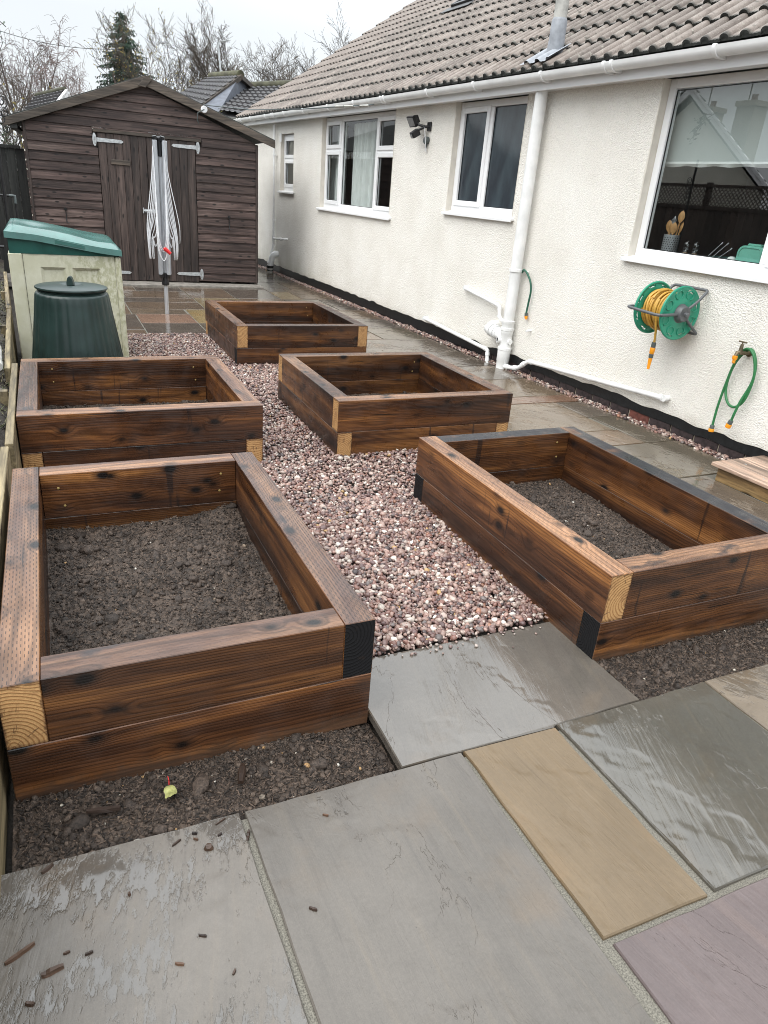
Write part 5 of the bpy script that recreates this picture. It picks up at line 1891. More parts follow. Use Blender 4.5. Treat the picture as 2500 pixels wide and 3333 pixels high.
# tubular wall frame and front handle
mb = MB()
tr = 0.0105
hR, hL = (0.478, RO, RZ), (0.785, RO, RZ)
mb.tube(hp(path([(0.475, RO - 0.03, RZ + 0.03), (0.462, 0.10, 1.0), (0.46, 0.030, 1.072), (0.775, 0.030, 1.072), (0.785, 0.10, 1.0), (0.785, RO - 0.03, RZ + 0.03)], 0.025)), tr, 10)
mb.tube(hp(path([(0.475, RO - 0.03, RZ - 0.03), (0.47, 0.10, 0.82), (0.47, 0.024, 0.765), (0.775, 0.024, 0.765), (0.785, 0.10, 0.82), (0.785, RO - 0.03, RZ - 0.03)], 0.025)), tr, 10)
mb.tube(hp(path([(0.478, RO + 0.03, RZ - 0.002), (0.475, 0.385, RZ - 0.008), (0.50, 0.425, RZ - 0.012), (0.79, 0.425, RZ + 0.0), (0.815, 0.385, RZ + 0.002), (0.785, RO + 0.03, RZ)], 0.03)), tr, 10)
mb.build('frame', 'reelgrey', reel, smooth=60)

# ------------------------------------------------------------------ outside tap with a coiled hose
tap = thing('garden_tap', 'old brass outside tap with an orange hose connector', 'tap', H(0.055, 0, 0.74))
mb = MB()
mb.tube(hp([(0.03, -0.005, 0.728), (0.03, 0.05, 0.728), (0.045, 0.075, 0.73)]), 0.014, 12)
mb.lathe([(0.026, 0.0), (0.026, 0.006), (0.012, 0.008)], H(0.03, 0, 0.728), 16, frame=(dW, Z, nW), cap=True)
mb.tube(hp([(0.045, 0.075, 0.722), (0.045, 0.075, 0.785)]), [0.016, 0.010], 12)
mb.tube(hp([(0.045, 0.072, 0.73), (0.05, 0.095, 0.728), (0.052, 0.104, 0.700)]), [0.015, 0.013, 0.012], 12)
mb.build('body', 'brass', tap, smooth=50)
mb = MB()
mb.tube(hp([(0.045, 0.075, 0.78), (0.045, 0.075, 0.800)]), 0.005, 8)
mb.tube(hp([(0.075, 0.075, 0.800), (0.015, 0.075, 0.800)]), 0.0055, 8)
mb.build('handle', 'brass', tap, smooth=50)
mb = MB()
mb.lathe([(0.013, 0.008), (0.017, 0.006), (0.017, -0.016), (0.011, -0.020), (0.010, -0.032), (0.012, -0.036), (0.008, -0.044)], H(0.052, 0.104, 0.700), 14, cap=True)
mb.build('connector', 'orange', tap, smooth=40)

hose = thing('garden_hose', 'green garden hose looped over the outside tap with two orange ends', 'hose', H(0.0, 0.05, 0.5))
def spl(pts, n=8):
    P = [Vector(q) for q in pts]
    P = [P[0] * 2 - P[1]] + P + [P[-1] * 2 - P[-2]]
    out = []
    for i in range(1, len(P) - 2):
        for k in range(n):
            t = k / n
            a, b, c_, d = P[i - 1], P[i], P[i + 1], P[i + 2]
            out.append(0.5 * ((2 * b) + (c_ - a) * t + (2 * a - 5 * b + 4 * c_ - d) * t * t + (3 * b - a - 3 * c_ + d) * t ** 3))
    return out + [P[-2]]
mb = MB()
hpts = [(0.118, 0.05, 0.19), (0.118, 0.05, 0.34), (0.108, 0.045, 0.50), (0.085, 0.045, 0.65), (0.03, 0.05, 0.755), (-0.045, 0.06, 0.735), (-0.090, 0.055, 0.62),
        (-0.085, 0.05, 0.50), (-0.06, 0.05, 0.41), (-0.01, 0.05, 0.365), (0.045, 0.05, 0.375), (0.095, 0.04, 0.44), (0.108, 0.035, 0.54), (0.08, 0.04, 0.66), (0.02, 0.035, 0.752),
        (-0.03, 0.04, 0.745), (-0.07, 0.035, 0.66), (-0.075, 0.035, 0.55), (-0.055, 0.065, 0.42), (-0.045, 0.075, 0.34), (-0.035, 0.075, 0.275)]
mb.tube([H(*q) for q in spl(hpts, 7)], 0.0088, 9)
mb.build('tube', 'hoseg', hose, smooth=70)
for (a, b) in (((0.118, 0.05, 0.195), (0.117, 0.05, 0.145)), ((-0.036, 0.075, 0.28), (-0.022, 0.075, 0.222))):
    A_, B_ = H(*a), H(*b)
    mb = MB()
    mb.tube([A_, A_ + (B_ - A_) * 0.1, A_ + (B_ - A_) * 0.5], [0.013, 0.0165, 0.0165], 14)
    mb.build('collar', 'conn', hose, smooth=40)
    mb = MB()
    mb.tube([A_ + (B_ - A_) * 0.5, A_ + (B_ - A_) * 0.56, B_ - (B_ - A_) * 0.05, B_], [0.0185, 0.020, 0.0195, 0.015], 14)
    mb.build('connector', 'orange', hose, smooth=40)

hose = thing('hose_offcut', 'short dark green hose end hanging from behind the soil pipe clip', 'hose', H(2.5, 0.03, 0.8))
mb = MB()
mb.tube([H(*q) for q in spl([(2.62, 0.04, 0.93), (2.585, 0.05, 0.958), (2.53, 0.045, 0.93), (2.47, 0.04, 0.86), (2.45, 0.035, 0.78), (2.465, 0.03, 0.68), (2.475, 0.03, 0.575)], 6)], 0.0095, 9)
mb.build('tube', 'hosedk', hose, smooth=70)
mb = MB()
mb.tube(hp([(2.475, 0.03, 0.578), (2.470, 0.03, 0.548)]), 0.016, 12)
mb.build('collar', 'conn', hose, smooth=40)
mb = MB()
mb.tube(hp([(2.470, 0.03, 0.549), (2.468, 0.03, 0.54), (2.462, 0.03, 0.518)]), [0.017, 0.017, 0.011], 12)
mb.build('connector', 'orange', hose, smooth=40)

# ------------------------------------------------------------------ things behind the kitchen glass
KZ = 1.262
uh = thing('utensil_holder', 'grey perforated utensil holder on the kitchen sill', 'utensil holder', H(1.13, -0.215, KZ))
mb = MB()
uc = H(1.13, -0.215, KZ)
mb.lathe([(0.060, 0.0), (0.0605, 0.005), (0.0605, 0.135), (0.058, 0.137), (0.056, 0.135), (0.056, 0.006), (0, 0.006)], uc, 30)
mb.build('body', 'steel', uh, smooth=40)
mb = MB()
for k in range(7):
    for j in range(20):
        a = 2 * math.pi * (j + 0.5 * (k % 2)) / 20
        dv = Vector((math.cos(a), math.sin(a), 0))
        q = uc + dv * 0.0602 + Z * (0.022 + 0.0155 * k)
        mb.tube([q, q + dv * 0.0008], 0.0042, 8)
o = mb.build('holes', 'blackp', uh)
for i, (ds, do, top, rx, tw) in enumerate(((0.065, -0.01, 1.502, 0.028, 0.2), (0.02, 0.015, 1.488, 0.022, -0.3), (-0.055, 0.0, 1.575, 0.030, 0.1), (-0.030, 0.03, 1.490, 0.026, 0.5), (-0.062, -0.02, 1.500, 0.026, -0.4))):
    mb = MB()
    a = uc + dW * ds * 0.45 + nW * do * 0.5 + Z * 0.02
    b = H(1.13 + ds, -0.215 + do, top)
    dv = (b - a).normalized()
    L = 0.085
    mb.tube([a, b - dv * L * 0.8], [0.005, 0.006], 8)
    side = (dW * math.cos(tw) + nW * math.sin(tw)).normalized()
    side = (side - dv * side.dot(dv)).normalized()
    nr = dv.cross(side)
    n, rings = 14, 7
    vs, fs = [], []
    for k in range(rings + 1):
        t = k / rings
        rr_ = rx * math.sin(math.pi * min(1, max(0.001, 0.06 + 0.94 * t))) ** 0.6 if k < rings else 0.001
        rr_ = max(rr_, 0.006 if k == 0 else 0.001)
        cpt = b - dv * L * (1 - t)
        for j in range(n):
            th = 2 * math.pi * j / n
            vs.append(cpt + side * math.cos(th) * rr_ + nr * math.sin(th) * rr_ * 0.28)
    for k in range(rings):
        for j in range(n):
            j2 = (j + 1) % n
            fs.append((k * n + j, k * n + j2, (k + 1) * n + j2, (k + 1) * n + j))
    mb.add(vs, fs)
    lab = ['wooden spoon leaning left in the utensil holder, palest and widest', 'short wooden spoon behind the palest one in the utensil holder', 'tallest wooden spoon standing up in the utensil holder',
           'wooden spoon at the front centre of the utensil holder', 'wooden spoon leaning right below the tallest spoon'][i]
    tag(mb.build('wooden_spoon', 'spoon', smooth=70), lab, 'wooden spoon', 'wooden spoons in the utensil holder')
mb = MB()
mb.tube([uc + Z * 0.05, H(1.135, -0.20, 1.47), H(1.125, -0.20, 1.515)], 0.004, 6)
for k in range(5):
    mb.tube([H(1.135, -0.20, 1.47) + dW * 0.004 * (k - 2), H(1.13, -0.20, 1.50) + dW * 0.011 * (k - 2), H(1.125, -0.20, 1.53)], 0.0018, 5)
tag(mb.build('whisk', 'galv', smooth=60), 'shiny metal whisk among the wooden spoons', 'whisk', None)
for s_, lab in ((0.955, 'clear pepper grinder nearest the utensil holder'), (0.868, 'clear salt grinder standing to the right of its twin')):
    g_ = thing('grinder', lab, 'grinder', H(s_, -0.205, KZ), 'clear grinders on the kitchen sill')
    mb = MB()
    mb.lathe([(0.0, 0.0), (0.026, 0.0), (0.027, 0.004), (0.024, 0.03), (0.020, 0.042), (0.024, 0.05)], H(s_, -0.205, KZ), 18)
    mb.build('jar', 'clear', g_, smooth=40)
    mb = MB()
    mb.lathe([(0.0235, 0.05), (0.025, 0.056), (0.024, 0.062), (0.013, 0.068), (0.021, 0.078), (0.023, 0.086), (0.018, 0.096), (0.006, 0.100), (0.008, 0.106), (0.0, 0.112)], H(s_, -0.205, KZ), 18)
    mb.build('top', 'clear', g_, smooth=40)
    mb = MB()
    mb.lathe([(0.0, 0.006), (0.019, 0.006), (0.018, 0.024), (0.0, 0.026)], H(s_, -0.205, KZ), 14)
    mb.build('filling', 'spoon', g_, smooth=40)
for i, (s_, ds) in enumerate(((0.75, -0.07), (0.71, -0.08), (0.66, -0.07))):
    mb = MB()
    mb.tube(hp([(s_, -0.20, KZ + 0.002), (s_ + ds, -0.24, KZ + 0.11 - 0.03 * (i == 2))]), 0.0022, 6)
    mb.tube(hp([(s_ + ds, -0.24, KZ + 0.108 - 0.03 * (i == 2)), (s_ + ds * 1.12, -0.245, KZ + 0.122 - 0.03 * (i == 2))]), 0.005, 6)
    tag(mb.build('skewer', 'galv', smooth=60), ['left skewer of three thin metal ones leaning behind the kitchen glass', 'middle skewer of three thin metal ones leaning behind the kitchen glass', 'shorter skewer, nearest the mint tin, leaning behind the kitchen glass'][i], 'skewer', 'skewers leaning on the kitchen sill')
bt = thing('bread_tin', 'mint green tin with a lid handle by the window mullion', 'tin', H(0.395, -0.25, KZ))
mb = MB()
pr = [(0.50, KZ), (0.50, KZ + 0.07)] + [(0.50 - 0.05 * (1 - math.cos(k * math.pi / 8)), KZ + 0.07 + 0.05 * math.sin(k * math.pi / 8)) for k in range(1, 5)]
pr += [(0.33 + 0.05 * math.cos(math.pi / 2 + k * math.pi / 8) - 0.0, KZ + 0.07 + 0.05 * math.sin(math.pi / 2 + k * math.pi / 8)) for k in range(0, 5)] + [(0.28, KZ)]
mb.prism([H(a, -0.20, b) for a, b in pr], -nW * 0.14)
mb.build('body', 'mint', bt, bevel=0.006)
mb = MB()
ins = [(0.39 + (a - 0.39) * 0.82, KZ + 0.06 + (b - KZ - 0.06) * 0.80) for a, b in pr]
mb.tube([H(a, -0.199, b) for a, b in ins], 0.004, 6, closed=True)
mb.build('rim', 'mint', bt, smooth=60)
mb = MB(H)
mb.box(0.335, 0.445, -0.27, -0.22, KZ + 0.117, KZ + 0.135)
mb.build('handle', 'mint', bt, bevel=0.006)
mb = MB()
mb.lathe([(0.028, 0.0), (0.030, 0.006), (0.026, 0.028), (0.012, 0.036), (0, 0.037)], H(0.56, -0.24, KZ), 14)
tag(mb.build('garlic_bulb', 'curtain', smooth=60), 'small white bulb lying left of the mint tin', 'garlic')

# ------------------------------------------------------------------ deck step
dk = thing('deck_step', 'brown composite decking step against the house wall', 'deck step', (4.0, 2.2, 0))
ang = math.atan2(0.235, 0.62)
ddx, ddy = Vector((math.cos(ang), math.sin(ang), 0)), Vector((-math.sin(ang), math.cos(ang), 0))
# the step is square to the wall: boards run with the wall
ddy = dW.copy()
ddx = -nW
c0 = Vector((3.760, 2.985, 0))
def DK(a, b, z):
    return c0 + ddx * a - ddy * b + Vector((0, 0, z))
bw = 0.127
for i in range(4):
    mb = MB(DK)
    a0 = i * bw
    mb.box(a0 + 0.002, a0 + bw - 0.003, 0, 1.9, 0.088, 0.111)
    mb.build('board', 'decking', dk, bevel=0.003)
mb = MB(DK)
mb.box(0.035, 0.053, 0.035, 1.88, -0.008, 0.088)
mb.build('riser', 'riser', dk, bevel=0.002)
mb = MB(DK)
mb.box(0.053, 0.49, 0.035, 0.053, -0.008, 0.088)
mb.build('riser', 'riser', dk, bevel=0.002)
for (a, b) in ((0.075, 0.33), (0.075, 1.0), (0.20, 0.10), (0.33, 0.3)):
    mb = MB()
    mb.lathe([(0.0075, 0.0), (0.0075, 0.0012), (0.0045, 0.0014), (0, 0.0006)], DK(a, b, 0.111), 12)
    mb.build('screw', 'galv', dk)

# ------------------------------------------------------------------ shed
SH0 = Vector((-0.13, 11.752, 0))
sd = (Vector((3.036, 11.632, 0)) - SH0)
SHW = sd.length
sd.normalize()
sn = Vector((sd.y, -sd.x, 0))       # towards the camera
def SH(x, y, z):
    """x along the front, y towards the camera"""
    return SH0 + sd * x + sn * y + Vector((0, 0, z))


shed = thing('shed', 'dark brown timber shed with double doors and apex roof', 'shed', SH(SHW / 2, -1, 0))
WZ, AXX, AZ = 2.03, 1.585, 2.62
roofz = lambda x: WZ + (AZ - WZ) * (x / AXX) if x < AXX else WZ + (AZ - WZ) * ((SHW - x) / (SHW - AXX))
DL, DM, DR, DZ0, DZ1 = 0.925, 1.570, 2.250, 0.035, 1.985


def clip_poly(poly, f):
    out = []
    n = len(poly)
    for i in range(n):
        a, b = poly[i], poly[(i + 1) % n]
        fa, fb = f(a), f(b)
        if fa >= 0:
            out.append(a)
        if (fa >= 0) != (fb >= 0):
            t = fa / (fa - fb)
            out.append((a[0] + (b[0] - a[0]) * t, a[1] + (b[1] - a[1]) * t))
    return out


BH = 0.1175


def shiplap(x0, x1, z0, z1, slope=True):
    """one board: face proud at its foot, scooped neck at its top"""
    neck = 0.027
    mb = MB(SH)
    for (za, zb, ya, yb) in ((z0 + 0.002, z1 - neck, 0.020, 0.018), (z1 - neck, z1 + 0.002, 0.001, 0.000)):
        poly = [(x0, za), (x1, za), (x1, zb), (x0, zb)]
        if slope:
            poly = clip_poly(poly, lambda q: (WZ + (AZ - WZ) * q[0] / AXX) - 0.004 - q[1])
            poly = clip_poly(poly, lambda q: (WZ + (AZ - WZ) * (SHW - q[0]) / (SHW - AXX)) - 0.004 - q[1]) if poly else poly
        if len(poly) < 3:
            continue
        mb.prism([(x, -0.012, z) for x, z in poly], (0, 0.012 + ya, 0))
    if not mb.v:
        return
    mb.build('board', 'shed', shed, bevel=0.0025)


z = 0.05
while z < AZ:
    z1 = z + BH
    if z1 < DZ1 + 0.03:
        shiplap(0.03, DL - 0.004, z, z1)
        shiplap(DR + 0.004, SHW - 0.03, z, z1)
    elif z < DZ1 + 0.03:
        shiplap(0.03, DL - 0.06, z, z1)
        shiplap(DR + 0.09, SHW - 0.03, z, z1)
        mb = MB(SH)
        mb.box(DL - 0.058, DR + 0.088, -0.012, 0.016, DZ1 + 0.045, z1)
        mb.build('board', 'shed', shed, bevel=0.0025)
    else:
        shiplap(0.03, SHW - 0.03, z, z1)
    z = z1
for xx in (0.0, SHW - 0.032):
    mb = MB(SH)
    mb.box(xx, xx + 0.032, -0.012, 0.030, 0.04, WZ + 0.0)
    mb.build('corner_trim', 'shed_v', shed, bevel=0.003)
mb = MB(SH)
mb.box(DL - 0.055, DR + 0.085, 0.010, 0.040, DZ1 + 0.004, DZ1 + 0.043)
mb.build('lintel', 'barge', shed, bevel=0.003)
# doors of upright planks
for (a, b, k, lab) in ((DL, DM, 6, 'left shed door with a small timber plaque'), (DM, DR, 6, 'right shed door')):
    d_ = thing('door', lab, None, SH(a, 0.01, DZ0), parent=shed)
    w_ = (b - a - 0.006) / k
    for i in range(k):
        mb = MB(SH)
        x0 = a + 0.003 + i * w_
        dzr = random.uniform(-0.004, 0.004)
        mb.box(x0 + 0.0012, x0 + w_ - 0.0012, 0.002 + random.uniform(0, 0.0025), 0.021 + random.uniform(0, 0.0025), DZ0 + dzr, DZ1)
        mb.build('plank', 'shed_v', d_, bevel=0.003)
    if a == DL:
        mb = MB(SH)
        mb.box(1.080, 1.335, 0.024, 0.040, 1.60, 1.665)
        mb.build('plaque', 'barge', d_, bevel=0.003)
        mb = MB(SH)
        mb.box(1.49, 1.66, 0.026, 0.032, 1.00, 1.045)
        mb.tube([(1.47, 0.038, 1.022), (1.60, 0.038, 1.022)], 0.008, 8)
        mb.box(1.47, 1.482, 0.025, 0.046, 0.985, 1.06)
        mb.build('bolt', 'galv', d_, bevel=0.001)


def hinge(xk, zk, tip):
    """galvanised strap hinge: oval backplate at xk on the frame, strap to tip on the door"""
    sg = 1 if tip > xk else -1
    mb = MB(SH)
    pts = []
    for q in range(24):
        b = 2 * math.pi * q / 24
        r_ = 0.082 * (abs(math.sin(b)) ** 1.2)
        pts.append((xk + 0.026 * math.cos(b), 0.031, zk + 0.082 * math.sin(b)))
    mb.prism(pts, (0, 0.005, 0))
    mb.tube([(xk + sg * 0.012, 0.044, zk - 0.045), (xk + sg * 0.012, 0.044, zk + 0.045)], 0.012, 10)
    y0 = 0.0245
    mb.prism([(xk + sg * 0.02, y0 + 0.003, zk - 0.026), (tip - sg * 0.03, y0 + 0.003, zk - 0.021), (tip, y0 + 0.003, zk), (tip - sg * 0.03, y0 + 0.003, zk + 0.021), (xk + sg * 0.02, y0 + 0.003, zk + 0.026)], (0, 0.006, 0))
    for t in (0.25, 0.55, 0.85):
        xq = xk + (tip - xk) * t
        mb.tube([(xq, y0 + 0.008, zk), (xq, y0 + 0.013, zk)], 0.009, 8)
    mb.build('hinge', 'galv', shed, bevel=0.0)


hinge(DL - 0.040, 1.895, 1.265)
hinge(DR + 0.036, 1.915, 1.915)
hinge(DR + 0.040, 0.155, 1.915)
hinge(DL - 0.040, 0.145, 1.255)
for (x, z, lg) in ((0.425, 0.985, 0.17), (2.725, 1.015, 0.17)):
    mb = MB(SH)
    mb.tube([(x, 0.018, z - 0.01), (x, 0.034, z - 0.01)], 0.022, 10)
    mb.tube([(x, 0.036, z), (x + 0.003, 0.030, z - lg * 0.6), (x, 0.040, z - lg), (x + 0.010, 0.055, z - lg - 0.02), (x + 0.035, 0.058, z - lg - 0.015)], [0.006, 0.006, 0.008, 0.007, 0.004], 8)
    mb.build('cabin_hook', 'iron', shed, smooth=50)
# side wall
for k in range(17):
    mb = MB(SH)
    z0 = 0.05 + k * BH
    z1 = min(z0 + BH, WZ)
    mb.box(-0.018, 0.0, -2.4, -0.0125, z0 + 0.002, z1 - 0.02)
    mb.box(-0.004, 0.002, -2.4, -0.0125, z1 - 0.02, z1 + 0.002)
    mb.build('side_board', 'shed', shed, bevel=0.002)
mb = MB(SH)
mb.box(SHW - 0.002, SHW + 0.014, -2.4, -0.0125, 0.05, WZ - 0.01)
mb.box(0.01, SHW - 0.01, -2.41, -2.40, 0.05, WZ - 0.01)
mb.box(0.02, SHW - 0.02, -2.39, -0.06, 0.05, 0.07)
mb.box(0.02, SHW - 0.02, -0.05, -0.03, 0.07, 2.02)  # unseen panel added behind the boards to stop light showing through gaps
mb.build('shell', 'shed', shed)
for x in (0.05, 0.75, 1.42, 2.10, 2.75, 3.05):
    mb = MB(SH)
    mb.box(x, x + 0.07, -2.38, -0.02, 0.022, 0.05)
    mb.build('bearer', 'fence', shed, bevel=0.002)
# roof and barge boards
for side in (0, 1):
    mb = MB(SH)
    if side == 0:
        a, b = (-0.235, 2.035 - 0.005), (AXX, 2.715)
    else:
        a, b = (SHW + 0.243, 2.095), (AXX, 2.715)
    mb.prism([(a[0], 0.10, a[1]), (b[0], 0.10, b[1]), (b[0], 0.10, b[1] + 0.022), (a[0], 0.10, a[1] + 0.022)], (0, -2.6, 0))
    mb.build('roof_panel', 'felt', shed, bevel=0.002)
    mb = MB(SH)
    dx, dz_ = b[0] - a[0], b[1] - a[1]
    mb.prism([(a[0], 0.1002, a[1] - 0.092), (b[0], 0.1002, b[1] - 0.106), (b[0], 0.1002, b[1] + 0.010), (a[0], 0.1002, a[1] + 0.004)], (0, 0.024, 0))
    mb.build('barge_board', 'barge', shed, bevel=0.003)
    mb = MB(SH)
    if side:
        continue
    xs = -0.15
    mb.box(min(xs, xs + 0.09), max(xs, xs + 0.09), -2.4, 0.098, 1.93, 1.98)
    mb.build('eaves_rail', 'fence', shed, bevel=0.002)
mb = MB(SH)
mb.prism([(AXX - 0.09, 0.1255, 2.60), (AXX + 0.01, 0.1255, 2.585), (AXX + 0.10, 0.1255, 2.695), (AXX + 0.015, 0.1255, 2.73)], (0, 0.020, 0))
mb.build('finial', 'barge', shed, bevel=0.003)
# pulley and line between shed and gutter
pl_ = thing('line_pulley', 'small white pulley on the shed fascia with a line to the gutter', 'pulley', SH(2.36, 0.14, 2.36))
pcx = SH(2.37, 0.15, 2.405)
mb = MB()
mb.lathe([(0.0, 0.0), (0.040, 0.0), (0.046, 0.006), (0.036, 0.014), (0.046, 0.022), (0.040, 0.028), (0.0, 0.028)], pcx, 20, frame=(sd, Z, sn))
mb.build('wheel', 'whitecord', pl_, smooth=40)
mb = MB()
mb.tube([pcx + sn * 0.03, pcx - sd * 0.09 + sn * 0.03 - Z * 0.05, pcx - sd * 0.10 + sn * 0.02 - Z * 0.14, pcx - sd * 0.08 - Z * 0.18], 0.007, 6)
gend = H(5.75, 0.27, 2.49)
mb.tube([pcx + Z * 0.055 + sn * 0.015, pcx.lerp(gend, 0.3) - Z * 0.02, pcx.lerp(gend, 0.6) - Z * 0.03, gend], 0.007, 6)
mb.build('line', 'conn', pl_, smooth=60)
mb = MB()
for t in (0.80, 0.85, 0.93):
    q = pcx.lerp(gend, t) - Z * 0.012
    mb.tube([q, q + (gend - pcx).normalized() * 0.13], 0.014, 6)
mb.build('line_tensioner', 'asb', pl_, smooth=60)

# dark fence beside the shed, rail and tube frame in front of it
fe = thing('fence', 'nearly black close-board fence left of the shed', 'fence', (-1.0, 12.25, 0))
x = -0.152
k = 0
while x > -2.0:
    mb = MB()
    mb.box(x - 0.118, x, 12.24 - 0.006 * (k % 2), 12.262 - 0.006 * (k % 2), 0.0, 1.70)
    mb.build('board', 'fence', fe, bevel=0.002)
    x -= 0.12
    k += 1
mb = MB()
mb.box(-2.0, -0.2, 12.20, 12.232, 1.70, 1.74)
mb.build('capping', 'fence', fe, bevel=0.003)
tf_ = thing('tube_frame', 'black metal tube frame with pale corner joint beside the storage box', 'metal frame', (-0.5, 9.6, 0.3))
mb = MB()
mb.tube([(-1.2, 9.6, 1.19), (-0.29, 9.6, 1.175)], 0.013, 10)
mb.tube([(-0.272, 9.6, 1.15), (-0.272, 9.6, 0.35)], 0.013, 10)
mb.tube([(-1.2, 9.6, 0.65), (-0.45, 9.6, 0.63)], 0.016, 10)
mb.build('tube', 'iron', tf_, smooth=60)
mb = MB()
mb.tube([(-0.33, 9.6, 1.178), (-0.272, 9.6, 1.178), (-0.272, 9.6, 1.10)], 0.017, 10)
mb.build('joint', 'conn', tf_, smooth=60)
mb = MB()
mb.tube([(-0.272, 9.6, 0.42), (-0.272, 9.6, 0.30)], 0.02, 10)
mb.build('foot', 'blackp', tf_, smooth=60)
# iron scrollwork on a post by the left edge
og = thing('scroll_bracket', 'black iron scroll bracket at the left edge above the bank', 'iron bracket', (-0.42, 8.2, 0.3))
mb = MB()
def scroll(cx, cz, r0, turns, ph, sgn=1):
    pts = []
    n = int(26 * turns)
    for i in range(n + 1):
        t = i / n
        a = ph + sgn * 2 * math.pi * turns * t
        r_ = r0 * (1 - 0.75 * t)
        pts.append((cx + r_ * math.cos(a), 8.2, cz + r_ * math.sin(a)))
    mb.tube(pts, 0.006, 6)
scroll(-0.245, 2.02, 0.055, 1.4, -1.2)
scroll(-0.235, 1.93, 0.040, 1.2, 1.6, -1)
scroll(-0.265, 1.88, 0.05, 1.2, 2.4, 1)
scroll(-0.235, 1.80, 0.035, 1.3, 0.4, -1)
mb.tube([(-0.31, 8.2, 2.12), (-0.31, 8.2, 1.70)], 0.008, 6)
mb.build('scrolls', 'iron', og, smooth=60)
mb = MB()
mb.tube([(-0.318, 8.2, 2.3), (-0.318, 8.2, 0.28)], 0.016, 8)
mb.build('post', 'iron', og, smooth=60)

# ------------------------------------------------------------------ storage box
bx = thing('storage_box', 'cream plastic garden storage box with curved green lid', 'storage box', (0.13, 6.95, 0))
X0, X1, Y0, Y1 = -0.283, 0.535, 6.40, 7.45
def BX(x, y, z):
    """slight flare: wider at the foot"""
    t = max(0.0, min(1.0, (0.90 - z) / 0.90))
    cx = 0.13
    return (cx + (x - cx) * (1 + 0.035 * t * (1 if x > cx else 0)), y - 0.01 * t, z)
mb = MB(BX)
mb.box(X0 + 0.102, X1 - 0.048, Y0 + 0.036, Y1 - 0.01, 0.012, 0.885)
bd = mb.build('body', 'bincream', bx, bevel=0.006)
mb = MB(BX)
mb.box(X0, X0 + 0.099, Y0, Y0 + 0.11, 0.012, 0.887)
mb.build('corner_post', 'bincream', bx, bevel=0.008)
mb = MB(BX)
mb.box(X1 - 0.046, X1, Y0 - 0.002, Y0 + 0.08, 0.012, 0.885)
mb.build('corner_post', 'bincream', bx, bevel=0.012)
mb = MB(BX)
mb.box(X0, X0 + 0.09, Y0 + 0.112, Y1, 0.012, 0.887)
mb.box(X1 - 0.044, X1 - 0.004, Y0 + 0.08, Y1, 0.012, 0.885)
mb.build('side_panel', 'bincream', bx, bevel=0.006)
# face of the end panel: rails and stiles round two recesses with splayed edges
f0, f1 = Y0 + 0.012, Y0 + 0.0335
recs = ((-0.065, 0.118, 0.10, 0.790), (0.165, 0.375, 0.10, 0.790))
mb = MB(BX)
xs_ = [X0 + 0.102] + [q for r_ in recs for q in r_[:2]] + [X1 - 0.048]
def fq(xa, xb, za, zb):
    mb.add([(xa, f0, za), (xb, f0, za), (xb, f0, zb), (xa, f0, zb)], [(0, 1, 2, 3)])
fq(xs_[0], xs_[-1], 0.012, 0.10)
fq(xs_[0], xs_[-1], 0.790, 0.885)
for i in (0, 2, 4):
    fq(xs_[i], xs_[i + 1], 0.10, 0.790)
for (a, b, zb, zt) in recs:
    q = 0.024
    mb.add([(a, f0, zb), (b, f0, zb), (b, f0, zt), (a, f0, zt), (a + q, f1, zb + q), (b - q, f1, zb + q), (b - q, f1, zt - q), (a + q, f1, zt - q)],
           [(0, 1, 5, 4), (1, 2, 6, 5), (2, 3, 7, 6), (3, 0, 4, 7), (4, 5, 6, 7)])
mb.build('end_panel', 'bincream', bx, fixn=False)
# green upper band and lid, both following the sloping S-curve
def lidz(x):
    t = (x - X0) / (X1 - X0)
    sm = t * t * (3 - 2 * t)
    return 1.045 - 0.060 * t - 0.052 * max(0, sm - 0.15)
n = 24
mb = MB()
vs, fs = [], []
xs = [X0 + 0.012 + (X1 - X0 - 0.020) * i / n for i in range(n + 1)]
for (y, sgn) in ((Y0 + 0.006, -1), (Y1 - 0.006, 1)):
    for i, x in enumerate(xs):
        rib = 0.0025 * math.sin(i * 1.57)
        vs += [(x, y + sgn * rib, 0.886), (x, y + sgn * (rib + 0.012), lidz(x) - 0.028)]
for side in (0, 1):
    b = side * 2 * (n + 1)
    for i in range(n):
        fs.append((b + 2 * i, b + 2 * i + 2, b + 2 * i + 3, b + 2 * i + 1))
b = 2 * (n + 1)
fs += [(0, 1, b + 1, b), (2 * n, b + 2 * n, b + 2 * n + 1, 2 * n + 1)]
mb.add(vs, fs)
mb.build('band', 'bingreen', bx, fixn=False)
mb = MB()
vs, fs = [], []
m_ = 14
LX0, LX1, LY0, LY1 = X0 - 0.006, X1 + 0.010, Y0 - 0.022, Y1 + 0.02
for j in range(m_ + 1):
    for i in range(n + 1):
        u_, w_ = i / n, j / m_
        x, y = LX0 + (LX1 - LX0) * u_, LY0 + (LY1 - LY0) * w_
        ed = min(1.0, min(w_, 1 - w_) / 0.06, u_ / 0.05, (1 - u_) / 0.06)
        ed = max(0, ed)
        crown = 0.030 * (1 - (1 - ed) ** 2) + 0.028 * math.sin(math.pi * w_) * ed
        dish = -0.030 * math.exp(-((u_ - 0.80) / 0.16) ** 2 - ((w_ - 0.42) / 0.30) ** 2) - 0.016 * math.exp(-((u_ - 0.25) / 0.10) ** 2 - ((w_ - 0.30) / 0.15) ** 2)
        vs.append((x, y, lidz(x) + crown + dish * ed + 0.003 * math.sin(w_ * 14) * ed))
for j in range(m_):
    for i in range(n):
        fs.append((j * (n + 1) + i, j * (n + 1) + i + 1, (j + 1) * (n + 1) + i + 1, (j + 1) * (n + 1) + i))
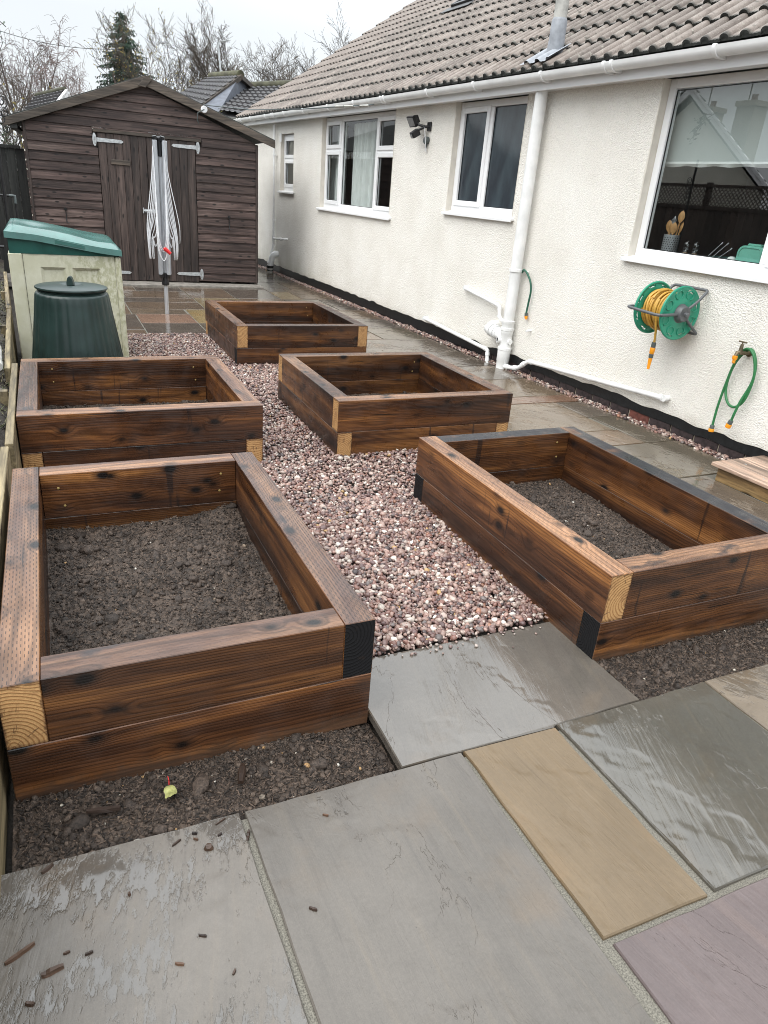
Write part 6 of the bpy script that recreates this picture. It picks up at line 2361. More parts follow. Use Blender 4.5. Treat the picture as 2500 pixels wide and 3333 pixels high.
# skirt
ringi = [i for i in range(n + 1)] + [(n + 1) * j + n for j in range(1, m_ + 1)] + [(n + 1) * m_ + i for i in range(n - 1, -1, -1)] + [(n + 1) * j for j in range(m_ - 1, 0, -1)]
b = len(vs)
cxm, cym = (LX0 + LX1) / 2, (LY0 + LY1) / 2
for q in ringi:
    x, y, z_ = vs[q]
    vs.append((x + (0.003 if x > cxm else -0.003), y + (0.004 if y > cym else -0.004), lidz(x) - 0.046))
for k in range(len(ringi)):
    k2 = (k + 1) % len(ringi)
    fs.append((ringi[k2], ringi[k], b + k, b + k2))
mb.add(vs, fs)
lid = mb.build('lid', 'binlid', bx, smooth=55)
mb = MB()
mb.prism([(0.06, LY0 - 0.0045, lidz(0.06) - 0.008), (0.06, LY0 - 0.0045, lidz(0.06) - 0.036), (0.27, LY0 - 0.0045, lidz(0.27) - 0.036), (0.27, LY0 - 0.0045, lidz(0.27) - 0.008)], (0, -0.003, 0))
mb.build('grip', 'binlid', lid, bevel=0.001)

# ------------------------------------------------------------------ compost bin
cb = thing('compost_bin', 'dark green ribbed plastic compost bin with round lid', 'compost bin', (0.13, 5.74, 0))
cc = Vector((0.130, 5.74, 0.0))
mb = MB()
ribf = lambda a, h: 1 + 0.022 * (1 if h < 0.66 else max(0, (0.70 - h) / 0.04)) * (abs(math.sin(a * 14)) ** 0.7 - 0.5)
mb.lathe([(0.352, 0.0), (0.335, 0.10), (0.312, 0.25), (0.289, 0.40), (0.266, 0.55), (0.254, 0.64), (0.249, 0.68), (0.243, 0.697), (0.228, 0.702), (0.225, 0.685)], cc, 168, rfun=ribf)
mb.build('body', 'compost', cb, smooth=60)
mb = MB()
mb.lathe([(0.226, 0.69), (0.232, 0.700), (0.226, 0.706), (0.232, 0.712), (0.226, 0.718), (0.226, 0.726)], cc, 64)
mb.build('neck', 'compost', cb, smooth=30)
mb = MB()
mb.lathe([(0.222, 0.722), (0.241, 0.724), (0.245, 0.730), (0.243, 0.738), (0.225, 0.744), (0.10, 0.755), (0.075, 0.752), (0.06, 0.744), (0.0, 0.744)], cc, 64)
ld = mb.build('lid', 'compost', cb, smooth=40)
mb = MB()
pts = []
hc_ = cc + Vector((-0.01, 0, 0.744))
pr = [(0.026 * math.cos(math.pi * k / 10), 0.066 * math.sin(math.pi * k / 10)) for k in range(11)]
mb.prism([hc_ + Vector((a * 0.9 + b * 0.0, -0.018, b)) for a, b in pr], (0.012, 0.05, 0))
mb.build('handle', 'compost', ld, bevel=0.006)

# ------------------------------------------------------------------ rotary airer
ra = thing('rotary_airer', 'folded rotary clothes airer with white lines in front of the shed doors', 'rotary airer', (1.237, 8.979, 0))
pb = Vector((1.237, 8.979, 0))
lean = Vector((0.006, 0, 1)).normalized()
mb = MB()
mb.tube([pb, pb + lean * 0.36], 0.0235, 18)
mb.tube([pb + lean * 0.34, pb + lean * 1.80], 0.019, 14)
mb.build('pole', 'alu', ra, smooth=60)
mb = MB()
mb.lathe([(0.024, 0.33), (0.040, 0.335), (0.043, 0.36), (0.033, 0.40), (0.036, 0.43), (0.034, 0.47), (0.022, 0.475)], pb, 16)
mb.lathe([(0.022, 1.70), (0.032, 1.705), (0.034, 1.86), (0.046, 1.87), (0.046, 1.885), (0.03, 1.90), (0.0, 1.905)], pb + Vector((0.011, 0, 0)), 16)
mb.build('hub', 'blackp', ra, smooth=40)
arm_dirs = [R(35), R(125), R(215), R(305)]
for a in arm_dirs:
    dv = Vector((math.cos(a), math.sin(a), 0))
    tv_ = Vector((-dv.y, dv.x, 0))
    mb = MB()
    b0, b1 = pb + dv * 0.060 + Z * 0.455, pb + dv * 0.070 + Z * 1.86 + Vector((0.011, 0, 0))
    w_, t_ = 0.021, 0.016
    vs = [q + tv_ * i * w_ + dv * j * t_ for q in (b0, b1) for j in (-1, 1) for i in (-1, 1)]
    mb.add(vs, [(0, 1, 3, 2), (4, 6, 7, 5), (0, 4, 5, 1), (2, 3, 7, 6), (0, 2, 6, 4), (1, 5, 7, 3)])
    for sg in (-1, 1):
        vs = [q + tv_ * (sg * w_ * 0.8 + i * 0.003) + dv * (t_ + 0.003 + j * 0.003) for q in (b0, b1) for j in (-1, 1) for i in (-1, 1)]
        mb.add(vs, [(0, 1, 3, 2), (4, 6, 7, 5), (0, 4, 5, 1), (2, 3, 7, 6), (0, 2, 6, 4), (1, 5, 7, 3)])
    mb.build('arm', 'alu', ra, bevel=0.003)
    for zz0, zz1 in ((0.425, 0.460), (1.855, 1.90)):
        mb = MB()
        q = pb + dv * 0.062
        mb.tube([q + Z * zz0 - dv * 0.015, q + Z * zz1], 0.026, 8)
        mb.build('end_cap', 'blackp', ra, smooth=40)
rl = random.Random(11)
mb = MB()
for k in range(4):
    a0, a1 = arm_dirs[k], arm_dirs[(k + 1) % 4]
    if a1 < a0:
        a1 += 2 * math.pi
    for j in range(8):
        zt_ = 1.80 - j * 0.14
        dv0, dv1 = Vector((math.cos(a0), math.sin(a0), 0)), Vector((math.cos(a1), math.sin(a1), 0))
        am = (a0 + a1) / 2
        dm = Vector((math.cos(am), math.sin(am), 0))
        drop = 1.02 - j * 0.055 + rl.uniform(-0.04, 0.04)
        zb_ = max(0.62, zt_ - drop)
        rb = 0.180 - 0.009 * j + rl.uniform(-0.015, 0.015)
        p0, p1 = pb + dv0 * 0.088 + Z * zt_, pb + dv1 * 0.088 + Z * zt_
        tm_ = Vector((-dm.y, dm.x, 0)) * (0.052 + rl.uniform(-0.008, 0.012))
        pts = [p0, p0.lerp(pb + dm * 0.12 - tm_ + Z * zt_, 0.5) + Z * (zb_ - zt_) * 0.30, pb + dm * (rb * 0.95) - tm_ + Z * (zb_ + 0.24), pb + dm * rb - tm_ * 0.75 + Z * (zb_ + 0.08),
               pb + dm * rb * 0.97 + Z * zb_, pb + dm * rb + tm_ * 0.75 + Z * (zb_ + 0.08), pb + dm * (rb * 0.95) + tm_ + Z * (zb_ + 0.24),
               p1.lerp(pb + dm * 0.12 + tm_ + Z * zt_, 0.5) + Z * (zb_ - zt_) * 0.30, p1]
        mb.tube(spl(pts, 4), 0.0030, 5)
mb.build('washing_line', 'whitecord', ra, smooth=70)
mb = MB()
mb.tube([pb + Vector((-0.02, -0.19, 0.76)), pb + Vector((0.045, -0.195, 0.705))], [0.022, 0.018], 8)
mb.tube([pb + Vector((-0.02, -0.19, 0.76)), pb + Vector((0.0, -0.08, 0.73))], [0.012, 0.016], 8)
mb.build('toggle', 'red', ra, smooth=40)

# ------------------------------------------------------------------ small things on the ground
def chip(x, y, L, w, a, z=0.006, label=None, mat='chip', group='bark splinters on the left slab'):
    mb = MB()
    n = 5
    rr_ = random.Random(int(x * 1000 + y * 77))
    vs = []
    for i in range(n + 1):
        t = i / n - 0.5
        ww = w / 2 * (1 - 0.35 * abs(t * 2) ** 3) * rr_.uniform(0.8, 1.15)
        h = w * 0.38 * rr_.uniform(0.7, 1.2)
        vs += [(t * L, -ww, -0.003), (t * L, ww, -0.003), (t * L + rr_.uniform(-.002, .002), ww * 0.6, h), (t * L, -ww * 0.6, h)]
    fs = [(0, 1, 2, 3), tuple(4 * n + k for k in (3, 2, 1, 0))]
    for i in range(n):
        for k in range(4):
            k2 = (k + 1) % 4
            fs.append((4 * i + k, 4 * i + 4 + k, 4 * i + 4 + k2, 4 * i + k2))
    mb.add(vs, fs)
    o = mb.build('bark_chip', mat, None, origin=(0, 0, 0))
    o.location = (x, y, z - 0.003)
    o.rotation_euler = (0, 0, a)
    tag(o, label or 'tiny dark bark splinter scattered on the left grey slab', 'bark chip', group)


chip(-0.210, 1.150, 0.062, 0.011, 0.45, label='longest dark bark splinter near the left edge of the slab')
chip(-0.148, 1.087, 0.043, 0.015, 0.15, label='stout brown bark chip below the longest splinter')
chip(0.211, 1.275, 0.016, 0.022, 1.3, label='squarish brown bark chip near the slab joint')
chip(0.139, 1.318, 0.026, 0.006, 0.5, label='thin splinter left of the three dark crumbs on the slab')
chip(0.186, 1.331, 0.013, 0.008, -0.4, label='upper dark crumb of bark above the squarish chip')
chip(0.186, 1.312, 0.012, 0.006, -0.6, label='lower dark crumb of bark above the squarish chip')
chip(-0.155, 1.348, 0.030, 0.010, 0.6, label='brown bark chip at the slab edge by the soil')
chip(0.312, 1.282, 0.034, 0.009, 1.2, label='reddish bark chip lying on the sandy joint', z=0.0)
chip(0.016, 1.213, 0.006, 0.011, 0.1, label='upright-looking tiny chip alone in the middle of the left slab')
chip(0.154, 1.053, 0.017, 0.007, -0.5)
chip(0.097, 1.008, 0.018, 0.007, -0.5, label='dark splinter alone low on the left slab')
chip(-0.077, 1.100, 0.016, 0.007, 0.1)
chip(-0.120, 1.118, 0.014, 0.006, 0.1)
chip(-0.190, 1.034, 0.018, 0.010, -0.5)
chip(0.200, 0.95, 0.012, 0.006, 0.9)
chip(0.402, 1.027, 0.020, 0.008, -0.7, label='small bark chip alone on the big grey slab', group=None)
chip(0.519, 1.271, 0.016, 0.006, -0.6, label='dark splinter near the back edge of the big grey slab', group=None)
chip(0.255, 1.345, 0.03, 0.004, 0.4, label='pale thin splinter at the back edge of the left slab')
chip(0.245, 1.305, 0.012, 0.006, 0.3, label='small bark crumb between the squarish chip and the joint')
chip(-0.02, 1.487, 0.085, 0.016, -0.22, z=0.004, label='long brown splinter lying on soil before the near left bed', group=None)
chip(0.345, 1.487, 0.070, 0.022, 1.25, z=0.006, label='dark piece of wood on soil below the near left bed', group=None)
# fallen leaf
mb = MB()
out = [(0.0, 0.0), (0.008, 0.002), (0.015, 0.008), (0.018, 0.017), (0.017, 0.026), (0.020, 0.036), (0.019, 0.044), (0.013, 0.043), (0.008, 0.048), (0.003, 0.046), (-0.004, 0.042), (-0.010, 0.040), (-0.014, 0.032), (-0.015, 0.022), (-0.013, 0.012), (-0.008, 0.004)]
vs = [(0, 0.02, 0.009)] + [(x, y, 0.005 + 0.003 * math.sin(i * 0.9)) for i, (x, y) in enumerate(out)]
mb.add(vs, [(0, i + 1, (i + 1) % len(out) + 1) for i in range(len(out))])
b = len(mb.v)
lf = thing('fallen_leaf', 'yellow-green fallen leaf with red stalk on the dark soil', 'leaf', (0.150, 1.515, -0.01))
o = mb.build('blade', 'leafpale', lf, origin=(0, 0, 0), smooth=None, fixn=False)
o.location = (0, 0, 0.004)
o.rotation_euler = (0.10, 0.05, R(186))
mb = MB()
mb.tube([(0.0, 0.0, 0.006), (0.002, 0.012, 0.010), (0.001, 0.026, 0.012)], 0.0011, 5)
o = mb.build('stalk', 'red', lf, origin=(0, 0, 0), smooth=60)
o.location = (0, 0, 0.006)


# ------------------------------------------------------------------ background houses
def polar(az, D, slope):
    """point seen from the camera's place at azimuth az (degrees from the y axis), ground distance D and rise per metre"""
    a = R(az)
    return Vector((D * math.sin(a), D * math.cos(a), CAM_H + slope * D))


def tiled(mb, p00, p10, p11, p01, nr, nc, step=0.05, roll=0.035, ns=6, thick=0.06):
    """a tiled slope as real courses: p00-p10 is the eave, p01-p11 the ridge"""
    p00, p10, p11, p01 = map(Vector, (p00, p10, p11, p01))
    nrm = (p10 - p00).cross(p01 - p00).normalized()
    if nrm.z < 0:
        nrm = -nrm
    cols = nc * ns
    vs, fs = [], []
    for r_ in range(nr):
        for e, lift in ((0.0, step), (1.0, 0.0)):
            t = (r_ + e) / nr
            a, b = p00.lerp(p01, t), p10.lerp(p11, t)
            for i in range(cols + 1):
                ph = (i % ns) / ns
                h = roll * max(0, math.sin(math.pi * ph / 0.5)) if ph < 0.5 else 0
                vs.append(a.lerp(b, i / cols) + nrm * (h + lift))
    w = cols + 1
    for r_ in range(nr):
        for i in range(cols):
            k = 2 * r_ * w + i
            fs.append((k, k + 1, k + w + 1, k + w))
            if r_:
                fs.append((k, k - w, k - w + 1, k + 1))
    for i in range(cols):
        b0 = len(vs)
    mb.add(vs, fs)
    und = [p00 - nrm * thick, p10 - nrm * thick, p11 - nrm * thick, p01 - nrm * thick]
    mb.add(und, [(0, 1, 2, 3)])


# dark roof that continues behind the bungalow, with its lead-clad gable
nb = thing('outbuilding', 'dark tiled roof with a lead-clad gable behind the shed', 'outbuilding', (3.9, 18, 0))
e0, e1 = polar(11.9, 16.5, 0.0745), polar(18.5, 15.5, 0.069)
r0, r1 = polar(14.0, 19.0, 0.1035), polar(20.0, 18.6, 0.1170)
mb = MB()
tiled(mb, e0, e1, r1, r0, 9, 17, 0.035, 0.022)
mb.build('roof', 'tile_dark', nb, fixn=False)
mb = MB()
mb.tube([r0 + Z * 0.02, r1 + Z * 0.02], 0.085, 8)
mb.build('ridge', simple('mossy_dark_ridge', (0.065, 0.064, 0.04), 0.85, 0.5, 6, 0.01, 20), nb, smooth=60)
ga, gl, gm, gr_ = polar(13.35, 18.2, 0.1125), polar(10.55, 17.0, 0.0765), polar(12.0, 16.6, 0.0745), polar(14.15, 19.0, 0.1025)
bk = Vector((-0.75, 0.66, 0))
mb = MB()
mb.prism([gl, gm, gr_, ga], bk * 0.12)
mb.build('lead_gable', 'lead', nb)
mb = MB()
tiled(mb, polar(8.9, 18.0, 0.083), gl + Z * 0.03 - bk * 0.05, ga + Z * 0.05 - bk * 0.05, polar(11.5, 20.3, 0.1095), 7, 10, 0.035, 0.022)
mb.build('upper_roof', 'tile_dark', nb, fixn=False)
mb = MB()
mb.tube([polar(11.5, 20.3, 0.1105), ga + Z * 0.06 - bk * 0.05], 0.085, 8)
mb.build('upper_ridge', simple('mossy_ridge', (0.075, 0.073, 0.04), 0.85, 0.5, 6, 0.01, 20), nb, smooth=60)
mb = MB()
mb.prism([ga + Z * 0.06, gr_ + Z * 0.05, gr_ - Z * 0.03, ga - Z * 0.04], -bk * 0.10)
mb.prism([ga + Z * 0.06, gl + Z * 0.03, gl - Z * 0.05, ga - Z * 0.04], -bk * 0.08)
mb.build('barge_board', 'barge', nb)
mb = MB()
mb.prism([e0 + Vector((0, 0.6, -0.25)), e1 + Vector((0, 0.6, -0.25)), r1 + Vector((0, 0.8, -0.4)), r0 + Vector((0, 0.8, -0.4))], (0, 0.3, -2.4))
mb.build('wall', 'cream', nb)
ta = thing('tv_aerial', 'pale aerial mast standing behind the lead-clad gable', 'aerial', polar(12.25, 20.5, 0.10))
mb = MB()
q0, q1 = polar(12.25, 20.5, 0.098), polar(12.0, 20.5, 0.146)
mb.tube([q0, q0.lerp(q1, 0.75), q1 + Z * 0.0], 0.022, 8)
mb.build('mast', 'galv', ta, smooth=60)
mb = MB()
q2 = polar(12.25, 20.5, 0.1475)
mb.tube([q1, polar(12.7, 20.2, 0.149)], 0.016, 6)
for t in range(6):
    q = q1.lerp(polar(12.7, 20.2, 0.149), t / 5)
    mb.tube([q + Vector((0.05, 0.12, -0.02)), q - Vector((0.05, 0.12, -0.02))], 0.008, 5)
mb.build('boom', 'galv', ta, smooth=60)

lh = thing('house', 'distant house roof of grey tiles with white gable trim, left of the shed ridge', 'house', polar(1.3, 24, 0) - Z * CAM_H)
a0, a1 = polar(-1.0, 20.6, 0.042), polar(0.75, 19.8, 0.050)
b0_, b1_ = polar(0.38, 24.0, 0.0690), polar(2.15, 23.2, 0.0790)
mb = MB()
tiled(mb, a0, a1, b1_, b0_, 7, 9, 0.06, 0.012)
mb.build('roof', 'tile_dark', lh, fixn=False)
mb = MB()
mb.prism([a1 + Z * 0.02, b1_ + Z * 0.02, b1_ - Z * 0.14, a1 - Z * 0.14], (0.06, -0.02, 0))
mb.build('barge_board', 'upvc', lh)
mb = MB()
mb.tube([b0_ + Z * 0.03, b1_ + Z * 0.03], 0.06, 8)
mb.build('ridge', simple('mossy_ridge_tile', (0.06, 0.06, 0.04), 0.85, 0.5, 6, 0.01, 20), lh, smooth=60)
mb = MB()
q = Vector((0.9, -0.4, 0))
mb.prism([a1 + Vector((0, 0.3, -0.2)), b1_ + Vector((0, 0, -0.25)), b1_ + Vector((2.2, 1.2, -1.7)), a1 + Vector((0, 0.3, -3.4))], (-0.1, 0.05, 0))
mb.prism([a0 + Vector((0.1, 0.4, -0.2)), a1 + Vector((0, 0.4, -0.2)), a1 + Vector((0, 0.4, -3.2)), a0 + Vector((0.1, 0.4, -3.2))], (0, 0.2, 0))
mb.build('wall', 'cream', lh)

# houses across the garden, seen in the kitchen window
nh = thing('neighbour_house', 'cream gabled house across the garden, mirrored in the kitchen window', 'house', (-11.5, 18.2, 0))
mb = MB()
ap, fl_, fr2 = (18.25, 5.0), (21.9, 2.35), (14.85, 2.35)
mb.prism([(-11.2, 14.95, 0), (-11.2, 21.8, 0), (-11.2, 21.8, 2.3), (-11.2, 18.25, 4.85), (-11.2, 14.95, 2.3)], (-5.4, 4.9, 0))
mb.build('wall', 'cream', nh)
for (y0, z0) in ((14.55, 2.15), (22.0, 2.15)):
    mb = MB()
    mb.prism([(-11.0, y0, z0 + 0.02), (-11.0, 18.25, 5.02), (-11.0, 18.25, 5.26), (-11.0, y0, z0 + 0.26)], (-0.06, 0, 0))
    mb.build('barge_board', 'upvc', nh)
    mb = MB()
    s_ = 1 if y0 < 18 else -1
    tiled(mb, (-11.0, y0, z0 + 0.22), (-16.6, y0 + 5.1, z0 + 0.22), (-16.6, 23.35, 5.26), (-11.0, 18.25, 5.26), 12, 14, 0.05, 0.03)
    mb.build('roof', 'tile_dark', nh, fixn=False)
for (x, y, w_, zt_, lab) in ((-13.0, 18.97, 0.28, 4.90, 'stubby chimney stack mirrored beside the gable in the kitchen window'), (-13.0, 17.45, 0.32, 5.0, 'tall chimney stack with an aerial mirrored in the kitchen window')):
    ch = thing('chimney_stack', lab, 'chimney', (x, y, 0))
    mb = MB()
    mb.box(x - w_, x + w_, y - w_, y + w_, 2.6, zt_ - 0.15)
    mb.box(x - w_ - 0.05, x + w_ + 0.05, y - w_ - 0.05, y + w_ + 0.05, zt_ - 0.15, zt_)
    mb.build('stack', 'mortar', ch)
    mb = MB()
    mb.lathe([(0.10, 0), (0.085, 0.16), (0.10, 0.2)], (x, y, zt_), 14)
    mb.build('chimney_pot', 'brickred', ch, smooth=50)
    mb = MB()
    mb.tube([(x, y + 0.2, zt_), (x, y + 0.2, zt_ + 1.0)], 0.02, 6)
    mb.tube([(x - 0.3, y + 0.2, zt_ + 0.95), (x + 0.3, y + 0.2, zt_ + 0.95)], 0.012, 6)
    mb.build('aerial', 'iron', ch)
tfc = thing('trellis_fence', 'dark garden fence topped with trellis, mirrored in the kitchen window', 'fence', (-2.0, 8, 0))
y = 2.0
bmesh_board = None
while y < 12.0:
    mb = MB()
    mb.box(-2.03 - 0.008 * (int(y * 10) % 2), -2.01, y, y + 0.146, 0.2, 1.68)
    mb.build('board', 'fencebr', tfc)
    y += 0.15
mb = MB()
mb.box(-2.05, -1.99, 2.0, 12.0, 1.68, 1.74)
mb.box(-2.05, -1.99, 2.0, 12.0, 2.03, 2.07)
mb.build('rail', 'fencebr', tfc)
mb = MB()
y = 2.0
while y < 11.7:
    mb.prism([(-2.02, y, 1.74), (-2.02, y + 0.022, 1.74), (-2.02, y + 0.312, 2.03), (-2.02, y + 0.29, 2.03)], (0.008, 0, 0))
    mb.prism([(-2.012, y + 0.29, 1.74), (-2.012, y + 0.312, 1.74), (-2.012, y + 0.022, 2.03), (-2.012, y, 2.03)], (0.008, 0, 0))
    y += 0.075
o = mb.build('trellis', 'fencebr', tfc)
o['kind'] = 'stuff'
for y in (2.0, 3.83, 5.66, 7.49, 9.32, 11.15):
    mb = MB()
    mb.box(-2.1, -2.02, y - 0.04, y + 0.04, 0, 2.1)
    mb.build('post', 'fencebr', tfc)


# ------------------------------------------------------------------ trees
class Tree:
    def __init__(s, seed):
        s.r = random.Random(seed)
        s.v, s.f, s.tw_v, s.tw_f = [], [], [], []
        s.lv, s.lf = [], []

    def tube(s, pts, rs, thick):
        V, F = (s.v, s.f) if thick else (s.tw_v, s.tw_f)
        n = 6 if thick else 3
        b = len(V)
        for i, p in enumerate(pts):
            t = (pts[min(i + 1, len(pts) - 1)] - pts[max(i - 1, 0)]).normalized()
            u = t.cross(Vector((0.31, 0.95, 0.05))).normalized()
            w = t.cross(u)
            for j in range(n):
                a = 2 * math.pi * j / n
                V.append(p + (u * math.cos(a) + w * math.sin(a)) * rs[i])
        for i in range(len(pts) - 1):
            for j in range(n):
                j2 = (j + 1) % n
                F.append((b + i * n + j, b + i * n + j2, b + (i + 1) * n + j2, b + (i + 1) * n + j))

    def leaf(s, p, sz):
        r = s.r
        b = len(s.lv)
        a = Vector((r.gauss(0, 1), r.gauss(0, 1), r.gauss(0, 1))).normalized()
        c = a.cross(Vector((r.gauss(0, 1), r.gauss(0, 1), r.gauss(0, 1)))).normalized()
        s.lv += [p, p + a * sz + c * sz * 0.5, p + a * sz * 2, p + a * sz - c * sz * 0.5]
        s.lf.append((b, b + 1, b + 2, b + 3))

    def branch(s, p, d, L, r0, level, cfg):
        r = s.r
        k = (7, 6, 5, 4, 3)[min(level, 4)]
        pts, rs = [p.copy()], [r0]
        step = L / k
        q = p.copy()
        d = d.normalized()
        for i in range(k):
            wob = cfg['wob'] * (0.5 if level == 0 else 1.0)
            d = (d + Vector((r.gauss(0, wob), r.gauss(0, wob), r.gauss(0, wob) * 0.6)) + Vector((0, 0, cfg['up'][min(level, 4)]))).normalized()
            q = q + d * step
            pts.append(q.copy())
            rs.append(max(cfg['rmin'], r0 * (1 - (0.75 if level else 0.6) * (i + 1) / k)))
        s.tube(pts, rs, level <= cfg.get('thick', 1))
        if level >= cfg['levels']:
            if cfg.get('leaf') and r.random() < cfg['leaf'] and (cfg.get('leafz') is None or q.z < cfg['leafz']):
                for _ in range(2):
                    s.leaf(pts[r.randrange(1, len(pts))], cfg.get('lsz', 0.05))
            return
        n = cfg['n'][level]
        for i in range(n):
            t = cfg['t0'][level] + (1.0 - cfg['t0'][level]) * (i + r.random() * 0.8) / n
            f = min(t, 0.999) * k
            i0 = int(f)
            bp = pts[i0].lerp(pts[i0 + 1], f - i0)
            bd = (pts[i0 + 1] - pts[i0]).normalized()
            ax = bd.cross(Vector((r.gauss(0, 1), r.gauss(0, 1), r.gauss(0, 1)))).normalized()
            ang = R(r.uniform(*cfg['ang'][level]))
            nd = (bd * math.cos(ang) + ax * math.sin(ang)).normalized()
            nl = L * cfg['ratio'][level] * r.uniform(0.7, 1.15) * (1.0 - 0.45 * t * (level == 0) * cfg.get('cone', 0.5))
            s.branch(bp, nd, nl, max(cfg['rmin'], rs[i0] * cfg['rr'][level]), level + 1, cfg)


def make(name, V, F, mat, parent):
    mb = MB()
    mb.v = [tuple(q) for q in V]
    mb.f = F
    mb.mi = [0] * len(F)
    return mb.build(name, mat, parent, smooth=None, fixn=False)


def bare_tree(label, az, D, top_slope, seed, twig='twig', leaf=0.0, group='bare trees beyond the gardens', spread=1.0, cfg=None, stems=1, lean=0.0, name='bare_tree', leafz=None):
    base = polar(az, D, 0)
    base.z = 0
    Hh = CAM_H + top_slope * D
    T = Tree(seed)
    c = dict(levels=4, wob=0.065, up=(0.02, 0.06, 0.05, 0.05, 0.04), n=(9, 6, 6, 4), t0=(0.16, 0.25, 0.2, 0.15), ang=((18, 38), (18, 40), (20, 45), (20, 50)),
             ratio=(0.66, 0.52, 0.48, 0.50), rr=(0.55, 0.5, 0.5, 0.6), rmin=0.0095, leaf=leaf, cone=0.55, leafz=leafz, lsz=0.07)
    if cfg:
        c.update(cfg)
    for k in range(stems):
        d = Vector((T.r.uniform(-0.1, 0.1) + lean + (k - (stems - 1) / 2) * 0.22, T.r.uniform(-0.1, 0.1), 1))
        T.branch(base + Vector(((k - (stems - 1) / 2) * 0.25, 0, 0)), d, Hh * 0.80 * (1 if k == 0 else T.r.uniform(0.8, 0.97)), Hh * 0.017 / math.sqrt(stems), 0, c)
    zs_ = sorted(q.z for q in T.tw_v)
    sc = Hh / zs_[int(len(zs_) * 0.9985)]
    for arr in (T.v, T.tw_v, T.lv):
        for i, q in enumerate(arr):
            arr[i] = Vector((base.x + (q.x - base.x) * spread, base.y + (q.y - base.y) * spread, q.z * sc))
    t = thing(name, label, 'tree', base, group)
    make('trunk', T.v, T.f, 'bark', t)
    make('twigs', T.tw_v, T.tw_f, twig, t)
    if T.lv:
        make('leaves', T.lv, T.lf, 'leafy', t)
    return t


bare_tree('bare tree with last yellow leaves just right of the conifer', 7.95, 52, 0.166, 21, leaf=0.22, stems=2, spread=0.85)
bare_tree('slim bare tree between the yellow-tinged tree and the aerial', 10.2, 55, 0.160, 22, stems=2, spread=0.8)
bare_tree('tallest bare tree directly above the lead-clad gable', 13.1, 50, 0.180, 23, stems=2, spread=1.0)
bare_tree('round bare tree right of the tallest, above the dark roof', 15.6, 54, 0.165, 24, stems=2, spread=0.95)
bare_tree('bare tree rising behind the lower end of the tiled verge', 17.8, 56, 0.163, 25, stems=2, spread=0.95)
bare_tree('bare treetop showing above the middle of the roof verge', 21.9, 58, 0.190, 26, stems=2, spread=0.9)
bare_tree('bare tree partly hidden by the aerial mast', 11.7, 60, 0.155, 27, stems=2, spread=0.9, leaf=0.03, leafz=6.0)
bare_tree('low bare tree just behind the dark roof ridge', 19.6, 60, 0.150, 28, stems=2, spread=0.9)
birch_cfg = dict(wob=0.06, up=(0.03, 0.08, 0.0, -0.12, -0.25), n=(9, 6, 5, 4), ang=((20, 42), (20, 45), (20, 50), (20, 50)), ratio=(0.55, 0.5, 0.55, 0.55), rmin=0.006)
bare_tree('drooping leafless birch high at the upper left corner', -0.3, 34, 0.155, 31, 'birch', cfg=birch_cfg, stems=2, group='leafless birches at the left', lean=0.10, spread=0.8, name='birch')
bare_tree('lower leaning birch with reddish twigs left of the shed roof', 1.5, 37, 0.122, 32, 'birch', cfg=birch_cfg, stems=2, group='leafless birches at the left', lean=0.08, spread=0.75, name='birch')
bare_tree('dark bare tree cut by the left edge of the picture', -2.2, 28, 0.140, 33, 'twig', group=None, spread=0.9, cfg=dict(n=(8, 5, 5, 4)))
up_cfg = dict(levels=3, wob=0.05, up=(0.05, 0.15, 0.15, 0.1, 0.1), n=(10, 6, 5, 3), ang=((8, 22), (10, 25), (15, 30), (15, 30)), ratio=(0.7, 0.6, 0.5, 0.5), rmin=0.006)
bare_tree('upright bundle of bare stems behind the shed roof', 2.35, 30, 0.111, 34, 'birch', cfg=up_cfg, stems=6, group=None, spread=0.7, name='shrub')


def conifer(az, D, slope, width):
    base = polar(az, D, 0)
    base.z = 0
    Hh = CAM_H + slope * D
    r = random.Random(77)
    t = thing('conifer', 'dark green pointed conifer behind the shed ridge', 'tree', base)
    T = Tree(5)
    T.tube([base, base + Vector((0, 0, Hh * 0.5)), base + Vector((0, 0, Hh * 0.97))], [0.18, 0.1, 0.02], True)
    make('trunk', T.v, T.f, 'bark', t)
    vs, fs = [], []
    z_ = Hh * 0.16
    while z_ < Hh * 0.985:
        rel = 1 - z_ / Hh
        nb_ = 10 if rel > 0.2 else 7
        for i in range(nb_):
            a = 2 * math.pi * (i + r.random()) / nb_
            L = (width * 0.5) * (rel ** 0.88) * r.uniform(0.74, 1.10) + 0.10
            d = Vector((math.cos(a), math.sin(a), 0))
            sdv = Vector((-d.y, d.x, 0))
            z0 = z_ + r.uniform(-0.12, 0.12)
            droop = r.uniform(0.22, 0.42)
            k = max(3, int(L / 0.13))
            for j in range(1, k + 1):
                tt = j / k
                p = base + d * L * tt + Vector((0, 0, z0 + 0.12 * L - droop * L * tt + 0.16 * L * max(0, tt - 0.6)))
                for q in range(6):
                    ln = r.uniform(0.14, 0.36) * (1.1 - 0.45 * tt)
                    e = (d * r.uniform(0.0, 0.7) + sdv * r.gauss(0, 0.5) + Vector((0, 0, r.uniform(-1.1, -0.1)))).normalized() * ln
                    w = (sdv * r.gauss(0, 1) + d * r.gauss(0, 0.6) + Vector((0, 0, r.gauss(0, 0.4)))).normalized() * ln * 0.16
                    o_ = sdv * r.gauss(0, 0.10) * (1.2 - tt)
                    b = len(vs)
                    vs += [p + o_ - w * 0.6, p + o_ + w * 0.6, p + o_ + e * 0.6 + w, p + o_ + e, p + o_ + e * 0.6 - w]
                    fs.append((b, b + 1, b + 2, b + 3, b + 4))
        z_ += 0.20 + 0.22 * rel
    make('crown', vs, fs, 'needle', t)


conifer(5.95, 55, 0.1645, 9.8)


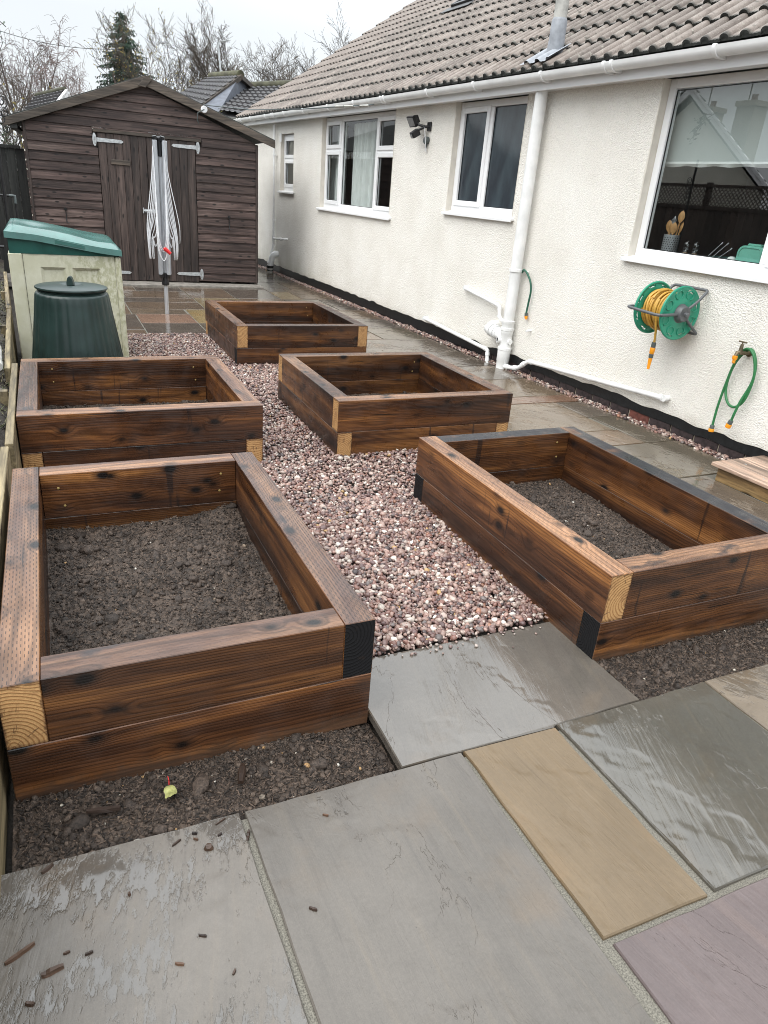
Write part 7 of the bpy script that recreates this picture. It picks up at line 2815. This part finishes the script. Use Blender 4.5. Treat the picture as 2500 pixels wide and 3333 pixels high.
def bush(label, az, D, slope, width, seed, mat, name='shrub', n=900, lsz=0.05, depth=1.0, base=None, group=None):
    b0 = base or polar(az, D, 0)
    b0 = Vector((b0.x, b0.y, 0))
    Hh = CAM_H + slope * D if base is None else slope
    T = Tree(seed)
    c = dict(levels=3, wob=0.15, up=(0.03, 0.05, 0.04, 0.03, 0.03), n=(9, 6, 5, 4), t0=(0.15, 0.2, 0.15, 0.1), ang=((20, 55), (25, 60), (25, 60), (25, 60)), ratio=(0.6, 0.55, 0.5, 0.5), rr=(0.6, 0.6, 0.6, 0.6), rmin=0.006, cone=0.3)
    for k in range(4):
        T.branch(b0 + Vector((T.r.uniform(-.2, .2), T.r.uniform(-.2, .2), 0)), Vector((T.r.uniform(-.5, .5), T.r.uniform(-.5, .5), 1)), Hh * 0.75, 0.03, 0, c)
    tips = list(T.tw_v)
    for _ in range(n):
        q = T.r.choice(tips)
        if q.z > Hh * 0.12:
            T.leaf(q, lsz * T.r.uniform(0.6, 1.3))
    zmax = max(q.z for q in T.tw_v)
    sc = Hh / zmax
    xm = max(abs(q.x - b0.x) for q in T.tw_v)
    sx2 = width / 2 / xm
    for arr in (T.v, T.tw_v, T.lv):
        for i, q in enumerate(arr):
            arr[i] = Vector((b0.x + (q.x - b0.x) * sx2, b0.y + (q.y - b0.y) * sx2, q.z * sc))
    t = thing(name, label, 'shrub', b0, group)
    make('stems', T.v, T.f, 'bark', t)
    make('twigs', T.tw_v, T.tw_f, 'twig', t)
    make('leaves', T.lv, T.lf, mat, t)


bush('yellow-leaved shrub peeping over the left slope of the shed roof', 3.3, 17.5, 0.0895, 1.3, 41, 'leafy', n=1500, lsz=0.045)
bush('thin yellowing shrub behind the distant grey roof', 1.0, 27, 0.084, 2.6, 42, 'leafy', n=1100, lsz=0.055)
bush('dark evergreen shrub behind the fence at the far left', -1.4, 15, 0.045, 1.6, 43, 'leafg', n=2400, lsz=0.05)
ob = thing('overhanging_branch', 'evergreen branch tip with dark leaves in the top left corner', 'branch', (-0.6, 8.3, 2.7))
T = Tree(9)
for (pa, pb_) in (((-0.62, 8.3, 2.95), (-0.13, 8.3, 2.62)), ((-0.5, 8.3, 2.9), (-0.16, 8.25, 2.78)), ((-0.45, 8.35, 2.80), (-0.17, 8.3, 2.52))):
    a_, b_ = Vector(pa), Vector(pb_)
    T.tube([a_, a_.lerp(b_, 0.5) + Z * 0.03, b_], [0.006, 0.005, 0.003], True)
    for q in range(16):
        T.leaf(a_.lerp(b_, 0.35 + 0.65 * T.r.random()) + Vector((T.r.uniform(-.02, .02), T.r.uniform(-.05, .05), T.r.uniform(-.03, .02))), 0.032)
make('twig', T.v, T.f, 'bark', ob)
make('leaves', T.lv, T.lf, 'leafg', ob)
bush('brownish bare shrub standing behind the aerial', 12.9, 40, 0.118, 3.5, 45, 'leafy', n=500, lsz=0.05)
bush('dark ivy-grown bush low behind the lead gable', 11.0, 42, 0.098, 3.0, 46, 'leafg', n=2500, lsz=0.07)

mb = MB()
p0, p1 = polar(-3, 60, 0.133), polar(6.2, 58, 0.127)
mb.tube([p0.lerp(p1, t / 10) - Z * 0.5 * math.sin(math.pi * t / 10) for t in range(11)], 0.02, 5)
tag(mb.build('overhead_cable', 'conn', smooth=60), 'thin overhead cable crossing the sky left of the conifer', 'cable')
